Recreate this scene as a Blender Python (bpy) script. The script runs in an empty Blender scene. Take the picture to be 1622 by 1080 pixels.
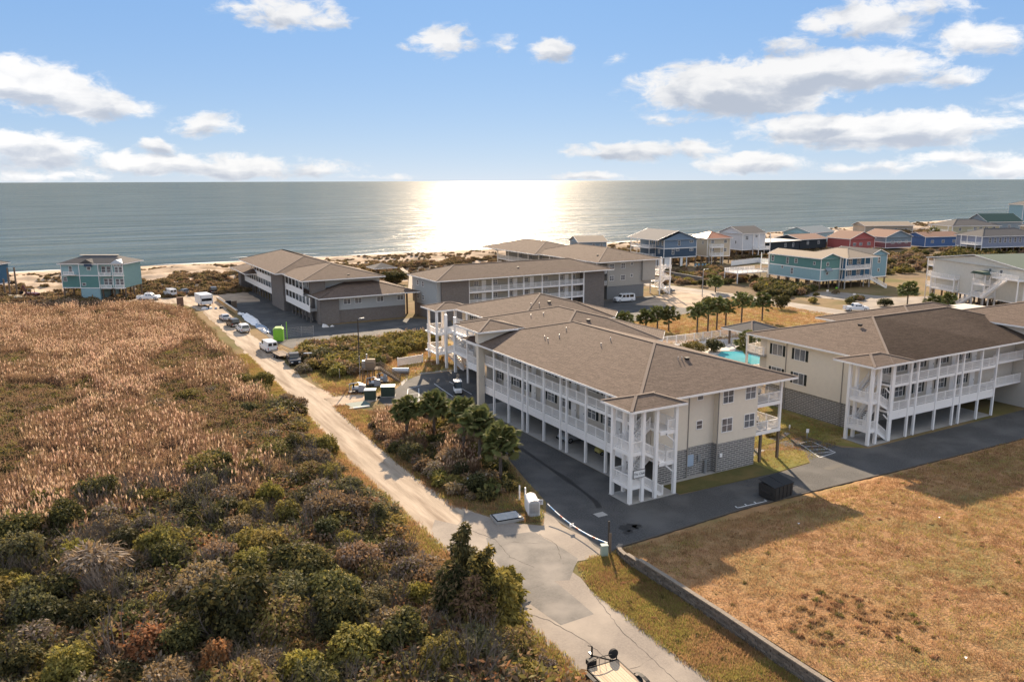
import bpy, math, random
import numpy as np
from mathutils import Vector, Matrix
random.seed(7); rng=np.random.default_rng(7)
R=math.radians; PI=math.pi
SC=bpy.context.scene; COL=SC.collection
# ---------------- camera, sky, sun, exposure ----------------
F=1270.; H=31.
PITCH=math.atan(253.5/F); YAW=R(29.6); ROLL=math.atan(5/1622.)
cam=bpy.data.cameras.new('camera'); camo=bpy.data.objects.new('camera',cam); COL.objects.link(camo)
cam.sensor_width=36; cam.lens=36*F/1622; cam.clip_start=1; cam.clip_end=200000
_fw=Vector((math.sin(YAW)*math.cos(PITCH),math.cos(YAW)*math.cos(PITCH),-math.sin(PITCH)))
_rt=Vector((math.cos(YAW),-math.sin(YAW),0)); _up=_rt.cross(_fw)
_r=_rt*math.cos(ROLL)-_up*math.sin(ROLL); _u=_rt*math.sin(ROLL)+_up*math.cos(ROLL)
M=Matrix((_r,_u,-_fw)).transposed().to_4x4(); M.translation=(0,0,H); camo.matrix_world=M
SC.camera=camo
def G(px,py,z=0.):
    "ground point seen at a photo pixel"
    d=_r*(px-811)-_u*(py-540)+_fw*F; t=(z-H)/d.z
    return (d.x*t,d.y*t)
def DIR(px,py):
    d=(_r*(px-811)-_u*(py-540)+_fw*F).normalized()
    return math.atan2(d.x,d.y),math.asin(d.z)
SUN_AZ=R(28.9); SUN_EL=R(24.6)
SC.view_settings.view_transform='Standard'; SC.view_settings.look='None'
SC.view_settings.exposure=1.52; SC.view_settings.gamma=1
SC.view_settings.use_curve_mapping=False
SC.cycles.max_bounces=6; SC.cycles.transparent_max_bounces=8
SC.cycles.sample_clamp_indirect=4; SC.cycles.sample_clamp_direct=12
def PIX(x,y,z=0.):
    v=Vector((x,y,z-H)); w=v.dot(_fw); return 811+F*v.dot(_r)/w,540-F*v.dot(_u)/w
def build_world():
    w=bpy.data.worlds.new('World'); SC.world=w; w.use_nodes=True
    nt=w.node_tree; N=nt.nodes; L=nt.links; N.clear()
    def n(t,**k):
        a=N.new(t)
        for x,y in k.items(): setattr(a,x,y)
        return a
    def mt(op,a,b=None,c=None,clamp=False):
        m=n('ShaderNodeMath',operation=op,use_clamp=clamp)
        for i,v in enumerate((a,b,c)):
            if v is None: continue
            if isinstance(v,(int,float)): m.inputs[i].default_value=v
            else: L.new(v,m.inputs[i])
        return m.outputs[0]
    out=n('ShaderNodeOutputWorld'); bg=n('ShaderNodeBackground'); bg.inputs[1].default_value=SKY_STR
    sky=n('ShaderNodeTexSky',sky_type='NISHITA'); sky.sun_disc=False
    sky.sun_elevation=SUN_EL; sky.sun_rotation=SUN_AZ; sky.altitude=0; sky.air_density=1.0; sky.dust_density=0.15; sky.ozone_density=2.2
    tc=n('ShaderNodeTexCoord'); sp=n('ShaderNodeSeparateXYZ'); L.new(tc.outputs['Generated'],sp.inputs[0])
    az=mt('ARCTAN2',sp.outputs[0],sp.outputs[1]); el=mt('ARCSINE',sp.outputs[2])
    cmb=n('ShaderNodeCombineXYZ'); L.new(az,cmb.inputs[0]); L.new(el,cmb.inputs[1])
    # domain warp
    def noise(scale,detail,vec,sy=2.2,rough=0.55):
        mp=n('ShaderNodeMapping'); mp.inputs['Scale'].default_value=(1,sy,1); L.new(vec,mp.inputs[0])
        q=n('ShaderNodeTexNoise'); q.inputs['Scale'].default_value=scale; q.inputs['Detail'].default_value=detail; q.inputs['Roughness'].default_value=rough
        L.new(mp.outputs[0],q.inputs[0]); return q
    wn=noise(14,5,cmb.outputs[0])
    vs=n('ShaderNodeVectorMath',operation='SUBTRACT'); L.new(wn.outputs['Color'],vs.inputs[0]); vs.inputs[1].default_value=(.5,.5,.5)
    vm=n('ShaderNodeVectorMath',operation='MULTIPLY'); L.new(vs.outputs[0],vm.inputs[0]); vm.inputs[1].default_value=(.05,.022,0)
    va=n('ShaderNodeVectorMath',operation='ADD'); L.new(cmb.outputs[0],va.inputs[0]); L.new(vm.outputs[0],va.inputs[1])
    field=None; under=None
    def ell(cx,cy,rx,ry,wt):
        nonlocal field,under
        a,e=DIR(cx,cy); rx=rx/F; ry=ry/F
        s=n('ShaderNodeVectorMath',operation='SUBTRACT'); L.new(va.outputs[0],s.inputs[0]); s.inputs[1].default_value=(a,e,0)
        m=n('ShaderNodeVectorMath',operation='MULTIPLY'); L.new(s.outputs[0],m.inputs[0]); m.inputs[1].default_value=(1/rx,1/ry,0)
        l=n('ShaderNodeVectorMath',operation='LENGTH'); L.new(m.outputs[0],l.inputs[0])
        d=mt('MULTIPLY',mt('SUBTRACT',1.0,l.outputs['Value']),wt)
        field=d if field is None else mt('SMOOTH_MAX',field,d,0.15)
        # lower half of each cloud: signed height inside it
        ys=n('ShaderNodeSeparateXYZ'); L.new(m.outputs[0],ys.inputs[0])
        g=mt('MULTIPLY',mt('MAXIMUM',d,0.0),mt('MULTIPLY',ys.outputs[1],-1.0))
        under=g if under is None else mt('MAXIMUM',under,g)
    C=[ # px,py,rx,ry,weight in photo pixels
     (1170,140,190,52,1.25),(1330,112,165,38,1.15),(1395,208,215,34,1.1),(1290,200,110,24,1.0),(1500,205,105,24,.8),
     (1370,30,110,36,.7),(1545,62,85,32,.7),(1470,14,80,22,.5),
     (60,140,110,40,.95),(150,165,90,30,.85),(20,130,60,40,.9),(60,240,100,32,.95),(30,228,80,26,.8),
     (330,198,60,24,.75),(245,232,42,18,.8),(250,260,130,22,.9),(380,265,130,24,.85),(500,270,100,16,.55),
     (450,22,110,28,.7),(400,12,60,16,.55),(520,32,60,18,.6),(705,66,60,30,.78),(800,72,26,18,.5),(873,76,48,26,.85),(645,75,24,10,.35),(970,95,18,14,.3),
     (1000,240,135,20,.85),(1100,235,70,20,.7),(1190,260,110,20,.9),(1520,250,110,14,.5),(1600,265,70,18,.9),(1400,265,110,12,.5),(940,280,90,9,.6),(80,278,120,14,.5),(600,282,90,8,.4),(1260,75,60,18,.5),(1515,125,50,22,.6),(1060,190,60,14,.4),
     # beyond the frame
     (-300,180,200,50,.9),(-700,90,220,60,.8),(-900,230,260,30,.8),(1900,160,220,60,.9),(2400,60,220,60,.8),(2900,210,300,40,.9),(600,-250,220,60,.6),(1200,-400,250,70,.6),(200,-300,200,60,.5)]
    for c in C: ell(*c)
    # unseen clouds out of frame, added as fill light, brighter away from the sun
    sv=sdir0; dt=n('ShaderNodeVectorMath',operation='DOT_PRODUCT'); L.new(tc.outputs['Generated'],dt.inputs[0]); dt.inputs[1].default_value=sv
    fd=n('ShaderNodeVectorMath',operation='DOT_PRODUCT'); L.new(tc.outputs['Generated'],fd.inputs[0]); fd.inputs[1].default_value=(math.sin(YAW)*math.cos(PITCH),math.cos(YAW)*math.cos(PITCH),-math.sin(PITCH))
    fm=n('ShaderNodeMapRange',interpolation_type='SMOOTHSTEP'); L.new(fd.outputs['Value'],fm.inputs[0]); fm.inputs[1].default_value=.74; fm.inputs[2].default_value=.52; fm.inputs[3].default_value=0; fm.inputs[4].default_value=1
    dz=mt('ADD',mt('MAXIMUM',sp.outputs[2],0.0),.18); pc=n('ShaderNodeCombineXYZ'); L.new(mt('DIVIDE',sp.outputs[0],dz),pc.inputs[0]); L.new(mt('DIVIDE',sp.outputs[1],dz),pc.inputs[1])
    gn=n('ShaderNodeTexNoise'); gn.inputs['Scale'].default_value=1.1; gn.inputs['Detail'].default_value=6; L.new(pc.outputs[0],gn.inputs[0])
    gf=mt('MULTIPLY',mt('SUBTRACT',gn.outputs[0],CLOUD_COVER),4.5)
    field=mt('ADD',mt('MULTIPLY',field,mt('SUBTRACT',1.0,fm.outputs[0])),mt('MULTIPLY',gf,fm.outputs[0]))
    cgain=mt('ADD',1.0,mt('MULTIPLY',mt('SUBTRACT',.92,dt.outputs['Value'],clamp=True),CLOUD_FILL))
    fn=noise(30,9,va.outputs[0],1.9,.62)
    dens=mt('ADD',field,mt('MULTIPLY',mt('SUBTRACT',fn.outputs[0],.5),1.35))
    mr=n('ShaderNodeMapRange',interpolation_type='SMOOTHSTEP'); L.new(dens,mr.inputs[0]); mr.inputs[1].default_value=0.07; mr.inputs[2].default_value=0.46
    # only where the field itself is positive
    mk=n('ShaderNodeMapRange',interpolation_type='SMOOTHSTEP'); L.new(field,mk.inputs[0]); mk.inputs[1].default_value=-.15; mk.inputs[2].default_value=.25
    mask=mt('MULTIPLY',mr.outputs[0],mk.outputs[0])
    un=noise(20,6,va.outputs[0],2.2)
    ur=n('ShaderNodeMapRange',interpolation_type='SMOOTHSTEP'); L.new(mt('ADD',under,mt('MULTIPLY',mt('SUBTRACT',un.outputs[0],.5),.7)),ur.inputs[0]); ur.inputs[1].default_value=-.04; ur.inputs[2].default_value=.3
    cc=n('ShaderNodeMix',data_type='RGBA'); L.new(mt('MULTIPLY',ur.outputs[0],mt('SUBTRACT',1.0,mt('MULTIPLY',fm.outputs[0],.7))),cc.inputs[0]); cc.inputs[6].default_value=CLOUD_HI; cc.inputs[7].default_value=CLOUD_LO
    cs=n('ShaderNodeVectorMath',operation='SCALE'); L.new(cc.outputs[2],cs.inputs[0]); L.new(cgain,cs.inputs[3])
    # sky tint: compresses the physical brightness toward the sun, same function everywhere
    lum=n('ShaderNodeRGBToBW'); L.new(sky.outputs[0],lum.inputs[0])
    k=mt('MULTIPLY',mt('POWER',mt('MAXIMUM',lum.outputs[0],.05),SKY_GAMMA-1.0),SKY_GAIN)
    gs=n('ShaderNodeVectorMath',operation='SCALE'); L.new(sky.outputs[0],gs.inputs[0]); L.new(k,gs.inputs[3])
    g2=n('ShaderNodeCombineXYZ'); kl=mt('MULTIPLY',k,lum.outputs[0]); [L.new(kl,g2.inputs[i]) for i in range(3)]
    # elevation haze: pale near the horizon all round
    hz=mt('POWER',mt('SUBTRACT',1.0,mt('ABSOLUTE',sp.outputs[2]),clamp=True),9.0)
    gm=n('ShaderNodeMix',data_type='RGBA'); gm.inputs[0].default_value=.8; L.new(gs.outputs[0],gm.inputs[6]); L.new(g2.outputs[0],gm.inputs[7])
    tint=n('ShaderNodeMix',data_type='RGBA',blend_type='MULTIPLY'); tint.inputs[0].default_value=1; L.new(gm.outputs[2],tint.inputs[6]); tc2=n('ShaderNodeMix',data_type='RGBA'); L.new(hz,tc2.inputs[0]); tc2.inputs[6].default_value=SKY_TINT; tc2.inputs[7].default_value=SKY_TINT_H; L.new(tc2.outputs[2],tint.inputs[7])
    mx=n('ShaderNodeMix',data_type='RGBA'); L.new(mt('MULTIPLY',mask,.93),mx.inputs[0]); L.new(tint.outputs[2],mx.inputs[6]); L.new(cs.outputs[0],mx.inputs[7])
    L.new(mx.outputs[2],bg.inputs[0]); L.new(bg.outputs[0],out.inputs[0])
SKY_STR=0.1; SKY_GAMMA=0.22; SKY_GAIN=1.84; SKY_TINT=(.32,.58,.98,1); SKY_TINT_H=(.70,.84,1.04,1); CLOUD_HI=(3.4,3.35,3.3,1); CLOUD_LO=(1.75,1.9,2.2,1); CLOUD_COVER=.465; CLOUD_FILL=.95
sdir0=(math.sin(SUN_AZ)*math.cos(SUN_EL),math.cos(SUN_AZ)*math.cos(SUN_EL),math.sin(SUN_EL))
build_world()
sun=bpy.data.lights.new('sun','SUN'); sun.energy=4.3; sun.angle=R(.53); sun.color=(1,.80,.58)
suno=bpy.data.objects.new('sun',sun); COL.objects.link(suno)
sdir=Vector((math.sin(SUN_AZ)*math.cos(SUN_EL),math.cos(SUN_AZ)*math.cos(SUN_EL),math.sin(SUN_EL)))
suno.rotation_euler=sdir.to_track_quat('Z','Y').to_euler()
# ---------------- materials ----------------
_M={}
def _new(name):
    m=bpy.data.materials.new(name); m.use_nodes=True; nt=m.node_tree
    return m,nt,nt.nodes['Principled BSDF']
def mat(name,c,c2=None,scale=3.,rough=.8,metal=0.,bump=0.,bscale=None,detail=5,c3=None,s3=.15,mode=None,spec=.3,trans=0.,rand=0.,streak=None,contrast=.25,bdist=.05):
    if name in _M: return _M[name]
    m,nt,b=_new(name); N=nt.nodes; L=nt.links
    b.inputs['Roughness'].default_value=rough; b.inputs['Metallic'].default_value=metal; b.inputs['Specular IOR Level'].default_value=spec
    geo=N.new('ShaderNodeNewGeometry'); pos=geo.outputs['Position']
    if streak:
        mp=N.new('ShaderNodeMapping'); mp.inputs['Scale'].default_value=streak; L.new(pos,mp.inputs[0]); pos=mp.outputs[0]
    col=None
    c4=lambda q:(q[0],q[1],q[2],1)
    def rng_(x,lo,hi):
        r=N.new('ShaderNodeMapRange'); L.new(x,r.inputs[0]); r.inputs[1].default_value=lo; r.inputs[2].default_value=hi; return r.outputs[0]
    if c2 is not None:
        t=N.new('ShaderNodeTexNoise'); t.inputs['Scale'].default_value=scale; t.inputs['Detail'].default_value=detail; t.inputs['Roughness'].default_value=.65; L.new(pos,t.inputs[0])
        mx=N.new('ShaderNodeMix'); mx.data_type='RGBA'; L.new(rng_(t.outputs[0],.5-contrast,.5+contrast),mx.inputs[0]); mx.inputs[6].default_value=c4(c); mx.inputs[7].default_value=c4(c2); col=mx.outputs[2]
    if c3 is not None:
        t=N.new('ShaderNodeTexNoise'); t.inputs['Scale'].default_value=s3; t.inputs['Detail'].default_value=6; L.new(pos,t.inputs[0])
        mx=N.new('ShaderNodeMix'); mx.data_type='RGBA'; L.new(rng_(t.outputs[0],.45,.66),mx.inputs[0]); L.new(col,mx.inputs[6]); mx.inputs[7].default_value=c4(c3); col=mx.outputs[2]
    def xyz():
        tcn=N.new('ShaderNodeTexCoord'); s=N.new('ShaderNodeSeparateXYZ'); L.new(geo.outputs['Position'],s.inputs[0])
        a=N.new('ShaderNodeMath'); a.operation='ADD'; L.new(s.outputs[0],a.inputs[0]); L.new(s.outputs[1],a.inputs[1])
        cb=N.new('ShaderNodeCombineXYZ'); L.new(a.outputs[0],cb.inputs[0]); L.new(s.outputs[2],cb.inputs[1]); return cb.outputs[0],s
    bsrc=None
    if mode in('brick','block','shingle'):
        v,_=xyz(); t=N.new('ShaderNodeTexBrick'); L.new(v,t.inputs[0]); t.inputs['Scale'].default_value=1
        bw,bh,mo={'brick':(.3,.1,.012),'block':(.8,.24,.045),'shingle':(.9,.075,.008)}[mode]
        t.inputs['Brick Width'].default_value=bw; t.inputs['Row Height'].default_value=bh; t.inputs['Mortar Size'].default_value=mo; t.inputs['Mortar Smooth'].default_value=.3
        t.inputs['Color1'].default_value=c4(c); t.inputs['Color2'].default_value=c4(c2)
        t.inputs['Mortar'].default_value=c4(c3 if c3 else [q*.6 for q in c])
        if mode=='shingle':
            mx=N.new('ShaderNodeMix'); mx.data_type='RGBA'; mx.inputs[0].default_value=.6; L.new(t.outputs[0],mx.inputs[6]); L.new(col,mx.inputs[7]); col=mx.outputs[2]
        else: col=t.outputs[0]
        bsrc=t.outputs['Fac']; 
    if mode=='siding':
        _,s=xyz(); f=N.new('ShaderNodeMath'); f.operation='MULTIPLY'; L.new(s.outputs[2],f.inputs[0]); f.inputs[1].default_value=5.2
        g=N.new('ShaderNodeMath'); g.operation='FRACT'; L.new(f.outputs[0],g.inputs[0]); bsrc=g.outputs[0]
    if rand>0:
        oi=N.new('ShaderNodeObjectInfo'); hs=N.new('ShaderNodeHueSaturation')
        r=N.new('ShaderNodeMapRange'); L.new(oi.outputs['Random'],r.inputs[0]); r.inputs[3].default_value=1-rand; r.inputs[4].default_value=1+rand
        L.new(r.outputs[0],hs.inputs['Value'])
        r2=N.new('ShaderNodeMapRange'); w=N.new('ShaderNodeMath'); w.operation='FRACT'; w2=N.new('ShaderNodeMath'); w2.operation='MULTIPLY'; L.new(oi.outputs['Random'],w2.inputs[0]); w2.inputs[1].default_value=7.31; L.new(w2.outputs[0],w.inputs[0]); L.new(w.outputs[0],r2.inputs[0]); r2.inputs[3].default_value=.5-rand*.06; r2.inputs[4].default_value=.5+rand*.06
        L.new(r2.outputs[0],hs.inputs['Hue'])
        if col: L.new(col,hs.inputs['Color'])
        else: hs.inputs['Color'].default_value=c4(c)
        col=hs.outputs[0]
    if col: L.new(col,b.inputs['Base Color'])
    else: b.inputs['Base Color'].default_value=c4(c)
    if bump>0:
        bp=N.new('ShaderNodeBump'); bp.inputs['Strength'].default_value=min(bump,1); bp.inputs['Distance'].default_value=bdist
        if bsrc: L.new(bsrc,bp.inputs['Height']); bp.inputs['Distance'].default_value=.02; bp.invert=(mode!='siding')
        else:
            t=N.new('ShaderNodeTexNoise'); t.inputs['Scale'].default_value=bscale or scale*3; t.inputs['Detail'].default_value=6; L.new(pos,t.inputs[0]); L.new(t.outputs[0],bp.inputs['Height'])
        L.new(bp.outputs[0],b.inputs['Normal'])
    if trans>0:
        tr=N.new('ShaderNodeBsdfTranslucent'); ms=N.new('ShaderNodeMixShader'); ms.inputs[0].default_value=trans
        if col: L.new(col,tr.inputs[0])
        else: tr.inputs[0].default_value=c4(c)
        L.new(b.outputs[0],ms.inputs[1]); L.new(tr.outputs[0],ms.inputs[2]); L.new(ms.outputs[0],N['Material Output'].inputs[0])
    _M[name]=m; return m
MW=mat('white_paint',(.84,.80,.75),(.79,.755,.71),6,rough=.5)
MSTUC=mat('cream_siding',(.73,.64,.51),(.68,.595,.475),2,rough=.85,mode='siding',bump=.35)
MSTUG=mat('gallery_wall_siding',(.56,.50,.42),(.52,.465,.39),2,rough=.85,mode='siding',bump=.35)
MBLK=mat('grey_block_wall',(.15,.14,.13),(.20,.185,.17),3,rough=.9,mode='block',c3=(.42,.39,.35),bump=.5)
MBRK=mat('brown_grey_brick',(.15,.125,.105),(.21,.175,.15),3,rough=.9,mode='brick',c3=(.17,.16,.15),bump=.5)
MROOF=mat('brown_asphalt_shingle',(.085,.060,.044),(.180,.130,.100),4.5,rough=.95,mode='shingle',bump=.8,spec=.15,contrast=.17,c3=None)
MCAP=mat('ridge_cap_shingle',(.21,.165,.13),(.17,.13,.105),8,rough=.95,spec=.15)
MGLASS=mat('window_glass',(.025,.03,.035),(.26,.265,.27),.5,rough=.12,spec=.6)
MDARK=mat('dark_shutter_green',(.018,.024,.022),rough=.6)
MCONC=mat('concrete',(.36,.34,.31),(.29,.275,.25),1.2,rough=.9,bump=.2)
MASPH=mat('asphalt',(.040,.038,.036),(.092,.089,.084),7,rough=.92,c3=(.10,.095,.088),s3=.25,contrast=.16,bump=.4,bscale=30)
MASPH2=mat('old_asphalt',(.19,.16,.13),(.26,.22,.18),6,rough=.92,c3=(.32,.27,.215),s3=.22,bump=.3,bscale=25,contrast=.2)
MASPH3=mat('patched_asphalt',(.115,.105,.092),(.17,.155,.135),5,rough=.92,c3=(.23,.205,.175),s3=.3,bump=.3,bscale=25)
MSTEEL=mat('galvanised_steel',(.42,.43,.44),(.34,.35,.36),3,rough=.4,metal=.6)
MBLACK=mat('black_rubber',(.02,.02,.02),rough=.8)
MBMET=mat('black_painted_steel',(.018,.018,.019),rough=.65,spec=.15)
MWOOD=mat('weathered_wood',(.20,.145,.10),(.13,.095,.07),5,rough=.85,streak=(1,1,.25),bump=.2)
MCHROME=mat('bright_metal',(.6,.6,.6),rough=.25,metal=.9)
# ---------------- mesh helpers ----------------
class MB:
    def __init__(s): s.v=[]; s.f=[]
    def add(s,vs,fs):
        o=len(s.v); s.v+= [tuple(p) for p in vs]; s.f+=[tuple(i+o for i in f) for f in fs]; return s
    def box(s,x0,x1,y0,y1,z0,z1):
        return s.add([(x0,y0,z0),(x1,y0,z0),(x1,y1,z0),(x0,y1,z0),(x0,y0,z1),(x1,y0,z1),(x1,y1,z1),(x0,y1,z1)],
          [(0,3,2,1),(4,5,6,7),(0,1,5,4),(1,2,6,5),(2,3,7,6),(3,0,4,7)])
    def beam(s,p,q,w,h=None,up=(0,0,1)):
        h=h or w; p=Vector(p); q=Vector(q); d=(q-p).normalized(); u=Vector(up)
        if abs(d.dot(u))>.98: u=Vector((0,1,0))
        a=d.cross(u).normalized(); b=a.cross(d).normalized()
        vs=[]
        for c in (p,q):
            for i,j in ((-1,-1),(1,-1),(1,1),(-1,1)): vs.append(c+a*(w/2*i)+b*(h/2*j))
        return s.add(vs,[(0,1,2,3),(7,6,5,4),(0,4,5,1),(1,5,6,2),(2,6,7,3),(3,7,4,0)])
    def tube(s,p,q,r,r2=None,n=8,cap=True):
        r2=r if r2 is None else r2; p=Vector(p); q=Vector(q); d=(q-p).normalized(); u=Vector((0,0,1)) if abs(d.z)<.95 else Vector((0,1,0))
        a=d.cross(u).normalized(); b=a.cross(d)
        vs=[]
        for c,rr in ((p,r),(q,r2)):
            for i in range(n):
                t=2*PI*i/n; vs.append(c+a*(rr*math.cos(t))+b*(rr*math.sin(t)))
        fs=[(i,(i+1)%n,n+(i+1)%n,n+i) for i in range(n)]
        if cap: fs+=[tuple(range(n-1,-1,-1)),tuple(range(n,2*n))]
        return s.add(vs,fs)
    def path(s,pts,r,n=6):
        for a,b in zip(pts[:-1],pts[1:]): s.tube(a,b,r,n=n)
        return s
    def poly(s,pts,z=0):
        return s.add([(p[0],p[1],p[2] if len(p)>2 else z) for p in pts],[tuple(range(len(pts)))])
    def prism(s,pts,z0,z1):
        n=len(pts); A=sum(pts[i][0]*pts[(i+1)%n][1]-pts[(i+1)%n][0]*pts[i][1] for i in range(n))
        if A<0: pts=pts[::-1]
        return s.add([(p[0],p[1],z0) for p in pts]+[(p[0],p[1],z1) for p in pts],
           [tuple(range(n-1,-1,-1)),tuple(range(n,2*n))]+[(i,(i+1)%n,n+(i+1)%n,n+i) for i in range(n)])
    def side(s,pts,y0,y1):  # x-z profile extruded along y
        n=len(pts); A=sum(pts[i][0]*pts[(i+1)%n][1]-pts[(i+1)%n][0]*pts[i][1] for i in range(n))
        if A<0: pts=pts[::-1]
        return s.add([(p[0],y0,p[1]) for p in pts]+[(p[0],y1,p[1]) for p in pts],
           [tuple(range(n)),tuple(range(2*n-1,n-1,-1))]+[((i+1)%n,i,n+i,n+(i+1)%n) for i in range(n)])
    def mesh(s,name,m,shift=None,smooth=False):
        me=bpy.data.meshes.new(name)
        v=s.v
        if shift: v=[(a-shift[0],b-shift[1],c-shift[2]) for a,b,c in v]
        me.from_pydata(v,[],s.f); me.materials.append(m)
        if smooth:
            for p in me.polygons: p.use_smooth=True
        me.update(); return me
def tag(o,label=None,cat=None,group=None,kind=None):
    if label: o['label']=label
    if cat: o['category']=cat
    if group: o['group']=group
    if kind: o['kind']=kind
    return o
class T:
    "a thing: an Empty at its base; parts are given in world coordinates (world=True) or its own"
    def __init__(s,name,label,cat,loc=(0,0,0),rz=0,group=None,world=False):
        s.e=bpy.data.objects.new(name,None); COL.objects.link(s.e); s.e.location=loc; s.e.rotation_euler=(0,0,rz)
        s.e.empty_display_size=.3; tag(s.e,label,cat,group); s.sh=loc if world else (0,0,0)
    def mb(s,name,b,m,parent=None,smooth=False,label=None):
        o=bpy.data.objects.new(name,b.mesh(name,m,s.sh,smooth)); COL.objects.link(o)
        o.parent=parent or s.e
        if label: o['label']=label
        return o
    def put(s,name,me,loc,rz=0,parent=None,scale=None,rx=0,label=None):
        o=bpy.data.objects.new(name,me); COL.objects.link(o); o.parent=parent or s.e
        o.location=loc if parent else (loc[0]-s.sh[0],loc[1]-s.sh[1],loc[2]-s.sh[2]); o.rotation_euler=(rx,0,rz)
        if scale: o.scale=scale
        if label: o['label']=label
        return o
def solo(name,b,m,label,cat,group=None,smooth=False,loc=None):
    o=bpy.data.objects.new(name,b.mesh(name,m,None,smooth)); COL.objects.link(o)
    if loc: o.location=loc
    return tag(o,label,cat,group)
def struct(name,b,m,smooth=False,kind='structure',parent=None):
    o=bpy.data.objects.new(name,b.mesh(name,m,None,smooth)); COL.objects.link(o); o.parent=parent
    if kind and not parent: o['kind']=kind
    return o
def copytree(root,loc,rz,label=None,group=None,scale=None):
    r=root.copy(); COL.objects.link(r); r.location=loc; r.rotation_euler=(0,0,rz)
    if scale: r.scale=scale
    if label: r['label']=label
    if group: r['group']=group
    for ch in list(root.children):
        c=ch.copy(); COL.objects.link(c); c.parent=r
        for g in list(ch.children):
            d=g.copy(); COL.objects.link(d); d.parent=c
    return r
_C={}
def cache(k,fn):
    if k not in _C: _C[k]=fn()
    return _C[k]
def rail_mesh(L,h=1.05,m=None,gap=.13):
    L=round(L,2)
    def f():
        b=MB(); b.box(0,L,-.04,.04,h-.07,h); b.box(0,L,-.03,.03,.08,.14)
        n=max(1,int(L/gap))
        for i in range(n):
            x=(i+.5)*L/n; b.box(x-.021,x+.021,-.018,.018,.14,h-.07)
        k=max(1,round(L/1.9))
        for i in range(k+1):
            x=min(max(i*L/k,.05),L-.05); b.box(x-.05,x+.05,-.05,.05,0,h+.04)
        return b.mesh('railing',m or MW)
    return cache(('rail',L,h,gap,(m or MW).name),f)
def railing(t,p,q,z,h=1.05,m=None,parent=None):
    L=math.hypot(q[0]-p[0],q[1]-p[1])
    return t.put('railing',rail_mesh(L,h,m),(p[0],p[1],z),math.atan2(q[1]-p[1],q[0]-p[0]))
def win_mesh(w,h,nx,ny,fm):
    def f():
        b=MB(); e=.07; b.box(-w/2-e,w/2+e,-.05,.02,h/2,h/2+e); b.box(-w/2-e,w/2+e,-.07,.02,-h/2-e,-h/2)
        b.box(-w/2-e,-w/2,-.05,.02,-h/2,h/2); b.box(w/2,w/2+e,-.05,.02,-h/2,h/2)
        for i in range(1,nx): x=-w/2+w*i/nx; b.box(x-.03,x+.03,-.035,.01,-h/2,h/2)
        for i in range(1,ny): z=-h/2+h*i/ny; b.box(-w/2,w/2,-.034,.008,z-.025,z+.025)
        return b.mesh('window',fm)
    return cache(('win',w,h,nx,ny,fm.name),f)
def pane_mesh(w,h): return cache(('pane',w,h),lambda:MB().box(-w/2,w/2,-.012,.004,-h/2,h/2).mesh('pane',MGLASS))
def shut_mesh(h,m):
    def f():
        b=MB(); b.box(-.2,.2,-.04,0,-h/2,h/2)
        n=int(h/.12)
        for i in range(n):
            z=-h/2+(i+.5)*h/n; b.box(-.16,.16,-.055,-.04,z-.025,z+.02)
        return b.mesh('shutter',m)
    return cache(('shut',h,m.name),f)
FACE={'S':0,'W':-PI/2,'E':PI/2,'N':PI}
def window(t,face,x,y,z,w=.9,h=1.4,nx=1,ny=2,shut=None,fm=None):
    "window centre on an outer wall face"
    rz=FACE[face] if isinstance(face,str) else face
    o=t.put('window',win_mesh(w,h,nx,ny,fm or MW),(x,y,z),rz)
    t.put('pane',pane_mesh(w,h),(0,0,0),0,parent=o)
    if shut:
        for s in (-1,1):
            d=s*(w/2+.29); t.put('shutter',shut_mesh(h,shut),(x+math.cos(rz)*d,y+math.sin(rz)*d,z),rz)
    return o
def door(t,face,x,y,z,w=.95,h=2.1,m=None):
    rz=FACE[face]
    def f():
        b=MB(); b.box(-w/2,w/2,-.05,.0,0,h); b.box(-w/2-.08,-w/2,-.07,0,0,h+.08); b.box(w/2,w/2+.08,-.07,0,0,h+.08); b.box(-w/2,w/2,-.07,0,h,h+.08)
        b.box(-w*.3,w*.3,-.06,-.05,h*.55,h*.85); b.box(-w*.3,w*.3,-.06,-.05,h*.12,h*.42); return b.mesh('door',m or MW)
    o=t.put('door',cache(('door',w,h,(m or MW).name),f),(x,y,z),rz)
    t.put('handle',cache('hnd',lambda:MB().box(-.02,.02,-.11,-.05,-.06,.06).mesh('handle',MBMET)),(w*.38,0,1.0),0,parent=o)
def clip(poly,a,b,c): # keep a*x+b*y+c>=0
    out=[]
    for i in range(len(poly)):
        p,q=poly[i],poly[(i+1)%len(poly)]; dp=a*p[0]+b*p[1]+c; dq=a*q[0]+b*q[1]+c
        if dp>=0: out.append(p)
        if dp*dq<0: t=dp/(dp-dq); out.append((p[0]+(q[0]-p[0])*t,p[1]+(q[1]-p[1])*t))
    return out
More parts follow.
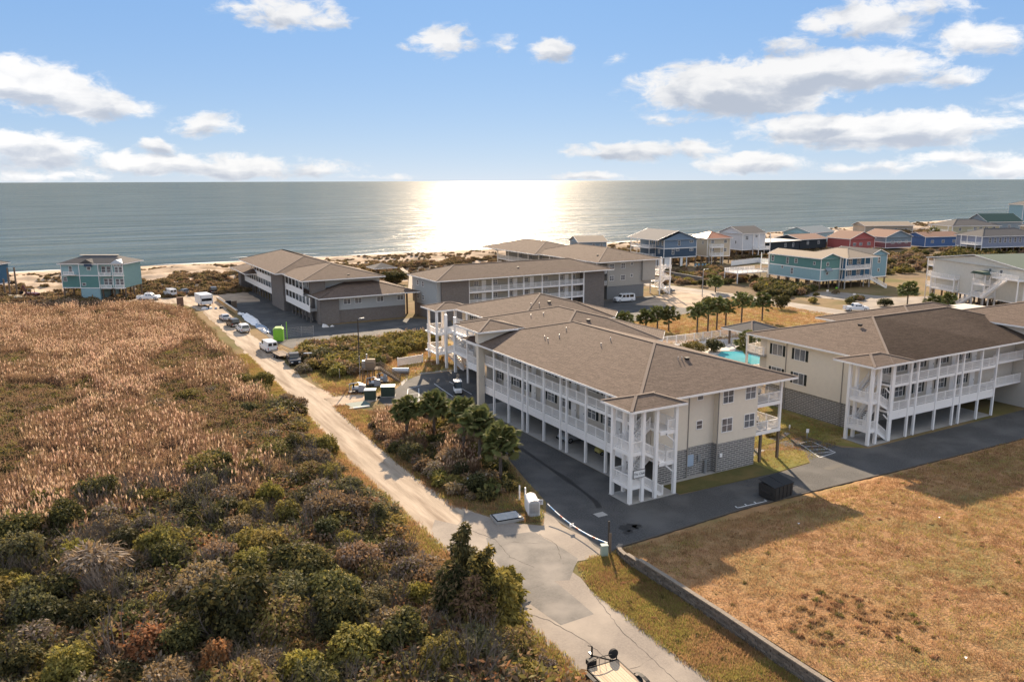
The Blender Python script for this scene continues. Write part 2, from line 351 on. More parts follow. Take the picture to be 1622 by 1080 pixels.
def hip_roof(t,poly,z0,pitch,m,name='roof',fascia=.22,fm=None,caps=True,gable=(),cap_m=None):
    "roof over a convex footprint (counter-clockwise); edges listed in gable do not slope"
    n=len(poly); E=[]
    for i in range(n):
        p,q=poly[i],poly[(i+1)%n]; dx,dy=q[0]-p[0],q[1]-p[1]; l=math.hypot(dx,dy)
        a,b=-dy/l,dx/l; E.append((a,b,-(a*p[0]+b*p[1])))
    b=MB(); ridges=[]
    act=[i for i in range(n) if i not in gable]
    for i in act:
        f=list(poly)
        for j in act:
            if j!=i: f=clip(f,E[j][0]-E[i][0],E[j][1]-E[i][1],E[j][2]-E[i][2])
            if len(f)<3: break
        if len(f)<3: continue
        ff=[(x,y,z0+pitch*max(0,E[i][0]*x+E[i][1]*y+E[i][2])) for x,y in f]
        g=[]
        for p in ff:
            if not g or (Vector(p)-Vector(g[-1])).length>1e-3: g.append(p)
        b.poly(g)
        for k in range(len(g)):
            p,q=g[k],g[(k+1)%len(g)]
            if max(p[2],q[2])>z0+.05 and (Vector(p)-Vector(q)).length>.3: ridges.append((p,q))
    for i in gable:
        p,q=poly[i],poly[(i+1)%n]
        mid=((p[0]+q[0])/2,(p[1]+q[1])/2)
    o=t.mb(name,b,m)
    fb=MB()
    for i in range(n):
        p,q=poly[i],poly[(i+1)%n]
        if i in gable:
            mid=((p[0]+q[0])/2,(p[1]+q[1])/2); hgt=pitch*math.hypot(q[0]-p[0],q[1]-p[1])/2
            fb.beam((p[0],p[1],z0-.06),(mid[0],mid[1],z0+hgt-.06),.06,fascia*.8); fb.beam((mid[0],mid[1],z0+hgt-.06),(q[0],q[1],z0-.06),.06,fascia*.8)
        else:
            fb.beam((p[0],p[1],z0-fascia/2-.01),(q[0],q[1],z0-fascia/2-.01),.06,fascia)
    t.mb('fascia',fb,fm or MW,parent=o)
    inn=[]
    cx=sum(p[0] for p in poly)/n; cy=sum(p[1] for p in poly)/n
    sb=MB(); sb.poly([(cx+(p[0]-cx)*.995,cy+(p[1]-cy)*.995,z0-fascia*.7) for p in poly][::-1]); t.mb('soffit',sb,fm or MW,parent=o)
    if caps:
        cb=MB(); seen=set()
        for p,q in ridges:
            k=tuple(sorted((tuple(round(c,1) for c in p),tuple(round(c,1) for c in q))))
            if k in seen: continue
            seen.add(k); cb.beam((p[0],p[1],p[2]+.02),(q[0],q[1],q[2]+.02),.3,.06)
        t.mb('ridge_cap',cb,cap_m or MCAP,parent=o)
    return o
def gable_tri(t,p,q,z0,h,th,m,name='gable_wall'):
    b=MB(); p=Vector((p[0],p[1],z0)); q=Vector((q[0],q[1],z0)); mid=(p+q)/2+Vector((0,0,h)); d=(q-p).normalized(); nn=Vector((d.y,-d.x,0))*th
    b.add([p,q,mid,p-nn,q-nn,mid-nn],[(0,1,2),(5,4,3),(0,3,4,1),(1,4,5,2),(2,5,3,0)]); return t.mb(name,b,m)
def stair(t,p,q,w,m=None,rails=(1,1),name='stair'):
    "straight flight from p (low) to q (high), w wide, centre line"
    m=m or MW; p=Vector(p); q=Vector(q); d=Vector((q.x-p.x,q.y-p.y,0)); run=d.length; d.normalize(); s=Vector((-d.y,d.x,0))
    n=max(3,round((q.z-p.z)/.18)); b=MB()
    for i in range(n):
        c=p.lerp(q,(i+.5)/n); z=p.z+(q.z-p.z)*(i+1)/n-.02
        b.beam((c.x-s.x*w/2,c.y-s.y*w/2,z),(c.x+s.x*w/2,c.y+s.y*w/2,z),run/n*1.05,.05)
    for k in (-1,1): b.beam(p+s*(w/2*k)+Vector((0,0,-.05)),q+s*(w/2*k)+Vector((0,0,-.12)),.05,.3)
    o=t.mb(name,b,m)
    for k,on in zip((-1,1),rails):
        if not on: continue
        r=MB(); a=p+s*(w/2*k); c=q+s*(w/2*k)
        for z in (.95,.2): r.beam(a+Vector((0,0,z)),c+Vector((0,0,z)),.06,.07)
        nn=int(run/.14)
        for i in range(nn+1):
            e=a.lerp(c,i/nn); r.beam(e+Vector((0,0,.2)),e+Vector((0,0,.95)),.04)
        r.beam(a,a+Vector((0,0,1.1)),.1); r.beam(c,c+Vector((0,0,1.1)),.1)
        t.mb('stair_railing',r,m)
    return o
# scatter: instances on points, one object of stuff
def scatter(name,pts,variants,rot,scl,idx,tilt=None):
    me=bpy.data.meshes.new(name); me.from_pydata([tuple(map(float,p)) for p in pts],[],[])
    def attr(n,ty,vals):
        a=me.attributes.new(n,ty,'POINT'); a.data.foreach_set('value',np.asarray(vals).astype(np.int32 if ty=='INT' else np.float32))
    attr('rot','FLOAT',rot); attr('scl','FLOAT',scl); attr('idx','INT',idx)
    o=bpy.data.objects.new(name,me); COL.objects.link(o); o['kind']='stuff'
    c=bpy.data.collections.new(name+'_source')
    for i,v in enumerate(variants):
        vo=bpy.data.objects.new('%s_piece_%02d'%(name,i),v); c.objects.link(vo)
    ng=bpy.data.node_groups.new(name,'GeometryNodeTree'); ng.interface.new_socket('Geometry',in_out='INPUT',socket_type='NodeSocketGeometry'); ng.interface.new_socket('Geometry',in_out='OUTPUT',socket_type='NodeSocketGeometry')
    N=ng.nodes; L=ng.links; gi=N.new('NodeGroupInput'); go=N.new('NodeGroupOutput')
    ci=N.new('GeometryNodeCollectionInfo'); ci.inputs['Collection'].default_value=c; ci.inputs['Separate Children'].default_value=True; ci.inputs['Reset Children'].default_value=True
    ip=N.new('GeometryNodeInstanceOnPoints'); ip.inputs['Pick Instance'].default_value=True
    def na(n,ty):
        a=N.new('GeometryNodeInputNamedAttribute'); a.data_type=ty; a.inputs[0].default_value=n; return a.outputs[0]
    cr=N.new('ShaderNodeCombineXYZ'); L.new(na('rot','FLOAT'),cr.inputs[2])
    er=N.new('FunctionNodeEulerToRotation'); L.new(cr.outputs[0],er.inputs[0])
    L.new(gi.outputs[0],ip.inputs['Points']); L.new(ci.outputs[0],ip.inputs['Instance']); L.new(na('idx','INT'),ip.inputs['Instance Index']); L.new(er.outputs[0],ip.inputs['Rotation'])
    cs=N.new('ShaderNodeCombineXYZ'); s=na('scl','FLOAT'); [L.new(s,cs.inputs[i]) for i in range(3)]; L.new(cs.outputs[0],ip.inputs['Scale'])
    L.new(ip.outputs[0],go.inputs[0]); md=o.modifiers.new('scatter','NODES'); md.node_group=ng
    return o
# smooth value noise for terrain and plant zones
_grid=rng.random((256,256))
def vnoise(x,y,s):
    x=np.asarray(x)/s+1000; y=np.asarray(y)/s+1000; xi=np.floor(x).astype(int); yi=np.floor(y).astype(int); fx=x-xi; fy=y-yi; fx=fx*fx*(3-2*fx); fy=fy*fy*(3-2*fy)
    g=lambda a,b:_grid[a%256,b%256]
    return (g(xi,yi)*(1-fx)+g(xi+1,yi)*fx)*(1-fy)+(g(xi,yi+1)*(1-fx)+g(xi+1,yi+1)*fx)*fy
def fbm(x,y,s,o=4):
    v=0;a=.5
    for i in range(o): v=v+a*vnoise(x+i*37,y+i*91,s/2**i); a/=2
    return v
def inpoly(x,y,P):
    x=np.asarray(x);y=np.asarray(y);c=np.zeros(x.shape,bool);n=len(P)
    for i in range(n):
        x1,y1=P[i];x2,y2=P[(i+1)%n]
        if y1==y2: continue
        t=((y1>y)!=(y2>y))&(x<(x2-x1)*(y-y1)/(y2-y1)+x1); c^=t
    return c
def gridmesh(name,x0,x1,y0,y1,step,hf,m,smooth=True,poly=None):
    xs=np.arange(x0,x1+step*.5,step); ys=np.arange(y0,y1+step*.5,step); X,Y=np.meshgrid(xs,ys); Z=hf(X,Y)
    nx=len(xs); v=np.stack([X.ravel(),Y.ravel(),Z.ravel()],1); fs=[]
    i=np.arange((len(ys)-1)*nx).reshape(len(ys)-1,nx)[:,:-1].ravel()
    q=np.stack([i,i+1,i+nx+1,i+nx],1)
    if poly is not None:
        cxx=v[q,0].mean(1); cyy=v[q,1].mean(1); q=q[inpoly(cxx,cyy,poly)]
    b=MB(); b.v=[tuple(map(float,a)) for a in v]; b.f=[tuple(map(int,a)) for a in q]
    return struct(name,b,m,smooth)
# ---------------- ground, sea, roads ----------------
MSOIL=mat('dry_winter_ground',(.17,.115,.062),(.26,.185,.10),.5,c3=(.13,.115,.045),s3=.09,bump=.5,bscale=4,rough=1,spec=.05)
MSAND=mat('dune_sand',(.50,.385,.28),(.42,.31,.215),.8,c3=(.20,.14,.085),s3=.09,bump=.5,bscale=3,rough=1,spec=.1)
MBEACH=mat('beach_sand',(.52,.43,.34),(.44,.36,.28),.3,rough=.8,bump=.1)
MTAN=mat('tan_lawn',(.38,.255,.125),(.29,.19,.085),.9,c3=(.25,.20,.075),s3=.12,bump=.6,bscale=7,rough=1,spec=.05)
MBROWN=mat('brown_dormant_lawn',(.40,.235,.118),(.27,.155,.075),1.1,c3=(.225,.17,.07),s3=.16,bump=1,bscale=5,rough=1,spec=.05,bdist=.2)
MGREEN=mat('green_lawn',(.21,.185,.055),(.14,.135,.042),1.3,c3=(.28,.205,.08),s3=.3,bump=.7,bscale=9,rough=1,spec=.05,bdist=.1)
MDGREEN=mat('shade_toned_lawn',(.085,.085,.032),(.12,.105,.045),1.3,c3=(.15,.115,.05),s3=.3,bump=.7,bscale=9,rough=1,spec=.05,bdist=.1)  # darker copy of the lawn green, shade put into the colour
MGRAV=mat('sandy_gravel',(.50,.385,.28),(.38,.29,.205),1.6,c3=(.26,.205,.15),s3=.25,bump=.6,bscale=12,rough=1,spec=.1); MTRACK=mat('worn_gravel_track',(.48,.385,.29),(.33,.265,.195),1.0,c3=(.25,.19,.135),s3=.55,bump=.6,bscale=5,rough=1,spec=.1,streak=(1.6,.14,1),contrast=.18)
def patch(name,pts,z,m): return struct(name,MB().poly(pts,z),m)
def shore(x): return 343+np.maximum(0,np.asarray(x,float)-250)*.13-np.minimum(0,np.asarray(x,float))*.06
def dune_h(x,y):
    s=shore(x)-y
    beach=-1.2+s*.05
    d=(fbm(x,y,14,5)-.42)*5.2+.6; d2=np.maximum(fbm(x*.8,y*1.6,5,3)-.4,0)*2.2
    w=np.clip((s-26)/14,0,1)*np.clip((104-s)/22,0,1); w=w*w*(3-2*w)
    z=np.where(s<0,-1.2+s*.04,np.minimum(beach,.25))
    z=np.where(s>50,np.clip(.25-(s-50)*.006,0,.25),z)
    return z+w*np.maximum(d+d2,-.1)
patch('ground',[(-1500,-300),(1500,-300),(1500,250),(-1500,250)],-.02,MSOIL)
gridmesh('dunes',-110,760,236,470,1.7,lambda x,y:dune_h(x,y)-.012,MSAND)
for a,b in ((-1500,-110),(760,3000)):
    xs=(a+b)/2; gridmesh('beach',a,b,236,520 if b>1000 else 420,22,lambda x,y:np.where(shore(np.clip(x,-110,760))-y<0,-1.2-(y-shore(np.clip(x,-110,760)))*.02,np.clip((shore(np.clip(x,-110,760))-y)*.03-1.2,-1.2,.3)),MSAND)
# land goes on along the coast to the right
patch('coastal_plain',[(700,-300),(5000,-300),(5000,240),(1500,250),(700,250)],-.03,MSOIL)

def sea():
    m,nt,b=_new('sea_water'); N=nt.nodes; L=nt.links
    b.inputs['Base Color'].default_value=(.055,.105,.098,1); b.inputs['Roughness'].default_value=.13; b.inputs['IOR'].default_value=1.333; b.inputs['Specular IOR Level'].default_value=.33; b.inputs['Specular Tint'].default_value=(1,.95,.86,1)
    g=N.new('ShaderNodeNewGeometry')
    def ns(sx,sy,sc,det,rot=0):
        mp=N.new('ShaderNodeMapping'); mp.inputs['Scale'].default_value=(sx,sy,1); mp.inputs['Rotation'].default_value=(0,0,rot); L.new(g.outputs['Position'],mp.inputs[0])
        t=N.new('ShaderNodeTexNoise'); t.inputs['Scale'].default_value=sc; t.inputs['Detail'].default_value=det; t.inputs['Roughness'].default_value=.6; L.new(mp.outputs[0],t.inputs[0]); return t.outputs[0]
    a=ns(.35,1,.16,4,R(-6)); c=ns(.6,1,.9,5,R(5)); d=ns(.12,1,.03,3,R(-3))
    s1=N.new('ShaderNodeMath'); s1.operation='MULTIPLY'; L.new(a,s1.inputs[0]); s1.inputs[1].default_value=2.6
    s2=N.new('ShaderNodeMath'); s2.operation='MULTIPLY_ADD'; L.new(c,s2.inputs[0]); s2.inputs[1].default_value=.5; L.new(s1.outputs[0],s2.inputs[2])
    e=ns(.3,1,.055,3,R(8)); s3=N.new('ShaderNodeMath'); s3.operation='MULTIPLY_ADD'; L.new(e,s3.inputs[0]); s3.inputs[1].default_value=9.0; L.new(s2.outputs[0],s3.inputs[2]); s2=s3
    bp=N.new('ShaderNodeBump'); bp.inputs['Strength'].default_value=1; bp.inputs['Distance'].default_value=.33; L.new(s2.outputs[0],bp.inputs['Height'])
    mx=N.new('ShaderNodeMix'); mx.data_type='RGBA'; r=N.new('ShaderNodeMapRange'); L.new(d,r.inputs[0]); r.inputs[1].default_value=.35; r.inputs[2].default_value=.7
    L.new(r.outputs[0],mx.inputs[0]); mx.inputs[6].default_value=(.032,.056,.050,1); mx.inputs[7].default_value=(.058,.086,.070,1)
    df=N.new('ShaderNodeBsdfDiffuse'); L.new(mx.outputs[2],df.inputs[0]); L.new(bp.outputs[0],df.inputs[1])
    gl=N.new('ShaderNodeBsdfGlossy'); gl.inputs['Color'].default_value=(1,.95,.87,1); gl.inputs['Roughness'].default_value=.07; L.new(bp.outputs[0],gl.inputs['Normal'])
    fr=N.new('ShaderNodeFresnel'); fr.inputs[0].default_value=1.333; L.new(bp.outputs[0],fr.inputs['Normal'])
    mn=N.new('ShaderNodeMath'); mn.operation='MINIMUM'; L.new(fr.outputs[0],mn.inputs[0]); mn.inputs[1].default_value=.36
    g2=N.new('ShaderNodeBsdfGlossy'); g2.inputs['Color'].default_value=(1,.95,.87,1); g2.inputs['Roughness'].default_value=.26; L.new(bp.outputs[0],g2.inputs['Normal'])
    gm=N.new('ShaderNodeMixShader'); gm.inputs[0].default_value=.14; L.new(gl.outputs[0],gm.inputs[1]); L.new(g2.outputs[0],gm.inputs[2])
    wv=ns(.10,1,.05,5,R(-4)); wr=N.new('ShaderNodeMapRange'); L.new(wv,wr.inputs[0]); wr.inputs[1].default_value=.38; wr.inputs[2].default_value=.62; wr.inputs[3].default_value=.7; wr.inputs[4].default_value=1.12
    ml=N.new('ShaderNodeMath'); ml.operation='MULTIPLY'; L.new(mn.outputs[0],ml.inputs[0]); L.new(wr.outputs[0],ml.inputs[1]); mn=ml
    ms=N.new('ShaderNodeMixShader'); L.new(mn.outputs[0],ms.inputs[0]); L.new(df.outputs[0],ms.inputs[1]); L.new(gm.outputs[0],ms.inputs[2]); L.new(ms.outputs[0],N['Material Output'].inputs[0]); N.remove(b)
    b0=MB(); b0.poly([(-90000,300,-1.2),(90000,300,-1.2),(90000,90000,-1.2),(-90000,90000,-1.2)]); return struct('sea',b0,m)
sea()
MFOAM=mat('sea_foam',(.62,.62,.6),(.55,.58,.58),.8,rough=.7)
fb=MB(); rr=random.Random(3)
for row,(off,prob) in enumerate(((1.5,.7),(8,.35),(18,.15))):
    x=-80
    while x<640:
        ln=rr.uniform(14,50)
        if rr.random()<prob:
            n=8; top=[];bot=[]
            for i in range(n+1):
                xx=x+ln*i/n; yy=float(shore(xx))+off+math.sin(xx*.07+row)*1.5+rr.uniform(-.4,.4); w=(.25+rr.random()*.8)*math.sin(PI*i/n)*(1 if row else 1.6)+.03
                top.append((xx,yy+w)); bot.append((xx,yy-w))
            fb.poly(bot+top[::-1],-1.19)
        x+=ln*rr.uniform(.7,1.1)
struct('breaking_waves',fb,MFOAM,kind='stuff')
# access road: gravel far part, old asphalt near part
rl=[(26.2,61),(26.3,67),(26.6,83),(27.6,107),(28.7,149.5),(29.4,179),(29.6,205),(27,222),(12,229),(-10,232),(-16,240),(10,246),(30,244),(44,246),(46,240)]
rrr=[(41,232),(37,225),(34.4,190),(33.6,168),(32.9,130),(31.9,108),(31.5,95),(31.2,79),(31.5,69),(33.2,61)]
def jag(p,a=.35,step=3):
    out=[]; r=random.Random(5)
    for i in range(len(p)):
        q=p[i]; w=p[(i+1)%len(p)]; n=max(1,int(math.hypot(w[0]-q[0],w[1]-q[1])/step))
        for k in range(n): t=k/n; out.append((q[0]+(w[0]-q[0])*t+r.uniform(-a,a),q[1]+(w[1]-q[1])*t+r.uniform(-a,a)))
    return out
patch('gravel_road',jag(rl+rrr,.3,1.6),.008,MTRACK)
patch('road',jag([(26.3,-40),(33.3,-40),(33.6,33),(33.5,49.8),(35.2,50.9),(38.2,50.9),(38.1,61),(36.3,58.2),(33.3,61.5),(31.8,65),(30,62.5),(28.5,64.5),(26.2,61),(26.4,50)],.3,1.5),.016,MASPH2)
patch('road_repair_patch',jag([G(*p) for p in ((770,852),(846,842),(915,884),(903,918),(878,920),(940,972),(890,990),(830,950),(800,905),(775,878))],.06,1.5),.020,MASPH3)
patch('grass_verge',jag([(26.0,-40),(26.5,38),(26.3,60),(26.1,83),(27.2,107),(28.2,149),(26,150),(24.8,107),(23.5,83),(23.6,60),(22.8,38),(22,-40)],.5),.004,MGREEN)
patch('grass_verge',jag([(33.7,-40),(38.9,-40),(38.7,48),(39.1,50.4),(36.5,50.3),(34.6,49.4),(33.7,45)],.18,2),.024,MGREEN)
# driveway and car park between and under the buildings
lot=[(38.15,50.9),(39.6,51.35),(44,51.45),(55,52),(66,51.7),(78,51.1),(100,50.5),(150,50.2),(150,57.4),(81,57.6),(78.6,59.4),(78,64.6),(73,64.4),(73.6,60.4),(71,57.6),(66.5,57.3),(52.2,57.8),(52.2,60.5),(49.0,60.5),(49.0,97),(62,97),(62,118),(50,118),(46.5,116),(42.2,110.5),(38.6,108.5),(38.2,101.5),(42,102),(45.6,106),(47.6,103.5),(47.6,98),(46.4,92),(44.5,84.5),(42.8,77),(40.9,69),(39.6,63),(38.1,60.6)]
patch('car_park',lot,.012,MASPH)
def crack(name,pts,w,m,z):
    b=MB(); r=random.Random(9); L_=[];R_=[]
    for i,p in enumerate(pts):
        ww=w*r.uniform(.5,1.3); L_.append((p[0]-ww,p[1])); R_.append((p[0]+ww,p[1]))
    b.poly(L_+R_[::-1],z); return struct(name,b,m)
MDAMP=mat('damp_asphalt',(.022,.020,.018),(.03,.028,.025),3,rough=.6)
crack('damp_gutter_stain',[(45.6,78.5),(45.3,75),(45,71),(44.7,67),(44.3,63.5),(43.9,60.8),(43.3,59.2)],.3,MDAMP,.017)
for (x,y,a,b_) in ((43.0,54.2,1.0,.7),(42.3,53.4,.6,.35),(72.2,55.4,1.6,.5),(43.8,54.0,.5,.4)):
    patch('oil_stain',[(x+a*math.cos(t*.5236)*(1+.3*math.sin(t*2.7)),y+b_*math.sin(t*.5236)*(1+.3*math.cos(t*3.1))) for t in range(12)],.0172,MDAMP)
patch('concrete_patch',[(41.9,57.4),(43.0,57.4),(43.0,58.3),(41.9,58.3)],.016,MCONC)
# concrete floor under the near building
patch('parking_slab',[(49.05,60.55),(65.3,60.55),(65.3,97),(49.05,97)],.03,MCONC)
struct('stair_slab',MB().box(46.1,52.1,58.2,61.6,0,.06),MCONC)
struct('stair_slab',MB().box(81.4,85.4,58.0,61.8,0,.06),MCONC)
patch('parking_slab',[(85.2,58.2),(107,58.2),(107,64),(85.2,64)],.03,MCONC)
# lawns
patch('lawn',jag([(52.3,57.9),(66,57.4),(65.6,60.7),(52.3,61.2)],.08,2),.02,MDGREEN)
patch('lawn',jag([(65.5,57.4),(71,57.7),(73.4,60.4),(73.2,61.6),(69.4,63.3),(65.6,62.0)],.1,2),.024,MGREEN)
patch('lawn',jag([(66,64.2),(73,64.7),(78.2,65),(79,60),(81,58),(82,61.8),(85.4,62.2),(85.4,92),(78,94),(66,92)],.2,2),.020,MGREEN)
patch('footpath',[(65.4,61.9),(70,63.2),(69.6,64.3),(65.5,63.2)],.028,MCONC)
patch('footpath',[(74,64.8),(77.5,66.2),(77.3,67.2),(73.5,66)],.028,MCONC)
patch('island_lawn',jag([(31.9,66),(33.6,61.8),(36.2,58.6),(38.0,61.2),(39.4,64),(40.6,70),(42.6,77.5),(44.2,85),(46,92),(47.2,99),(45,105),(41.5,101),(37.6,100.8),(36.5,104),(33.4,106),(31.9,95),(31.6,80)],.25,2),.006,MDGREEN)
patch('sun_toned_grass',jag([(37.4,76),(42.2,79),(44,87),(44.6,93),(40.5,90),(38,84)],.3,2),.010,MGREEN)  # lighter green painted over the dark lawn as a pool of sunlight
# equipment yard lawn, scrubby ground beyond
patch('yard_lawn',jag([(33.3,108.5),(38.4,108.6),(42,110.8),(46.3,116.3),(50,118.3),(62,118.3),(64,136),(54,136),(40,121),(33.8,120)],.35,2),.008,MTAN)
patch('concrete_pad',[(44.5,112.8),(48.3,118.4),(62,118.4),(61,123),(55,129),(48,124)],.014,MCONC)
patch('bare_ground',jag([(31.8,107),(36,105),(40,108.5),(36,112),(33,118),(32.3,125)],.3,2),.012,MGRAV)
# far car parks
patch('far_car_park',jag([(37,150),(72,148),(76,162),(70,170),(50,171),(48,246),(44,250),(39,238),(36.5,224),(36.2,190),(36,160)],.2),.014,MASPH)
patch('sand_apron',jag([(37,215),(46,215),(47,248),(38,246)],.3),.019,MGRAV)
patch('far_car_park',jag([(86,140),(120,141),(137,144),(145,150),(146,170),(124,171),(118,165),(90,162)],.2),.010,MASPH)
patch('gravel_drive',jag([(127,160),(147,172),(156,176),(157,160),(150,158),(146,149),(138,145)],.2),.013,MGRAV)  # drive in sandy gravel, paler than the car park
patch('far_lawn',jag([(60,120),(88,118),(101,117),(121,117),(160,110),(157,160),(149,158),(146,148),(137,143),(112,139),(88,138),(66,140),(66,147),(52,148),(40,150),(36,146),(34.5,126),(39,122),(54,138),(62,138)],.4),-.004,MTAN)
patch('tan_field',jag([(86,85),(100,90),(99,117),(88,118),(66,118),(66,95),(78,94)],.3),.002,MGREEN)
struct('coastal_road',MB().poly([(157,60),(164.8,60),(164.8,126.6),(163.4,160),(159.8,186),(154,206),(148,216),(141,216),(148,204),(154.5,184),(155.7,167),(156.2,118)],.012),MASPH2)
patch('road_verge_path',[(155.4,60),(156.2,60),(155.9,118),(155.1,166),(153.8,183),(153,183),(154.4,166),(155.2,118)],.016,MCONC)
patch('side_street',jag([(164.8,112),(232,118),(260,124),(260,131),(228,126),(196,134),(190,150),(178,158),(176,150),(180,133),(165,128)],.3),.015,MASPH2)
patch('scrub_ground',jag([(166,135),(176,160),(190,182),(260,150),(330,140),(420,160),(420,235),(200,250),(160,225),(162,180)],.6),-.008,mat('scrub_soil',(.145,.10,.06),(.20,.145,.09),.5,c3=(.08,.075,.035),s3=.08,bump=.6,bscale=3,rough=1,spec=.05))
# raised brown lawn behind the retaining wall
def lawn_h(x,y):
    e=np.clip((51.3-y)/5.5,0,1); e=e*e*(3-2*e); k=np.clip(1-(x-60)/60,.25,1)
    return .14+.82*e*k+(fbm(x,y,5,4)-.47)*.22*np.clip((51-y)/3,0,1)
def lawn_mesh_h(x,y):
    ye=np.interp(x,[38.5,39.9,44,55,66,78,100,160],[50.9,51.2,51.3,51.85,51.5,50.95,50.35,50]); d=np.clip((ye+.12*np.sin(x*3.1)*np.cos(x*1.3)-y)/.3,-1,1)
    return np.where(d>=1,lawn_h(x,y),lawn_h(x,y)*(d+1)/2-.12*(1-d)/2)
lx=[(38.75,-40),(38.85,44),(38.8,48.4),(39.05,50.2),(39.9,51.2),(44,51.3),(55,51.85),(66,51.5),(78,50.95),(100,50.35),(160,50),(160,-40)]
gridmesh('brown_lawn',38.5,160,-8,53,.35,lawn_mesh_h,MBROWN,poly=[(x,y+(.9 if y>50.25 and x>39.5 else 0)) for x,y in lx])
# ---- pool terrace
patch('pool_deck',[(88,94),(121,90),(121,118),(96,118.6),(88,112)],.02,mat('pool_deck_concrete',(.55,.50,.44),(.47,.43,.38),.8,rough=.85,bump=.1))
def poolm():
    m,nt,b=_new('pool_water'); b.inputs['Base Color'].default_value=(.10,.42,.48,1); b.inputs['Roughness'].default_value=.08
    t=nt.nodes.new('ShaderNodeTexNoise'); t.inputs['Scale'].default_value=3; bp=nt.nodes.new('ShaderNodeBump'); bp.inputs['Distance'].default_value=.05; nt.links.new(t.outputs[0],bp.inputs['Height']); nt.links.new(bp.outputs[0],b.inputs['Normal']); return m
pp=[(99.5,97),(106,94),(110.5,99),(110,104.5),(105,107),(100.2,103.5)]
struct('pool_water',MB().poly(pp,.03),poolm())
pe=MB()
for i in range(6):
    a,b_=pp[i],pp[(i+1)%6]; pe.beam((a[0],a[1],.05),(b_[0],b_[1],.05),.45,.1)
struct('pool_coping',pe,MCONC)
# retaining wall of blocks
def retaining():
    pts=[(39.9,51.25),(39.2,50.75),(38.75,49.9),(38.55,48.6),(38.6,44),(38.58,38),(38.4,32),(38.3,20)]
    t=T('retaining_wall','long grey block retaining wall curving at its end beside the gate post','retaining wall',(38.6,40,0),world=True)
    # resample
    P=[];acc=0
    seg=[]
    for a,b in zip(pts[:-1],pts[1:]): seg.append((Vector((*a,0)),Vector((*b,0)),math.hypot(a[0]-b[0],a[1]-b[1])))
    tot=sum(s[2] for s in seg)
    def at(s):
        for a,b,l in seg:
            if s<=l: return a.lerp(b,s/l)
            s-=l
        return seg[-1][1]
    W=.46; nh=5; r=random.Random(2); mats=[mat('wall_block_a',(.21,.175,.14),(.15,.125,.10),4,bump=.5,bscale=20,rough=.95),mat('wall_block_b',(.15,.125,.10),(.105,.09,.072),4,bump=.5,bscale=20,rough=.95)]
    ms=[]
    for k in range(4):
        b=MB(); b.box(-W/2+.014,W/2-.014,-.13+r.uniform(-.03,.03),.13,.01,.19); ms.append(b.mesh('block',mats[k%2]))
    capm=MB().box(-W/2+.006,W/2-.006,-.19,.17,0,.09).mesh('coping_stone',mat('wall_cap',(.26,.215,.165),(.19,.155,.12),3,bump=.4,rough=.95))
    n=int(tot/W); cnt=0; extra=MB()
    for c in range(nh):
        for i in range(n):
            s=(i+.5*(c%2))*W+.23; a=at(s); b=at(s+.05); dd=(b-a); ang=math.atan2(dd.y,dd.x)
            top=.30+.72*min(1,max(0,(51.3-a.y)/5.5))**1
            if c*.2>top-.02 and c>0: continue
            if a.y<26 or cnt>=290: 
                d=dd.normalized(); extra.beam((a.x-d.x*.22,a.y-d.y*.22,c*.2+.1),(a.x+d.x*.22,a.y+d.y*.22,c*.2+.1),.25,.188); continue
            t.put('block',ms[r.randrange(4)],(a.x,a.y,c*.2-.02),ang); cnt+=1
            if (c+1)*.2>top-.02 or c==nh-1: t.put('coping_stone',capm,(a.x,a.y,(c+1)*.2-.02),ang)
    if extra.v:
        o=t.mb('lower_block_courses',extra,mats[0]); o['kind']='stuff'
retaining()
# kerb along the lawn edge of the lot
kb=MB()
for a,b in zip(lx[4:10],lx[5:11]): kb.beam((a[0],a[1]+.12,.07),(b[0],b[1]+.12,.07),.15,.14)
struct('kerb',kb,mat('dark_kerb',(.11,.095,.08),(.075,.065,.055),3,rough=.95))
# parking lines
MLINE=mat('worn_white_line',(.66,.66,.64),(.45,.45,.44),3,rough=.8)
def lines(name,segs,w=.1,z=.019):
    b=MB()
    for (x0,y0),(x1,y1) in segs:
        d=Vector((x1-x0,y1-y0,0)).normalized(); s=Vector((-d.y,d.x,0))*w/2
        b.add([(x0-s.x,y0-s.y,z),(x1-s.x,y1-s.y,z),(x1+s.x,y1+s.y,z),(x0+s.x,y0+s.y,z)],[(0,1,2,3)])
    return struct(name,b,MLINE)
lines('parking_bay_marking',[((75.4,62.9),(73.4,58.3)),((77.3,62.9),(76.4,58.6)),((75.4,62.9),(77.3,62.9)),((73.4,58.3),(76.4,58.6)),((74.9,61.8),(77.0,61)),((74.5,60.7),(76.7,59.8)),((74.0,59.6),(76.5,58.9))],.12,.023)
lines('parking_bay_marking',[((54.8,52.5),(58.5,52.3)),((54.8,52.5),(54.9,52.9)),((56,52.45),(56.1,52.85)),((57.2,52.4),(57.3,52.8)),((58.5,52.3),(58.6,52.7))],.12)
lines('parking_bay_marking',[((41.2,103),(44.6,110.6)),((43.4,103.5),(46.2,110.2)),((44.6,110.6),(47.2,111.8)),((41.2,103),(43.4,103.5)),((42.3,105.6),(44.3,105.6)),((43.2,107.6),(45.2,107.6)),((48.6,103),(49.4,111.6)),((51.6,103),(52,111.6))],.12)

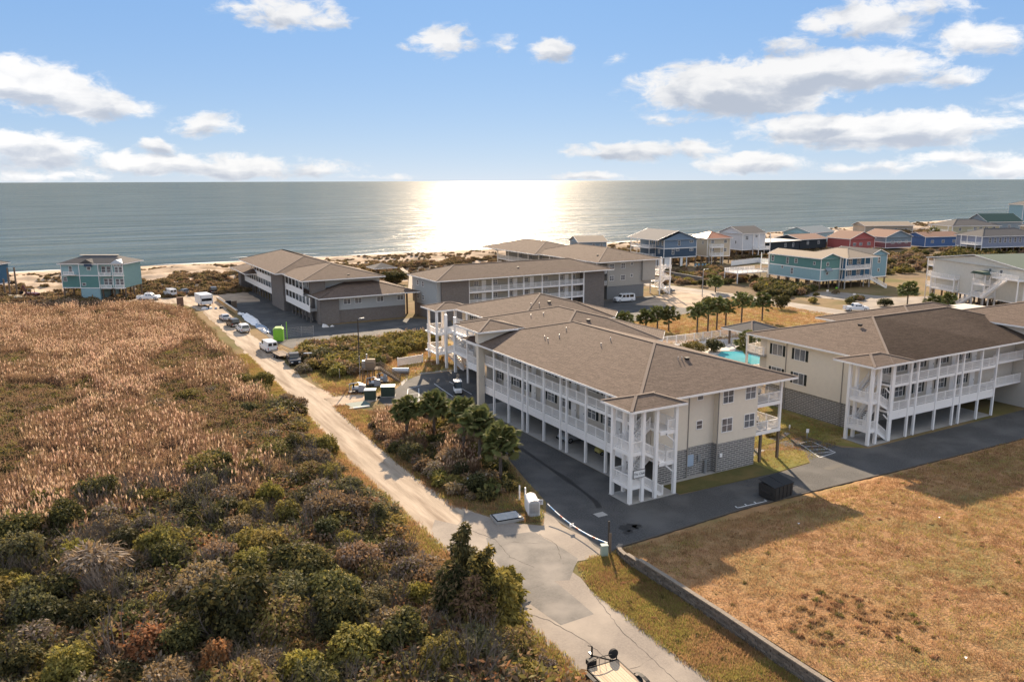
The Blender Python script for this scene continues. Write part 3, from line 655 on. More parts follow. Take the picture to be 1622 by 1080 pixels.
# cracks and seams in the old paving
MCRK=mat('crack_dark',(.07,.06,.05),rough=1)
def crackline(name,pts,w,seed,z):
    g=random.Random(seed); P2=[]
    for (xa,ya),(xb,yb) in zip(pts[:-1],pts[1:]):
        n_=max(2,int(math.hypot(xb-xa,yb-ya)/.35))
        for k in range(n_): P2.append((xa+(xb-xa)*k/n_+g.uniform(-.06,.06),ya+(yb-ya)*k/n_+g.uniform(-.06,.06)))
    b=MB(); 
    for i,(x,y) in enumerate(P2):
        ww=w*g.uniform(.3,1.2); b.v.append((x-ww,y-ww*.3,z)); b.v.append((x+ww,y+ww*.3,z))
    b.f=[(2*i,2*i+1,2*i+3,2*i+2) for i in range(len(P2)-1)]; struct(name,b,MCRK)
for i,pts in enumerate((((26.9,47),(28.2,44.5),(29.0,41.2),(29.1,38.0)),((33.2,46),(31.9,40.5),(31.4,34),(31.6,28)),((27.4,58),(29.8,56.4),(32.2,56.9),(34.4,55.2)),((30.2,61),(31.2,58),(30.7,54.5),(31.6,51.5)),((27.2,38),(28.2,37.2),(30.1,36.8),(32.8,37.4)),((34.2,52),(35.4,54.6),(35.1,57.4)),((28.0,50.2),(29.2,49.0),(31.2,49.2)))):
    crackline('road_crack',pts,.028,i,.0245)
for i,pts in enumerate((((40.5,53),(43,56),(44,60),(46,64)),((52,54),(57,55.2),(62,54.6),(69,55.3)),((47,56.5),(52,55.6),(55,53)),((66,56.9),(68,54),(72,53.2)),((43.2,66),(45.6,67.2),(48.6,67)),((84,54),(92,54.8),(101,54)))):
    crackline('asphalt_crack',pts,.03,20+i,.0165)
# ---------------- the apartment blocks ----------------
def axbox(b,P,al,inn,s0,s1,d0,d1,z0,z1):
    xs=[P[0]+al[0]*s+inn[0]*d for s in (s0,s1) for d in (d0,d1)]; ys=[P[1]+al[1]*s+inn[1]*d for s in (s0,s1) for d in (d0,d1)]
    return b.box(min(xs),max(xs),min(ys),max(ys),z0,z1)
def gallery(t,P,al,inn,posts,s0,s1,lv=(3.6,6.8),top=9.25,depth=1.9,beam=2.5,face='W',wins=(),doors=(),pw=.26,shut=MDARK,rail=MW,fasc=MW,ground=True,slabs=MCONC):
    X=lambda s,d:(P[0]+al[0]*s+inn[0]*d,P[1]+al[1]*s+inn[1]*d)
    pm=cache(('post',pw,top,fasc.name),lambda:MB().box(-pw/2,pw/2,-pw/2,pw/2,0,top).mesh('post',fasc))
    for s in posts: x,y=X(s,0); t.put('post',pm,(x,y,0))
    for k,z in enumerate(lv):
        b=MB(); axbox(b,P,al,inn,s0,s1,.04,depth,z-.22,z); t.mb('gallery_floor',b,slabs)
        b=MB(); axbox(b,P,al,inn,s0,s1,-.02,.035,z-.40,z-.03); t.mb('fascia_board',b,fasc)
        br=sorted(set([s0]+[s for s in posts if s0<s<s1]+[s1]))
        for a,c in zip(br[:-1],br[1:]):
            if c-a<.6: continue
            p=X(a+pw/2,0.0); q=X(c-pw/2,0.0)
            t.put('railing',rail_mesh(math.hypot(q[0]-p[0],q[1]-p[1]),1.05,rail),(p[0],p[1],z+.0),math.atan2(q[1]-p[1],q[0]-p[0]))
            if k==0 and beam:
                b=MB(); axbox(b,P,al,inn,a+.02,c-.02,-.045,.06,beam,z-.42); mid=(a+c)/2
                axbox(b,P,al,inn,mid-.02,mid+.02,-.06,-.045,beam,z-.42); t.mb('fascia_panel',b,fasc)
    for s,k,w,h in wins:
        x,y=X(s,depth-.03); window(t,face,x,y,lv[k]+1.55,w,h,2,2,shut)
    for s,k in doors:
        x,y=X(s,depth-.01); door(t,face,x,y,lv[k])
def vent(t,x,y,z,tall=True):
    b=MB()
    if tall: b.tube((x,y,z-.1),(x,y,z+.38),.055,n=7); 
    else: b.box(x-.2,x+.2,y-.2,y+.2,z-.05,z+.16); b.box(x-.26,x+.26,y-.26,y+.26,z+.16,z+.22)
    t.mb('roof_vent',b,MSTEEL if tall else MBMET)
def tower(t,x0,x1,y0,y1,top,lv=(3.6,6.8),xp=None,xe=None,xposts=(),xm=None):
    "open stair tower: landings at the low-x end, platforms at the high-x end"
    pm=cache(('tp',top),lambda:MB().box(-.17,.17,-.17,.17,0,top).mesh('post',MW))
    xm=xm or x0+1.45; ym=(y0+y1)/2
    for x,y in ((x0,y0),(x0,y1),(xm+.05,y0),(x1,y0),(xm+.05,y1))+tuple((q,y0) for q in xposts): t.put('post',pm,(x,y,0))
    zz=[0]+list(lv)
    for k in range(2):
        z0=zz[k]; z1=zz[k+1]; zm=(z0+z1)/2
        b=MB(); b.box(x0,xm,y0,y1,zm-.2,zm); t.mb('landing',b,MW)
        b=MB(); b.box(x0,xm,y0-.06,y0,zm-.38,zm-.02); b.box(x0-.06,x0,y0,y1,zm-.38,zm-.02); t.mb('fascia_board',b,MW)
        railing(t,(x0+.1,y0),(xm,y0),zm); railing(t,(x0,y1),(x0,y0),zm); railing(t,(x0,y1),(xm,y1),zm)
        stair(t,(xe,(y0+ym)/2,z0),(xm,(y0+ym)/2,zm),(ym-y0)-.3,rails=(1,1))
        stair(t,(xm,(y1+ym)/2,zm),(xp,(y1+ym)/2,z1),(ym-y0)-.3,rails=(1,1))
        b=MB(); b.box(xp,x1,y0,y1,z1-.22,z1); t.mb('platform',b,MW)
        b=MB(); b.box(xp,x1,y0-.06,y0,z1-.4,z1-.02); t.mb('fascia_board',b,MW)
        railing(t,(xp+.9,y0),(x1,y0),z1); railing(t,(x1,y0),(x1,y1),z1)
        b=MB(); b.beam((x1-.1,y0,z1-1.3),(x1-1.3,y0,z1-.3),.12); t.mb('brace',b,MW)
def sign_board(t,x,y,z):
    b=MB().box(x-.75,x+.75,y-.05,y,z-.42,z+.42); o=t.mb('name_sign',b,mat('sign_frame',(.12,.11,.10),rough=.6))
    t.mb('sign_face',MB().box(x-.68,x+.68,y-.065,y-.05,z-.35,z+.35),mat('sign_white',(.7,.69,.66),rough=.6),parent=o)
    for tx,sz,dz in (('The Dolphin',.27,.05),('BUILDING A',.12,-.22)): pass
    c=bpy.data.curves.new('lettering','FONT'); c.body='The Oaks'; c.size=.36; c.align_x='CENTER'; c.align_y='CENTER'; c.extrude=.004; c.shear=.25
    f=bpy.data.objects.new('lettering',c); dg=bpy.context.evaluated_depsgraph_get(); COL.objects.link(f); bpy.context.view_layer.update()
    me=bpy.data.meshes.new_from_object(f.evaluated_get(bpy.context.evaluated_depsgraph_get())); bpy.data.objects.remove(f)
    me.materials.clear(); me.materials.append(MBMET)
    l=t.put('lettering',me,(x-t.sh[0],y-.07-t.sh[1],z-t.sh[2]),0,parent=o,rx=PI/2)
def wallbox(t,x0,x1,y0,y1,z0,z1,m,name='wall'): return t.mb(name,MB().box(x0,x1,y0,y1,z0,z1),m)
def downpipe(t,x,y,z0,z1): t.mb('downpipe',MB().box(x-.045,x+.045,y-.09,y,z0,z1),mat('downpipe_tan',(.30,.27,.235),rough=.6))
def building_a():
    t=T('apartment_building','three storey cream apartment block nearest the camera with brown hip roof and white galleries','apartment building',(60,78,0),world=True)
    # walls
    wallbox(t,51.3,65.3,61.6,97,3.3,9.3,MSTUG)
    wallbox(t,51.4,55.9,61.0,61.6,3.25,9.3,MSTUC,'end_wall'); wallbox(t,55.9,59.7,61.3,61.6,3.25,9.3,MSTUC,'end_wall'); wallbox(t,59.7,65.45,60.6,61.6,3.25,9.3,MSTUC,'end_wall')
    wallbox(t,51.9,55.9,61.05,61.6,.0,3.25,MBLK,'block_wall'); wallbox(t,55.9,59.75,61.35,61.6,.0,3.25,MBLK,'block_wall'); wallbox(t,59.75,65.35,60.65,61.6,.0,3.25,MBLK,'block_wall')
    wallbox(t,65.0,65.35,61.6,66,.0,3.25,MBLK,'block_wall')
    wallbox(t,57.6,58.0,62,96.6,0,3.3,MBLK,'block_wall'); wallbox(t,49.4,51.3,61,97,3.35,3.38,MCONC,'ceiling_panel')
    for y in (68,75,82,89,95.6): wallbox(t,56.6,57.6,y-.2,y+.2,0,3.3,MSTUG,'pier')
    for z,k in ((8.4,0),(5.2,1)):
        for x in (60.98,64.28): window(t,'S',x,60.6,z,1.45,1.45,2,2)
        window(t,'S',57.66,61.3,z+(.35 if k==0 else .35),.75,.85,1,2)
    downpipe(t,55.85,61.0,.1,9.2); downpipe(t,59.65,60.6,.1,9.2)
    t.mb('utility_box',MB().box(60.1,60.45,60.5,60.6,1.7,2.1),MW); t.mb('meter_box',MB().box(57.6,58.0,61.2,61.3,1.5,2.2),MSTEEL)
    t.mb('meter_box',MB().box(55.95,56.9,61.1,61.3,1.2,2.4),mat('pale_blue_panel',(.35,.42,.50),rough=.6)); t.mb('pipe',MB().tube((58.6,61.1,0),(58.6,61.1,1.5),.16),MSTEEL)
    # west gallery of near part
    Y=[66.6,70.35,74.2,75.5,79.2,83.05,84.25,87.85,91.8]
    P=(49.4,61.2)
    posts=[y-61.2 for y in Y]
    wn=[];dr=[]
    for i,y in enumerate((64.2,68.3,72.3,76.8,80.9,85.9,89.5,93.2)):
        for k in (0,1):
            wn.append((y-61.2+(.6 if i%2 else -.4),k,1.5,1.4)); dr.append((y-61.2-(1.25 if i%2 else -1.5),k))
    gallery(t,P,(0,1),(1,0),posts,0.2,33.6,face='W',wins=wn,doors=dr)
    # roof of the near part
    hip_roof(t,[(48.3,60.0),(70.95,60.0),(70.95,99.5),(48.3,99.5)][:],9.42,.268,MROOF)
    # stair tower
    tower(t,46.35,51.9,58.45,61.35,9.3,xp=49.9,xe=50.6,xposts=(49.45,),xm=47.75)
    hip_roof(t,[(45.9,57.95),(52.9,57.95),(52.9,62.9),(45.9,62.9)],9.5,.30,MROOF)
    sign_board(t,47.25,58.25,3.05)
    # east balconies
    pm=cache(('post',.26,9.25,'w'),lambda:MB().box(-.13,.13,-.13,.13,3.2,9.25).mesh('post',MW)); pl=cache('lowp',lambda:MB().box(-.13,.13,-.13,.13,0,3.2).mesh('post',MWOOD))
    for y in (60.8,64.6,72.0,76,84): t.put('post',pm,(69.2,y,0)); t.put('post',pl,(69.2,y,0)); t.put('post',pl,(66.4,y+.0,0))
    for z in (3.6,6.8):
        t.mb('balcony_floor',MB().box(65.3,69.3,60.75,90,z-.2,z),MCONC); t.mb('fascia_board',MB().box(65.45,69.36,60.68,60.75,z-.42,z-.03),MW); t.mb('fascia_board',MB().box(69.3,69.36,60.75,90,z-.42,z-.03),MW)
        railing(t,(65.5,60.8),(69.1,60.8),z)
        for a,b in ((60.9,64.5),(64.7,72),(72,76),(76,84)): railing(t,(69.2,a),(69.2,b),z)
        t.mb('divider_wall',MB().box(65.5,67.6,64.6,64.75,z,z+2.6),MSTUC)
    # bay between near and middle part: fin wall with raised roof
    wallbox(t,48.35,49.25,94.3,94.9,0,10.9,MSTUC,'bay_wall'); wallbox(t,49.25,55.0,94.35,94.9,6.9,10.9,MSTUC,'bay_wall'); wallbox(t,48.35,55,94.9,95.2,9.6,10.9,MSTUC,'bay_wall')
    wallbox(t,49.6,51.2,94.3,94.9,3.4,6.8,MSTUG,'bay_wall')
    hip_roof(t,[(48.0,93.5),(55.2,93.5),(55.2,101),(48.0,101)],11.2,.26,MROOF)
    # middle part
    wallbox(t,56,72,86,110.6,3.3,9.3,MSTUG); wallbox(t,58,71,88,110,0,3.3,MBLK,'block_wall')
    gallery(t,(54.1,97.2),(0,1),(1,0),[0.2,4,8,12],0,12.2,face='W',wins=[(2,0,1.5,1.4),(6,1,1.5,1.4),(9.8,0,1.5,1.4),(9.8,1,1.5,1.4)],doors=[(4.6,0),(4.6,1)])
    hip_roof(t,[(53.6,84.2),(71.8,84.2),(76.4,89.2),(76.4,111.5),(53.6,111.5)],9.45,.268,MROOF)
    # far part
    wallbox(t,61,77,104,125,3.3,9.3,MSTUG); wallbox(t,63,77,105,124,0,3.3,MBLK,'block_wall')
    gallery(t,(59.1,109.6),(0,1),(1,0),[0.2,5,9.8,14],0,14.4,face='W',wins=[(3,0,1.5,1.4),(3,1,1.5,1.4),(11,0,1.5,1.4),(11,1,1.5,1.4)],doors=[(7,0),(7,1)])
    hip_roof(t,[(58.9,102.6),(77.4,102.6),(81.3,107.1),(81.3,125.7),(58.9,125.7)],9.45,.268,MROOF)
    # far stair tower
    pt=cache('tp2',lambda:MB().box(-.19,.19,-.19,.19,0,9.25).mesh('post',MW))
    for x,y in ((55.4,123.5),(56.3,128.9),(58.9,128.8),(57,123.5),(55.6,116.8),(58.9,123.5),(55.4,119.8)): t.put('post',pt,(x,y,0))
    for k,(z0,z1) in enumerate(((0,3.6),(3.6,6.8))):
        zm=(z0+z1)/2
        t.mb('landing',MB().box(55.5,58.8,123.6,128.8,zm-.22,zm),MW)
        railing(t,(55.4,123.6),(55.9,128.8),zm); railing(t,(56.2,128.8),(58.8,128.8),zm); 
        stair(t,(57.9,117.2,z0),(57.9,123.6,zm),1.3); stair(t,(56.3,123.6,zm),(56.3,117.2,z1),1.4)
        t.mb('platform',MB().box(55.5,59.1,109.6,117.2,z1-.22,z1),MW); t.mb('fascia_board',MB().box(55.42,55.5,109.6,117.2,z1-.45,z1-.03),MW)
        railing(t,(55.5,110),(55.5,117.1),z1)
    hip_roof(t,[(55.0,123.0),(62.5,123.0),(62.5,129.4),(55.0,129.4)],9.45,.26,MROOF)
    for x,y,tl in ((54.2,67.9,1),(56.1,70.6,1),(55.5,80.2,1),(57.3,85.2,1),(60.5,93.3,1),(58.6,94.5,1),(63.5,64.3,1),(64.1,64.4,1),(64.6,63.9,0),(64.6,97,0),(59,98.5,1),(63,107,1),(66,112,0),(71.8,95,0)):
        pass
    def rz(x,y):
        return 9.42+.268*max(min(x-48.3,70.95-x,y-60.0,99.5-y),min(x-53.6,76.4-x,y-84.2,111.5-y),min(x-58.9,81.3-x,y-102.6,125.7-y))
    for px,py,tl in ((863,536,1),(868,540,1),(952,548,1),(967,539,1),(886,534,1),(897,523,1),(861,499,1),(841,502,1),(870,491,0),(841,484,1),(854,483,1),(870,479,0),(932,508,0),(1074,570,1),(1080,570,1),(1088,569,0)):
        lo,hi=9.4,12.6
        for _ in range(30):
            m=(lo+hi)/2; x,y=G(px,py,m)
            if rz(x,y)>m: lo=m
            else: hi=m
        vent(t,x,y,lo,bool(tl))
building_a()
def building_b():
    t=T('apartment_building','cream apartment block on the right with west windows framed by dark shutters','apartment building',(96,69,0),world=True)
    wallbox(t,85.2,114.4,60.2,79,3.2,9.6,MSTUG)
    wallbox(t,85.1,85.2,60.1,77.7,3.15,9.55,MSTUC,'end_wall'); wallbox(t,85.25,85.5,62,77.7,0,3.15,MBLK,'block_wall'); wallbox(t,85.5,107,64,64.3,0,3.2,MBLK,'block_wall'); wallbox(t,85.5,107,77,77.3,0,3.2,MBLK,'block_wall')
    for z in (8.1,4.85):
        for y in (75.8,71.95): window(t,'W',85.1,y,z,1.7,1.5,2,1,MDARK)
    for y in (74.2,65.1): t.mb('downpipe',MB().box(85.0,85.1,y-.045,y+.045,.1,9.4),mat('downpipe_tan',(.30,.27,.235)))
    xs=[85.25,88.7,90.1,94.2,98.0,99.4,103.4,106.9]
    gallery(t,(85.2,58.3),(1,0),(0,1),[x-85.2 for x in xs],0,21.75,lv=(3.75,7.0),top=9.55,beam=2.6,face='S',
      wins=[(x-85.2,k,1.5,1.4) for x in (89.4,93.2,97.9,102.6) for k in (0,1)]+[(1.4,0,.9,1.4),(1.4,1,.9,1.4)],doors=[(x-85.2,k) for x in (91.4,95.6,100.4,104.8) for k in (0,1)])
    tower(t,81.65,85.5,58.35,61.4,9.5,lv=(3.75,7.0),xp=84.9,xe=85.6,xm=82.9)
    hip_roof(t,[(80.9,57.6),(88.4,57.6),(88.4,63.4),(80.9,63.4)],9.75,.26,MROOF)
    hip_roof(t,[(84.2,57.75),(107.6,57.75),(124,57.75),(124,80.9),(84.2,80.9)][:2]+[(124,57.75),(124,80.9),(84.2,80.9)],9.72,.262,MROOF)
    # second set of galleries beyond the first, set back
    for z in (3.75,7.0):
        t.mb('gallery_floor',MB().box(107,114.4,58.9,60.4,z-.3,z),MW); railing(t,(107.1,58.95),(114.3,58.95),z)
        t.mb('balcony_floor',MB().box(84.6,88,77.7,81,z-.25,z),MCONC); railing(t,(84.7,81),(84.7,77.8),z); railing(t,(84.7,81),(88,81),z)
    for x,y in ((84.7,81),(88,81)): t.put('post',cache(('post',.26,9.55,MW.name),lambda:MB().box(-.13,.13,-.13,.13,0,9.5).mesh('post',MW)),(x,y,0))
    # projecting wing at the frame edge
    wallbox(t,114.5,128,54.6,76,0,11.2,MSTUG,'wing_wall')
    hip_roof(t,[(113.9,54),(136,54),(136,72),(113.9,72)],11.3,.26,MROOF)
    hip_roof(t,[(104.9,68),(130,68),(130,86.2),(104.9,86.2)],9.45,.262,MROOF); wallbox(t,106,127,79,85,0,9.3,MSTUG)
    vent(t,92.0,68.3,12.0,False)
building_b()
def building_c():
    t=T('apartment_building','low brown brick and white apartment block by the dunes, dark car park in front','apartment building',(57,200,0),world=True)
    wg=mat('pale_grey_siding',(.40,.40,.38),(.36,.36,.34),2,rough=.8,mode='siding',bump=.3)
    # two storey near block
    wallbox(t,49.9,69.5,172.4,190,2.9,5.75,wg); wallbox(t,49.9,69.5,172.5,190,0,2.9,MBRK,'brick_wall'); wallbox(t,49.5,53.6,171.9,173,0,5.75,MBRK,'corner_pier'); wallbox(t,49.3,50.6,172,174.5,0,5.7,MBRK,'corner_pier')
    for x in (55.6,58.2,63.4,68.3): window(t,'S',x,172.4,4.7,1.5,1.1,2,1)
    hip_roof(t,[(48.8,170.9),(72.6,170.9),(72.6,194),(48.8,194)],5.95,.262,MROOF)
    for y in (171.5,177): t.mb('post',MB().box(71.6,71.95,y-.17,y+.17,0,5.7),MWOOD)
    # tall block
    wallbox(t,50.2,66,179.5,235,2.9,9.1,wg); wallbox(t,51.5,66,180,235,0,2.9,MBRK,'brick_wall')
    wallbox(t,47.2,51,195.5,207.5,0,9.1,MBRK,'brick_pier'); wallbox(t,49.2,52.5,178,179.6,0,9.1,MBRK,'brick_pier'); wallbox(t,46.6,50,243,246.5,0,6,MBRK,'brick_pier')
    hip_roof(t,[(46.8,177),(66.6,177),(66.6,200),(46.8,200)],9.3,.262,MROOF)
    hip_roof(t,[(44.9,193),(65.0,193),(65.0,236),(44.9,236)],9.5,.30,MROOF)
    hip_roof(t,[(44.6,226),(62,226),(62,248),(44.6,248)],6.2,.262,MROOF); wallbox(t,50,62,235,245,0,6,wg)
    dk=mat('dark_gallery_opening',(.05,.05,.052),(.08,.08,.08),1)
    # galleries: solid white parapets and dark window bands
    for y0,y1,levels in ((174.6,195.4,((2.9,6),)),(179.6,195.4,((5.9,5),)),(207.6,243,((2.9,9),)),(207.6,233,((5.9,7),))):
        for z,n in levels:
            t.mb('gallery_floor',MB().box(47.8,50.2,y0,y1,z-.2,z),MCONC); t.mb('parapet',MB().box(47.72,47.85,y0,y1,z-.4,z+1.1),MW)
            k=max(2,int((y1-y0)/2.9)); pm=cache(('cp',),lambda:MB().box(-.09,.09,-.09,.09,0,1.75).mesh('post',MW))
            for i in range(k+1): t.put('post',pm,(47.8,y0+.1+(y1-y0-.2)*i/k,z+1.1))
            for i in range(k): window(t,'W',50.17,y0+(y1-y0)*(i+.5)/k,z+1.6,1.2,1.3,2,1)
    for i in range(22):
        y=176+i*3.1
        if 194<y<208: continue
        t.mb('pier',MB().box(48.1,48.4,y-.15,y+.15,0,2.7),MBRK)
    for x,y in ((60,190),(62,182),(55,205),(58,178)): vent(t,x,y,9.9 if y<200 else 11.5,False)
building_c()
def building_d():
    t=T('apartment_building','long three storey block with white railed galleries and brown brick ends behind the near block','apartment building',(93,168,0),world=True)
    ws=mat('beige_gallery_wall',(.42,.38,.31),(.37,.335,.275),2,rough=.85)
    wallbox(t,76,113,164.6,177,2.9,9.1,ws); wallbox(t,77,113,165,177,0,2.9,MBRK,'brick_wall')
    wallbox(t,73.2,74.2,162.8,176.8,3,9.1,mat('pale_grey_siding',(.4,.4,.38)),'end_wall'); wallbox(t,74.2,81,162.3,166,0,9.05,MBRK,'brick_pier'); wallbox(t,113,119,162.5,178,0,9.05,MBRK,'brick_pier'); wallbox(t,73.3,74.2,163,176,0,3,MBRK,'brick_wall')
    for z in (4.6,7.7):
        for y in (173.5,170.5): window(t,'W',73.2,y,z,1.0,1.1,1,2)
    xs=[81.1,87.2,91.5,95.6,100.7,105.6,109.3,112.8]
    gallery(t,(81.1,162.6),(1,0),(0,1),[x-81.1 for x in xs],0,31.8,lv=(3.2,6.2),top=9.05,beam=0,face='S',depth=2,wins=[(x-81.1,k,1.1,.9) for x in (84,89,93,97.4,103,107.4,111) for k in (0,1)],doors=[(x-81.1,k) for x in (86,94.4,99,109) for k in (0,1)],shut=None)
    hip_roof(t,[(72.4,161.2),(121,161.2),(121,178),(72.4,178)],9.3,.30,MROOF)
    for x,y in ((96,166),(84,167),(91,168)): vent(t,x,y,10.6,False)
building_d()
def building_e():
    t=T('apartment_building','beige three storey block with open balconies and long roof, white van parked in front','apartment building',(133,195,0),world=True)
    ws=mat('taupe_siding',(.37,.345,.30),(.33,.305,.265),2,rough=.85,mode='siding',bump=.3)
    wallbox(t,126.2,141,171,226,3.4,10,ws); wallbox(t,126.2,138.5,171.1,226,0,3.4,mat('grey_block_far',(.16,.16,.16),(.19,.19,.185),2),'block_wall'); wallbox(t,137.5,141.8,170.4,172.4,4.4,10,ws,'projecting_bay')
    for z in (5.6,8.7):
        for x in (127.6,131.3): window(t,'S',x,171,z,1.3,1.3,2,2)
        window(t,'S',134.2,171,z+.4,.7,.7,1,1)
    hip_roof(t,[(122.0,169.6),(143.6,169.6),(143.6,206),(122.0,206)],10.15,.255,MROOF); hip_roof(t,[(120.0,198),(141,198),(141,231),(120,231)],10.2,.255,MROOF)
    gallery(t,(122.8,171.2),(0,1),(1,0),[0,5,11,17,23,29,35,41,47,54],0,54.2,lv=(3.9,7.0),top=10,depth=3.3,beam=0,face='W',wins=[(s,k,1.6,1.5) for s in (3,9,15,21,27,33,39,45) for k in (0,1)],shut=None)
    for z in (3.9,7.0): railing(t,(122.9,171.2),(126.1,171.2),z)
    pw=cache('ep',lambda:MB().box(-.15,.15,-.15,.15,0,10).mesh('post',MW))
    for x,y in ((144,171),(144,175),(147.6,171),(147.6,175)): t.put('post',pw,(x,y,0))
    for z0,z1 in ((0,3.9),(3.9,7.0)):
        t.mb('landing',MB().box(144,145.4,171,175,(z0+z1)/2-.2,(z0+z1)/2),MW); railing(t,(144,171),(145.4,171),(z0+z1)/2); railing(t,(141.5,171),(144,171),z1)
        stair(t,(148,172,z0),(145.2,172,(z0+z1)/2),1.2); stair(t,(145.2,174,(z0+z1)/2),(148,174,z1),1.2); t.mb('platform',MB().box(141,144,171,175.4,z1-.2,z1),MW); railing(t,(144,171),(148,171),z1)
    for x,y in ((126.5,176),(130,188),(131.5,181),(133,175)): vent(t,x,y,11.3,False)
building_e()
# ---------------- houses ----------------
def hm(name,c,k=.86): return mat(name,c,tuple(q*k for q in c),1.5,rough=.8,mode='siding',bump=.25)
RDARK=mat('dark_shingle',(.065,.062,.062),(.09,.085,.082),4,rough=.95,bump=.3); RGREY=mat('grey_shingle',(.13,.125,.12),(.17,.16,.15),4,rough=.95,bump=.3)
RORG=mat('orange_metal_roof',(.42,.17,.075),(.36,.14,.06),2,rough=.45); RBRN=mat('rust_brown_shingle',(.22,.115,.075),(.18,.095,.065),4,rough=.9); RGRN=mat('green_shingle',(.055,.085,.065),(.075,.105,.08),4,rough=.9); RTAN=mat('tan_shingle',(.30,.235,.17),(.25,.195,.14),3,rough=.9)
def house(label,loc,rz,w,d,zf,zt,wm,rm,roof='gable_x',pitch=.4,ov=.5,wins=(),trim=True,stilts=True,decks=(),name='beach_house',cat='house',wm2=None,over=None,ext=None):
    "local axes: x along the front (south) wall, y back; zf floor height on piles, zt eaves"
    t=T(name,label,cat,(loc[0],loc[1],0),rz)
    zm=(zf+zt)/2 if wm2 else zt
    t.mb('wall',MB().box(0,w,0,d,zf,zm),wm)
    if wm2: t.mb('upper_wall',MB().box(0,w,0,d,zm+.0,zt),wm2)
    if trim:
        b=MB(); b.box(-.06,w+.06,-.05,0,zf-.25,zf+.02); b.box(-.05,0,0,d,zf-.25,zf+.02); b.box(w,w+.05,0,d,zf-.25,zf+.02)
        for x in (0,w):
            b.box(x-.09,x+.09,-.06,.06,zf,zt)
        b.box(-.06,.09,d-.09,d+.06,zf,zt)
        if wm2: b.box(-.03,w+.03,-.06,0,zm-.15,zm+.12); b.box(-.06,0,0,d,zm-.15,zm+.12)
        t.mb('trim',b,MW)
    if stilts and zf>1:
        nx=max(2,int(w/3.2)+1); ny=max(2,int(d/3.5)+1); pm=cache(('stilt',zf),lambda:MB().box(-.16,.16,-.16,.16,0,zf).mesh('pile',MWOOD))
        for i in range(nx):
            for j in range(ny): t.put('pile',pm,(.2+(w-.4)*i/(nx-1),.2+(d-.4)*j/(ny-1),0))
    x0,x1,y0,y1=-ov,w+ov,-ov,d+ov
    if over: x0-=over[0]; x1+=over[1]; y0-=over[2]; y1+=over[3]
    poly=[(x0,y0),(x1,y0),(x1,y1),(x0,y1)]
    if roof=='gable_y': # ridge runs back, gable faces front
        hip_roof(t,poly,zt,pitch,rm,gable=(0,2),caps=False); gable_tri(t,(0,0),(w,0),zt,pitch*(w/2+ov)-.15,.3,wm2 or wm); gable_tri(t,(0,d-.3),(w,d-.3),zt,pitch*(w/2)-.05,.3,wm2 or wm)
    elif roof=='gable_x':
        hip_roof(t,poly,zt,pitch,rm,gable=(1,3),caps=False); gable_tri(t,(0,d),(0,0),zt,pitch*(d/2+ov)-.15,.3,wm2 or wm); gable_tri(t,(w,0),(w,d),zt,pitch*(d/2+ov)-.15,.3,wm2 or wm)
    elif roof=='hip': hip_roof(t,poly,zt,pitch,rm,caps=True,cap_m=rm)
    elif roof=='flat':
        t.mb('roof',MB().box(x0,x1,y0,y1,zt,zt+.25),rm)
    for f,u,z,ww,hh in wins:
        x,y={'S':(u,-.002),'W':(-.002,u),'E':(w+.002,u),'N':(u,d+.002)}[f]
        window(t,f,x,y,z,ww,hh,2 if ww>1.3 else 1,2 if hh>1 else 1)
    for x0,x1,y0,y1,z,rails in decks:
        t.mb('deck',MB().box(x0,x1,y0,y1,z-.3,z),MW)
        if 'S' in rails: railing(t,(x0,y0),(x1,y0),z)
        if 'W' in rails: railing(t,(x0,y1),(x0,y0),z)
        if 'E' in rails: railing(t,(x1,y0),(x1,y1),z)
        if 'N' in rails: railing(t,(x1,y1),(x0,y1),z)
        for x in (x0+.1,x1-.1):
            for y in (y0+.1,y1-.1):
                if not(0<x<w and 0<y<d): t.mb('deck_post',MB().box(x-.11,x+.11,y-.11,y+.11,0,z-.3 if 'r' not in rails else zt),MW)
    return t
navy=hm('navy_siding',(.055,.085,.125)); slate=hm('slate_blue_siding',(.16,.22,.29)); teal=hm('teal_siding',(.23,.36,.34)); dteal=hm('deep_teal_siding',(.12,.25,.225)); crm=hm('warm_cream_siding',(.52,.44,.33)); wht=hm('white_siding',(.58,.58,.58)); bge=hm('beige_siding',(.42,.36,.28)); red=hm('red_siding',(.42,.11,.095)); mar=hm('maroon_siding',(.22,.11,.115)); roy=hm('royal_blue_siding',(.08,.15,.31)); lav=hm('lavender_grey_siding',(.25,.27,.34)); turq=hm('turquoise_siding',(.30,.44,.45)); char=hm('charcoal_siding',(.035,.04,.045)); gry=hm('blue_grey_siding',(.22,.27,.30)); yel=hm('pale_yellow_siding',(.50,.44,.29)); sea_=hm('sea_blue_siding',(.19,.32,.38)); grn=hm('pale_green_siding',(.30,.40,.30)); blu=hm('deep_blue_siding',(.05,.13,.21))
h=house('navy and slate blue beach house with white triple balconies facing the sea glare',(191,225),R(-4),14.5,15,3.6,10.0,navy,RGREY,'gable_y',.33,.6,
  wins=[('S',6.6,8.6,.9,1.7),('S',12.2,9,1.5,.7),('S',4,5.6,.9,1.9),('S',6,6.2,1.3,.7),('S',12.2,6,1.5,.7),('W',1.0,8.6,.9,1.5),('W',3.6,8.7,.9,1.7),('W',7.2,8.8,.9,1.2),('W',3,5.6,.9,1.3)],wm2=slate,decks=[(-3,0,5,17,3.6,'SWr'),(-3,0,5,17,6.9,'SW')],over=(3,0,0,3))
h.mb('garage_wall',MB().box(.2,3,.2,14,0,3.5).box(7.6,8.6,.2,.5,0,3.5).box(10.3,10.9,.2,.5,0,3.5),MW)
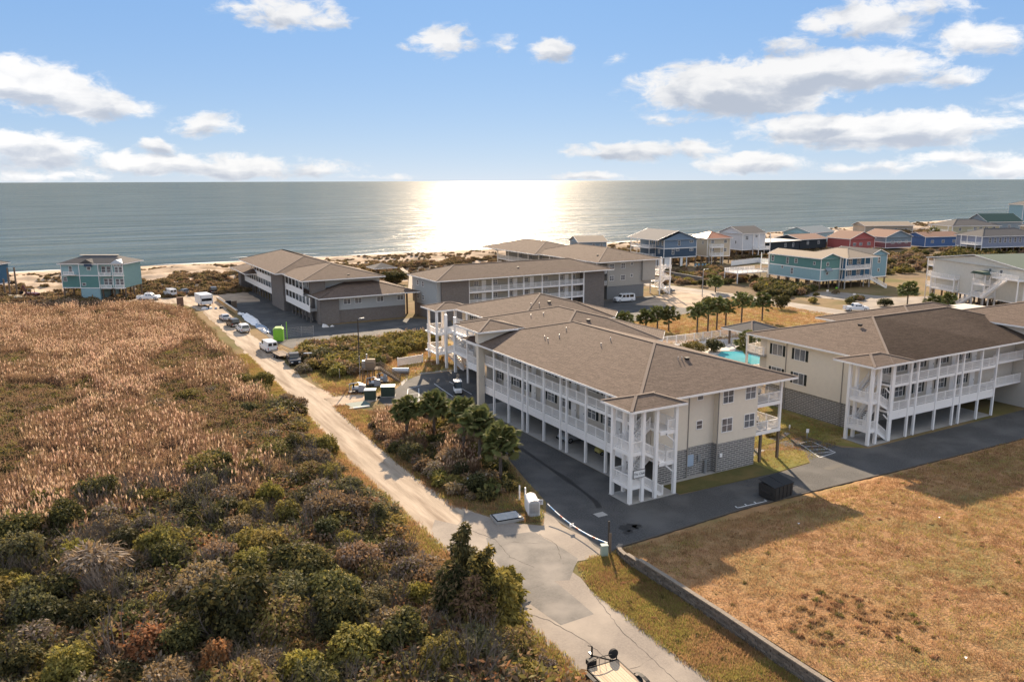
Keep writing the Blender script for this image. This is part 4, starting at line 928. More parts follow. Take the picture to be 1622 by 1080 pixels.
house('cream stilt house with bright orange metal hip roof',(212.3,225.5),R(-9),10,12,3.0,9.7,crm,RORG,'hip',.38,.7,wins=[('S',2.2,8.4,1.3,1.2),('S',7.9,8.4,1.3,1.2),('S',2.2,5.4,1.3,1.2),('S',7.9,5.2,1.3,1.2),('W',3,8,.9,1.2),('W',8,8,.9,1.2)],decks=[(.8,6,-1.8,0,6.5,'SWE'),(.8,6,-1.8,0,3.3,'SWE')])
house('white stilt house with dark gable roof and screened porch',(243,238),R(-3),12,14,3.2,9.7,wht,RDARK,'gable_x',.35,.5,wins=[('S',2.2,7.9,1.5,1.4),('S',7.3,8.4,1.1,.7),('W',4,6,.9,1.2),('W',9,6,.9,1.2)],decks=[(5.5,11.8,-3.4,0,3.4,'SWEr')])
house('dark charcoal flat topped house with pale roof slab',(262,243),R(2),21,13,1.2,5.0,char,mat('pale_roof_membrane',(.62,.57,.50),rough=.7),'flat',0,.6,wins=[('S',12,3.4,.9,1.6),('S',17,3.4,.9,1.6)],trim=False,stilts=False)
house('charcoal gabled house beside the flat topped one',(286,246),R(0),17,14,1.0,5.2,char,RBRN,'gable_x',.25,.5,wins=[('S',5,3.6,1.1,1.3),('S',12,3.6,1.1,1.3),('E',6,3.8,1,1.3)],trim=False,stilts=False)
house('turquoise gabled beach house near the shoreline',(308,259),R(12),22,14,1,6.6,turq,mat('slate_roof',(.10,.14,.16),(.13,.165,.18),3),'gable_x',.34,.5,wins=[('S',17,4.4,1.2,1.3),('S',8,4.4,1.2,1.3),('W',5,5,1,1.2)],stilts=False)
house('bright red cottage with white framed windows',(305,235),R(-5),15,13,1,5.4,red,RBRN,'gable_y',.38,.5,wins=[('S',2.8,3,1.6,1.2),('S',6.6,3,1.6,1.2),('S',11.5,3,1.8,1.3)],stilts=False)
house('maroon and blue grey cottage right of the red one',(324,231),R(-9),15,14,1,5.8,mar,RBRN,'gable_y',.36,.5,wins=[('S',4,3.4,1.8,1.2),('S',8,3.4,1.8,1.2),('S',12,3.4,1.4,1.2)],stilts=False,wm2=gry)
house('royal blue cottage with reddish roof',(345,226),R(-14),20,12,1,5.4,roy,RBRN,'gable_x',.28,.6,wins=[('S',4,3.2,1.4,1.2),('S',10,3.2,1.4,1.2),('S',16,3.2,1.4,1.2)],stilts=False)
house('long low beige house with tan roof at the beach edge',(400,299),R(-26),28,14,.8,5.4,bge,RTAN,'gable_x',.26,.8,wins=[('S',5,3.2,1.6,1.3),('S',11,3.2,1.6,1.3),('S',18,3.2,1.6,1.3),('S',24,3.2,1.6,1.3)],stilts=False)
house('small grey house with tan roof peeking over the long roof',(203,297),R(-18),13,14,.8,4.2,gry,RTAN,'gable_x',.3,.6,wins=[('S',7,2.6,1.2,1.3),('S',10.6,2.6,1.2,1.3)],stilts=False)
# twin teal and blue house by the coastal road
h=house('long teal house with two tone siding on piles beside the coastal road',(190.2,155.6),R(-4),7.4,20.5,2.6,8.9,turq,RTAN,'gable_y',.33,.5,
  wins=[('W',1.2+1.3,7.4,.7,.8),('W',9.6,7.5,1.1,1.2),('W',13,7.3,.9,1.8),('W',19.2,7.5,1,1.6),('W',11,4.4,1,1.7),('W',15,5.2,.7,.7),('S',2.6,7.2,.8,1.0),('S',2.6,4.5,.8,.7)],wm2=dteal,decks=[(-.3,7,20.5,24,5.7,'NWr'),(-12,0,21,27,3.3,'SWN')])
h.mb('awning',MB().add([(1.6,-.9,5.4),(3.9,-.9,5.4),(3.9,0,6.2),(1.6,0,6.2)],[(0,1,2,3)]).box(1.6,3.9,-.92,-.88,5.25,5.42),gry)
h=house('deep blue twin house with white balconies and outside stair',(198.6,154.9),R(-4),12,14,2.6,8.9,blu,RTAN,'hip',.33,.5,wins=[('S',3,7.5,1.4,1.5),('S',6.5,7.5,1.4,1.5),('S',3,4.3,1.4,1.6),('S',6.5,4.3,1.4,1.6)],decks=[(-1.1,9,-2.2,0,5.7,'SE'),(-1.1,9,-2.2,0,2.6,'SEr')],over=(0,0,1.8,0))
stair(h,(12.2,-5.5,0),(8.8,-2.2,2.7),1.1)
h=house('pale blue gabled end unit of the blue twin house',(210.6,154.4),R(-4),6.6,14,2.6,9.2,sea_,RDARK,'gable_y',.4,.4,wins=[('S',3.3,7.5,.9,1.7),('S',3.3,4.5,.7,.8),('W',1.2,7.7,.8,.8),('W',1.2,4.6,.8,.8)])
# right hand duplex with green roof
h=house('tall cream duplex with green roof and white balconies on the right edge',(199.5,127.5),R(-109),30,17,3.2,10.9,hm('cream_grey_siding',(.62,.58,.50)),RGRN,'gable_y',.13,.5,wins=[('S',19.2,9.4,.8,1.5),('S',22.6,9.4,.8,1.5),('S',19.5,5.3,.8,1.5),('S',19.5,8,.8,.6)],decks=[(1.0,9.5,-1.5,0,3.6,'SWE'),(1.0,9.5,-1.5,0,6.4,'SWE'),(-2.4,0,-.2,7,3.6,'WNSr'),(-2.4,0,-.2,7,6.4,'WNS'),(-2.4,0,-.2,7,9.0,'WNS'),(17.5,21.5,-3.2,0,6.6,'SWE'),(17.5,21.5,-3.2,0,3.7,'SWE'),(21.5,30,-2,0,8.6,'SW')],over=(2.2,0,0,0))
h.mb('porch_roof',MB().side([(17,9.0),(22,9.0),(21,9.6),(18,9.6)],-3.6,0),RGRN)
for xx in (17.7,21.3): h.mb('porch_post',MB().box(xx-.1,xx+.1,-3.1,-2.9,0,9.0),MW)
stair(h,(12.0,-2.4,0),(17.5,-2.4,3.7),1.2); stair(h,(30,-4.4,8.6),(21.5,-4.4,3.7),1.2) if False else stair(h,(22,-3.8,3.7),(28,-3.8,8.4),1.3)
house('pale yellow house with dark roof and wraparound white decks',(373,231),R(-20),25,16,3,9.2,yel,RDARK,'hip',.33,.8,wins=[('S',4,7.6,1.2,1.4),('S',12,7.8,1.6,1.6),('S',15,7.8,1.6,1.6),('S',18,7.8,1.6,1.6),('S',22,7.8,1.6,1.6)],decks=[(8,24,-2.5,0,6.3,'SWE'),(-2.5,24,-2.5,0,3.2,'SW'),(-2.5,0,0,12,6.3,'WNr')])
house('house with dark green roof behind the yellow one',(455,262),R(-20),22,16,1,7.6,gry,RGRN,'gable_x',.5,.6,wins=[('S',6,5,1.4,1.5),('S',14,5,1.4,1.5)],stilts=False)
house('lavender grey house with row of tall windows at the right edge',(338,196),R(-15),30,14,3,7.6,lav,RDARK,'hip',.36,.7,wins=[('S',4+i*2.6,5.8,1.1,2.0) for i in range(9)]+[('S',3,1.6,1.2,1)],decks=[(-3.4,0,0,8,4.2,'SWr')])
house('tall pale blue house at the far right edge',(560,300),R(-25),18,14,2,14.5,sea_,RDARK,'hip',.35,.6,wins=[('S',4,11,1.6,1.8),('S',9,11,1.6,1.8),('S',14,11,1.6,1.8),('S',4,6,1.6,1.8),('S',9,6,1.6,1.8),('S',14,6,1.6,1.8)],stilts=False)
house('brown roofed house between the yellow and lavender houses',(420,214),R(-16),26,14,2,8,bge,RGREY,'hip',.36,.7,wins=[('S',6,6,1.4,1.4),('S',14,6,1.4,1.4),('S',20,6,1.4,1.4)],stilts=False)
# left: teal house on piles under construction, blue one at the frame edge
def left_house():
    x0,y0=G(102,475); a=R(-32)
    t=T('beach_house','teal three storey house on piles with dark roof at the left beach end','house',(x0,y0,0),a)
    w=17.4
    sec=[(0,5.2,3.3,0),(5.2,10.4,0,-.5),(10.4,14.2,3.3,0),(14.2,w-.3,3.3,-.5)]
    for i,(a0,a1,zf,o) in enumerate(sec):
        zs=3.3
        t.mb('lower_wall',MB().box(a0,a1,o,9,3.3,6.6),dteal if i<2 else teal); t.mb('upper_wall',MB().box(a0,a1,o,9,6.6,9.7),teal if i else turq)
        if i==1: t.mb('ground_floor_wall',MB().box(a0,a1,o,9,0,3.3),turq)
        b=MB(); 
        for x in (a0,a1): b.box(x-.08,x+.08,o-.06,o,3.2,9.7)
        for z in (3.3,6.6,9.6): b.box(a0,a1,o-.07,o,z-.12,z+.1)
        t.mb('trim',b,MW)
    for u,z,ww,hh in ((2.6,8.2,.8,1.6),(7.9,8.5,.9,.8),(11.6,8.1,1.0,1.8),(13.0,8.1,1.0,1.8),(15.4,8.1,.8,1.6),(16.5,8.1,.8,1.6),(12,4.9,1.0,1.6),(13.2,4.9,.9,1.6),(15.4,4.9,.9,1.6),(16.6,4.9,.9,1.6),(15.1,9.3,.5,.4),(16,9.3,.5,.4),(16.9,9.3,.4,.4),(6.2,4.3,.9,.6),(.9,5.6,.9,1.1)):
        o=next(s[3] for s in sec if s[0]<=u<=s[1]+.3); window(t,'S',u,o-.01,z,ww,hh,1,2 if hh>1 else 1)
    for u0,u1,z in ((1.2,4.1,6.9),(10.9,14.0,6.7),(14.9,17.2,6.7),(11,14,3.4),(15,17.3,3.4)):
        t.mb('balcony',MB().box(u0,u1,-1.25,-.1,z-.18,z),MW); railing(t,(u0,-1.2),(u1,-1.2),z,.9)
    pm=cache('lp',lambda:MB().box(-.17,.17,-.17,.17,0,3.3).mesh('pile',MWOOD))
    for x in (.2,4.9,10.8,13.9,17):
        for y in (.2,4.5,8.6): t.put('pile',pm,(x,y,0))
    hip_roof(t,[(-.6,-.7),(w+.4,-.7),(w+.4,9.7),(-.6,9.7)],9.8,.36,RDARK,caps=False)
    t.mb('roof_sheathing',MB().box(3,13.6,4.2,5,11.55,11.72),mat('bare_sheathing',(.62,.52,.40),rough=.8))
    t.mb('dormer',MB().add([(5.5,-.8,9.8),(9.5,-.8,9.8),(7.5,-.8,10.9),(7.5,3,10.9)],[(0,1,2),(0,2,3),(2,1,3)]),RDARK)
    t.mb('pediment',MB().add([(14,-1,9.8),(w+.2,-1,9.8),(15.7,-1,10.9),(15.7,2,10.9)],[(0,1,2),(0,2,3),(2,1,3)]),mat('striped_gable',(.5,.55,.58)))
    t.mb('vent_unit',MB().box(6.8,8.9,-.75,-.5,9.0,9.7),navy)
left_house()
x0,y0=G(-14,470)
house('blue house with white corner cut off by the left frame edge',(x0-12,y0+7),R(-32),13.2,10,3,8.5,blu,RDARK,'hip',.35,.5,wins=[('S',11,7,.8,1.4)])
# gazebo by the pool
def gazebo():
    t=T('gazebo','dark hip roofed pavilion at the corner of the pool terrace','gazebo',(115,108.5,0),world=True)
    for x in (111.8,117.8):
        for y in (106,111.6): t.mb('post',MB().box(x-.15,x+.15,y-.15,y+.15,0,2.9),MWOOD)
    hip_roof(t,[(110.6,104.8),(119.2,104.8),(119.2,112.8),(110.6,112.8)],3.1,.36,RDARK)
gazebo()
# ---------------- plants ----------------
def leafmat(name,c,c2,tr=.35,rand=.25,scale=1.6): return mat(name,c,c2,scale,rough=.75,spec=.15,trans=tr,rand=rand,detail=3)
L_OL=leafmat('olive_leaves',(.13,.115,.036),(.21,.165,.05)); L_DG=leafmat('dark_evergreen_leaves',(.055,.055,.023),(.10,.092,.034)); L_BR=leafmat('brown_dry_leaves',(.29,.19,.10),(.20,.135,.07)); L_OR=leafmat('rust_orange_leaves',(.46,.22,.085),(.34,.17,.07)); L_GY=leafmat('grey_green_leaves',(.155,.14,.072),(.11,.105,.055)); L_YE=leafmat('yellow_green_leaves',(.34,.26,.06),(.23,.19,.05)); L_TW=leafmat('grey_brown_twigs',(.28,.215,.16),(.20,.155,.115),.15)
BARK=mat('grey_brown_bark',(.16,.13,.105),(.10,.08,.065),6,rough=.95,bump=.3)
def leafcloud(name,n,lobes,size,m,m2=None,upb=.3,seed=1,shell=.72,spike=1.0):
    "many small leaf-sized faces spread through overlapping lobes"
    g=np.random.default_rng(seed); L=np.array(lobes,float); vol=(L[:,3]*L[:,4]*L[:,5])**.67; k=g.choice(len(L),n,p=vol/vol.sum())
    d=g.normal(size=(n,3)); d/=np.linalg.norm(d,axis=1)[:,None]; d[:,2]=np.where(d[:,2]<-.6,-d[:,2]*.6,d[:,2])
    r=shell+(1-shell)*g.random(n)**.6; r*=1+.22*np.sin(d[:,0]*7+k)*np.cos(d[:,1]*6+2*k)+g.normal(size=n)*.05
    c=L[k,:3]+d*L[k,3:6]*r[:,None]
    a=g.normal(size=(n,3)); a/=np.linalg.norm(a,axis=1)[:,None]; nn=d*.8+a*.9; nn/=np.linalg.norm(nn,axis=1)[:,None]
    u=np.cross(nn,a+[.01,.02,.5]); u/=np.linalg.norm(u,axis=1)[:,None]; w=np.cross(nn,u); s=size*(.55+.9*g.random(n))[:,None]
    w=w*spike
    V=np.stack([c-u*s*.5,c-w*s*.7,c+u*s*.5,c+w*s*.9],1).reshape(-1,3)
    me=bpy.data.meshes.new(name); me.vertices.add(len(V)); me.vertices.foreach_set('co',V.ravel()); me.loops.add(4*n); me.loops.foreach_set('vertex_index',np.arange(4*n)); me.polygons.add(n); me.polygons.foreach_set('loop_start',np.arange(0,4*n,4)); me.polygons.foreach_set('loop_total',np.full(n,4)); me.materials.append(m)
    if m2:
        me.materials.append(m2); me.polygons.foreach_set('material_index',(g.random(n)<.28).astype(np.int32))
    me.update(); me.validate(); return me
def limbs(name,h,spread,n,seed,r0=.09,twigs=0):
    g=random.Random(seed); b=MB(); 
    for i in range(n):
        a=g.random()*2*PI; p=Vector((g.uniform(-.15,.15),g.uniform(-.15,.15),0)); d=Vector((math.cos(a)*spread,math.sin(a)*spread,1.6)).normalized(); L_=h/3; rr=r0
        for k in range(3):
            q=p+d*L_*g.uniform(.8,1.1); b.tube(p,q,rr,rr*.65,n=5,cap=False); 
            for _ in range(twigs):
                e=(d+Vector((g.uniform(-1,1),g.uniform(-1,1),g.uniform(-.2,.6)))*.8).normalized(); s=p.lerp(q,g.random()); b.tube(s,s+e*L_*g.uniform(.5,1),rr*.35,rr*.12,n=3,cap=False)
            p=q; rr*=.62; d=(d+Vector((g.uniform(-1,1),g.uniform(-1,1),g.uniform(-.2,.5)))*.35).normalized()
    return b.mesh(name,BARK)
SH={}
def shrub_kind(k,w,h,n,size,m,m2,seed,lob=7,spike=1.):
    g=random.Random(seed); L_=[(0,0,h*.5,w*.38,w*.38,h*.46)]
    for i in range(lob):
        a=2*PI*i/lob+g.random(); r=w*g.uniform(.2,.34); L_.append((math.cos(a)*r,math.sin(a)*r,h*g.uniform(.2,.66),w*g.uniform(.15,.25),w*g.uniform(.15,.25),h*g.uniform(.2,.32)))
    SH[k]=(leafcloud('crown',n,L_,size,m,m2,seed=seed,spike=spike),limbs('trunk',h*.75,.55,5,seed,.07))
shrub_kind('olive',4.2,3.2,3600,.17,L_OL,L_YE,11); shrub_kind('olive2',5.2,3.0,4200,.17,L_OL,L_BR,12,9)
shrub_kind('dark',4.0,3.4,3600,.17,L_DG,L_OL,13); shrub_kind('dark2',3.0,2.6,2600,.16,L_DG,L_GY,14,5)
shrub_kind('brown',4.0,2.4,3000,.15,L_BR,L_TW,15,8); shrub_kind('brown2',3.2,2.0,2300,.14,L_TW,L_OL,16)
shrub_kind('grey',3.8,2.8,3400,.14,L_GY,L_OL,17,6); shrub_kind('orange',3.0,2.7,2600,.16,L_OR,L_BR,18,6)
shrub_kind('yellow',3.0,2.2,2600,.15,L_YE,L_OL,19,6)
def bare_kind():
    L_=[(0,0,2.2,2.0,2.0,1.3)]; SH['bare']=(leafcloud('crown',1500,L_,.11,L_TW,L_BR,seed=31,shell=.5,spike=2.5),limbs('trunk',3.6,.75,13,31,.06,5))
bare_kind()
SPOTS=[]
def shrub(k,x,y,s,rz,label,group,cat='shrub',name='shrub',sz=None,z=0):
    e=bpy.data.objects.new(name,None); COL.objects.link(e); e.location=(x,y,z); e.rotation_euler=(0,0,rz); e.scale=(s,s,sz or s); tag(e,label,cat,group)
    c=bpy.data.objects.new('crown',SH[k][0]); COL.objects.link(c); c.parent=e
    tk=bpy.data.objects.new('trunk',SH[k][1]); COL.objects.link(tk); tk.parent=e
    if group: RECS.append((e,k,x,y))
    return e
RECS=[]
LAB={'olive':'bushy olive green shrub in the foreground thicket','olive2':'wide olive shrub with browning leaves in the foreground thicket','dark':'dark evergreen shrub in the foreground thicket','dark2':'small dark evergreen bush in the foreground thicket','brown':'brown leafed shrub in the foreground thicket','brown2':'low twiggy grey brown shrub in the foreground thicket','grey':'grey green rounded shrub in the foreground thicket','orange':'rust orange dead leafed shrub near the bottom edge','yellow':'yellow green shrub catching the sun in the thicket','bare':'leafless grey shrub with bare branching limbs'}
r=random.Random(21)
# named individuals read off the photograph: (pixel of the base, kind, scale, height scale)
thick=[((150,935),'bare',1.35,1.1),((235,1055),'orange',1.15,1.1),((345,1075),'orange',.8,1.1),((255,985),'yellow',.9,1.1),((40,960),'yellow',.9,1.2),((60,1040),'brown2',1.3,1.3),((110,1085),'olive',.9,.9),((30,900),'grey',1.2,1.2),((300,820),'grey',1.0,.95),((250,815),'olive',.8,.9),((370,1010),'dark',1.5,1.45),((320,960),'brown',1.3,1.5),((440,1010),'olive2',1.1,1.1),((350,900),'brown',.9,1.1),((455,830),'olive',.8,.8),((500,930),'dark',1.0,1.05),((470,965),'grey',1.2,1.1),((520,860),'dark2',1.0,1.0),((560,830),'brown',1.0,1.3),((600,840),'dark2',.8,1.1),((540,1010),'dark',1.1,1.1),((590,985),'grey',.9,1),((650,920),'brown2',1.0,1.1),((665,960),'yellow',.8,.9),((620,890),'brown2',1.1,1.1),((700,930),'brown',.8,.8),((560,1060),'olive',1.1,1.0),((480,1085),'yellow',1.1,1.1),((640,1040),'dark',1.0,1.0),((700,1075),'olive',1.0,1.0),((760,1060),'grey',1.0,1.1),((810,1050),'olive2',.7,.9),((860,1075),'brown2',.8,.8),((840,1085),'yellow',.8,.8),((200,880),'dark2',1.1,1.1),((260,890),'olive',1.0,1.1),((180,850),'brown',.9,.9),((110,880),'brown2',1.1,1.0),((130,830),'brown2',.9,.8),((90,1000),'dark2',1.1,1.0),((150,1000),'dark',1.0,.9),((400,940),'dark',.9,.9),((420,890),'olive',.9,.9),((380,850),'brown',.9,.9),((480,890),'brown2',.9,.9),((210,1010),'dark',.9,.8),((290,1040),'dark',.9,.8),((310,1000),'brown2',.9,.8),((410,1075),'brown',1.0,.9),((20,1075),'dark',1,.8),((530,950),'olive',.8,.8),((590,930),'olive2',.7,.8),((680,1000),'brown',.8,.8),((620,1080),'brown2',1.0,.8),((740,1000),'dark',.8,1.0)]
for (px,py),k,s,sz in thick:
    x,y=G(px,py); SPOTS.append((x,y,1.6*s)); shrub(k,x,y,s*.92,r.random()*6.28,LAB[k],'shrubs of the foreground thicket' ,sz=sz*.95)
TEX=[-20,-7,2,10,15,19,22,25.5]; TEY=[89,86,85,86,89,94,101,109]
def thick_edge(x): return np.interp(x,TEX,TEY)
def road_lim(y): return np.interp(y,[30,60,70,85,107],[22.9,22.7,22.6,23.0,24.2])
n=0
while n<125:
    x=r.uniform(-14,26); y=r.uniform(34,float(thick_edge(x))-1)
    lim=float(road_lim(y))
    if x>lim: continue
    if any((x-a)**2+(y-b)**2<(c*.85+.6)**2 for a,b,c in SPOTS): 
        if r.random()<.985: continue
    k=r.choice(['olive','olive2','dark','dark2','brown','brown','brown2','grey','olive','yellow','brown2','dark']); s=r.uniform(.55,1.1)
    SPOTS.append((x,y,1.5*s)); shrub(k,x,y,s,r.random()*6.28,LAB[k],'shrubs of the foreground thicket',sz=s*r.uniform(.75,1.35)); n+=1
KN={'olive':'olive green shrub','olive2':'wide olive brown shrub','dark':'dark evergreen shrub','dark2':'compact dark bush','brown':'brown leafed shrub','brown2':'twiggy grey brown shrub','grey':'grey green rounded shrub','orange':'rust orange shrub','yellow':'yellow green shrub','bare':'leafless grey shrub'}
ORD=['leftmost','second','third','fourth','fifth','sixth','seventh','eighth','ninth','tenth']
def zone(px,py):
    a='at the left edge' if px<130 else 'in the left part' if px<320 else 'in the middle part' if px<520 else 'right of the middle' if px<690 else 'by the road'
    b='just below the reeds' if py<850 else 'of the upper thicket' if py<910 else 'of the central thicket' if py<970 else 'of the lower thicket' if py<1030 else 'at the thicket bottom'
    return a+', '+b
buck={}
for e,k,x,y in RECS:
    px,py=PIX(x,y,1.); buck.setdefault((k,zone(px,py)),[]).append((px,e))
for (k,z),L_ in buck.items():
    L_.sort(key=lambda q:q[0])
    for i,(px,e) in enumerate(L_):
        e['label']=(KN[k] if len(L_)==1 else (('left' if i==0 else 'right') if len(L_)==2 else ('rightmost' if i==len(L_)-1 else ORD[i]+('' if i==0 else ' from left')))+' '+KN[k])+' '+z
        e['group']='shrubs of the foreground thicket'
UV=[leafcloud('undergrowth_clump',900,[(0,0,.6,1.1,1.1,.75),(.8,.4,.5,.8,.8,.6),(-.7,-.5,.4,.8,.8,.55)],.125,m,m2,seed=90+i,shell=.35,spike=1.4) for i,(m,m2) in enumerate(((L_DG,L_OL),(L_BR,L_TW),(L_OL,L_YE),(L_GY,L_BR),(L_BR,L_OR),(L_OL,L_BR)))]
UV.append(limbs('bare_branches',2.6,.8,9,77,.045,6)); n=6400; x=rng.uniform(-20,25.5,n); y=rng.uniform(30,112,n); k=(y<np.interp(x,TEX,TEY)+14*(fbm(x+60,y+20,9,3)-.42))&(x<road_lim(y)+.9+rng.normal(size=n)*.35); x=x[k];y=y[k]
q=fbm(x,y,7,3)+rng.normal(size=len(x))*.1; qs=np.quantile(q,[.17,.34,.5,.66,.84]); 
scatter('undergrowth',np.stack([x,y,-.15+0*x],1),UV,rng.random(len(x))*6.28,rng.uniform(.6,1.3,len(x))*(.45+1.5*fbm(x+9,y+5,6,3)),np.where(rng.random(len(x))<.10,6,np.searchsorted(qs,q)))
# upright evergreens by the road
def column(name,h,w,seed,m,m2,n=5200):
    g=random.Random(seed); L_=[]
    for i in range(14):
        t=i/13; rr=w*(.55-.42*t**1.5)*g.uniform(.8,1.1); L_.append((g.uniform(-.18,.18)*w,g.uniform(-.18,.18)*w,h*(.1+.82*t),rr,rr,h*.085))
    return leafcloud('crown',n,L_,.15,m,m2,seed=seed,shell=.45,spike=1.7)
for (px,py,h,w,lb,m,m2) in ((735,955,6.2,2.9,'tall dark upright evergreen behind the pair beside the road','d','o'),(763,985,6.0,3.0,'tall upright evergreen nearest the road bend','d','y'),(745,1000,4.2,3.0,'shorter brownish upright shrub in front of the tall evergreens','b','o'),(790,985,4.4,3.2,'leaning yellow green evergreen beside the sunlit road edge','y','o'),(806,950,2.8,2.2,'small yellow green shrub reaching over the road edge','y','o'),(715,985,4.6,3.0,'dark narrow evergreen left of the tall pair','d','b')):
    x,y=G(px,py); mm={'d':L_DG,'o':L_OL,'b':L_BR,'y':L_YE}
    e=bpy.data.objects.new('evergreen_tree',None); COL.objects.link(e); e.location=(x,y,0); tag(e,lb,'tree')
    for nme,me in (('crown',column('c',h,w,int(px),mm[m],mm[m2])),('trunk',limbs('trunk',h*.8,.12,3,int(px),.08))):
        o=bpy.data.objects.new(nme,me); COL.objects.link(o); o.parent=e
# ---- reeds
def reed_variant(seed,hh,plumes,mb,blades=16,lean=.25,spread=.62):
    g=random.Random(seed); b=MB(); pf=[]
    for i in range(blades):
        x,y=g.uniform(-spread,spread),g.uniform(-spread,spread); h=hh*g.uniform(.6,1); a=g.random()*6.28; l=g.uniform(0,lean)*h; dx,dy=math.cos(a)*l,math.sin(a)*l; t=g.random()*PI; wx,wy=math.cos(t)*.035,math.sin(t)*.035
        b.add([(x-wx,y-wy,0),(x+wx,y+wy,0),(x+dx*.4+wx,y+dy*.4+wy,h*.6),(x+dx*.4-wx,y+dy*.4-wy,h*.6),(x+dx,y+dy,h)],[(0,1,2,3),(3,2,4)])
        for _ in range(2):
            z=h*g.uniform(.3,.8); a2=g.random()*6.28; ll=g.uniform(.3,.6); px,py=x+dx*z/h*.7,y+dy*z/h*.7
            b.add([(px,py,z),(px+math.cos(a2)*ll*.5-wy,py+math.sin(a2)*ll*.5+wx,z+.16),(px+math.cos(a2)*ll*.5+wy,py+math.sin(a2)*ll*.5-wx,z+.1),(px+math.cos(a2)*ll,py+math.sin(a2)*ll,z-.05)],[(0,2,3,1)])
        if i<plumes: pf.append((x+dx,y+dy,h))
    nb=len(b.f)
    for x,y,h in pf:
        for k in range(2):
            a=g.random()*PI+k*1.5; w=g.uniform(.05,.085); c,s=math.cos(a)*w,math.sin(a)*w; lx,ly=g.uniform(-.1,.1),g.uniform(-.1,.1)
            b.add([(x,y,h-.12),(x+c,y+s,h+.06),(x+lx,y+ly,h+.34),(x-c,y-s,h+.08)],[(0,1,2,3)])
    me=b.mesh('reed_clump',mb); me.materials.append(PLUME)
    for i,p in enumerate(me.polygons): p.material_index=1 if i>=nb else 0
    return me
PLUME=leafmat('pale_reed_plume',(.58,.425,.30),(.45,.31,.205),.5,.25)
RD1=leafmat('russet_reed_stems',(.29,.178,.105),(.22,.14,.082),.45,.25,.15); RD2=leafmat('brown_reed_stems',(.27,.17,.10),(.21,.135,.08),.4,.25,.15); RD3=leafmat('olive_marsh_grass',(.23,.185,.075),(.17,.14,.058),.35,.25,.2); TUFT=leafmat('dune_grass',(.20,.135,.075),(.13,.095,.05),.35,.3)
V=[reed_variant(1,2.3,2,RD1),reed_variant(2,2.1,4,RD1),reed_variant(3,2.2,0,RD1),reed_variant(4,1.8,0,RD2),reed_variant(5,1.5,0,RD3),reed_variant(6,2.4,6,RD1)]
for i in range(3): V.append(leafcloud('bush_clump',260,[(0,0,.8,.8,.8,.75),(.5,.2,.6,.6,.6,.5)],.16,(L_BR,L_DG,L_OL)[i],L_OL,seed=60+i,shell=.4))
N_=26000
X=rng.uniform(-30,28.5,N_); Yy=rng.uniform(62,233,N_)
edge=np.interp(Yy,[0,70,107,150,180,205,222,229],[24,24.2,26,27,27.8,28,22,5]); keep=(X<edge-1.6*fbm(X*2+7,Yy,3,3)-.3)&(Yy>np.interp(X,TEX,TEY)-9+26*(.5-fbm(X+3,Yy,8,4)))
# outside the view cone nothing is needed beyond a margin
keep&=(X>-.065*Yy-4-4)
X=X[keep];Yy=Yy[keep]
dark=fbm(X*1.25,Yy*.62,9,4); big=fbm(X+50,Yy+90,26,3); pl=fbm(X-30,Yy*.5,7,3)
u=rng.random(len(X)); idx=np.full(len(X),0)
band=np.exp(-((Yy-(128-.4*X))/17)**2)*(.55+.9*fbm(X*.6+11,Yy+70,10,3))
dk=dark+band*.26+np.where((X>16)&(Yy<110),.08,0)
idx=np.where(dk>.63,np.where(u<.5,3,np.where(u<.72,4,np.where(u<.86,6,np.where(u<.93,7,8)))),np.where(pl>.53,np.where(u<.45,5,np.where(u<.8,1,3)),np.where(u<.3,0,np.where(u<.62,2,3))))
idx=np.where((X>edge[keep]-2.5)&(u<.6),4,idx)
scatter('reed_bed',np.stack([X,Yy,np.zeros(len(X))],1),V,rng.random(len(X))*6.28,(.75+.45*rng.random(len(X)))*np.where(dk>.60,.95,1.)*np.where(Yy>160,.85,1),idx)
# ---- grass tufts
def tuft(seed,m,h=.35,n=9,w=.03,sp=.22):
    g=random.Random(seed); b=MB()
    for i in range(n):
        x,y=g.uniform(-sp,sp),g.uniform(-sp,sp); a=g.random()*6.28; l=g.uniform(.1,.5)*h; t=g.random()*PI; hz=h*g.uniform(.5,1)
        b.add([(x-math.cos(t)*w,y-math.sin(t)*w,0),(x+math.cos(t)*w,y+math.sin(t)*w,0),(x+math.cos(a)*l,y+math.sin(a)*l,hz)],[(0,1,2)])
    return b.mesh('grass_tuft',m)
GT=[leafmat('tan_grass_blades',(.46,.285,.14),(.35,.21,.10),.4,.25,.3),leafmat('green_grass_blades',(.38,.32,.09),(.28,.24,.07),.4,.25,.3),leafmat('brown_grass_blades',(.36,.21,.105),(.27,.155,.075),.4,.25,.3)]
TV=[tuft(i,GT[i%3],.22+.05*(i//3),12,.022,.3) for i in range(6)]
def field(name,poly,n,zf=None,w=(.5,.2,.3),smin=.7,smax=1.3,variants=None,thr=None):
    P=np.array(poly); x=rng.uniform(P[:,0].min(),P[:,0].max(),n*2); y=rng.uniform(P[:,1].min(),P[:,1].max(),n*2); k=inpoly(x,y,poly); x=x[k][:n];y=y[k][:n]
    if thr: k=fbm(x,y,4,3)>thr; x=x[k];y=y[k]
    q=fbm(x,y,6,3)+rng.normal(size=len(x))*.09; c=np.quantile(q,[w[0],w[0]+w[1]]); kind=np.where(q<c[0],0,np.where(q<c[1],1,2))
    z=zf(x,y) if zf else np.zeros(len(x)); vs=variants or TV
    idx=kind+3*rng.integers(0,len(vs)//3,len(x))
    return scatter(name,np.stack([x,y,z],1),vs,rng.random(len(x))*6.28,rng.uniform(smin,smax,len(x)),idx)
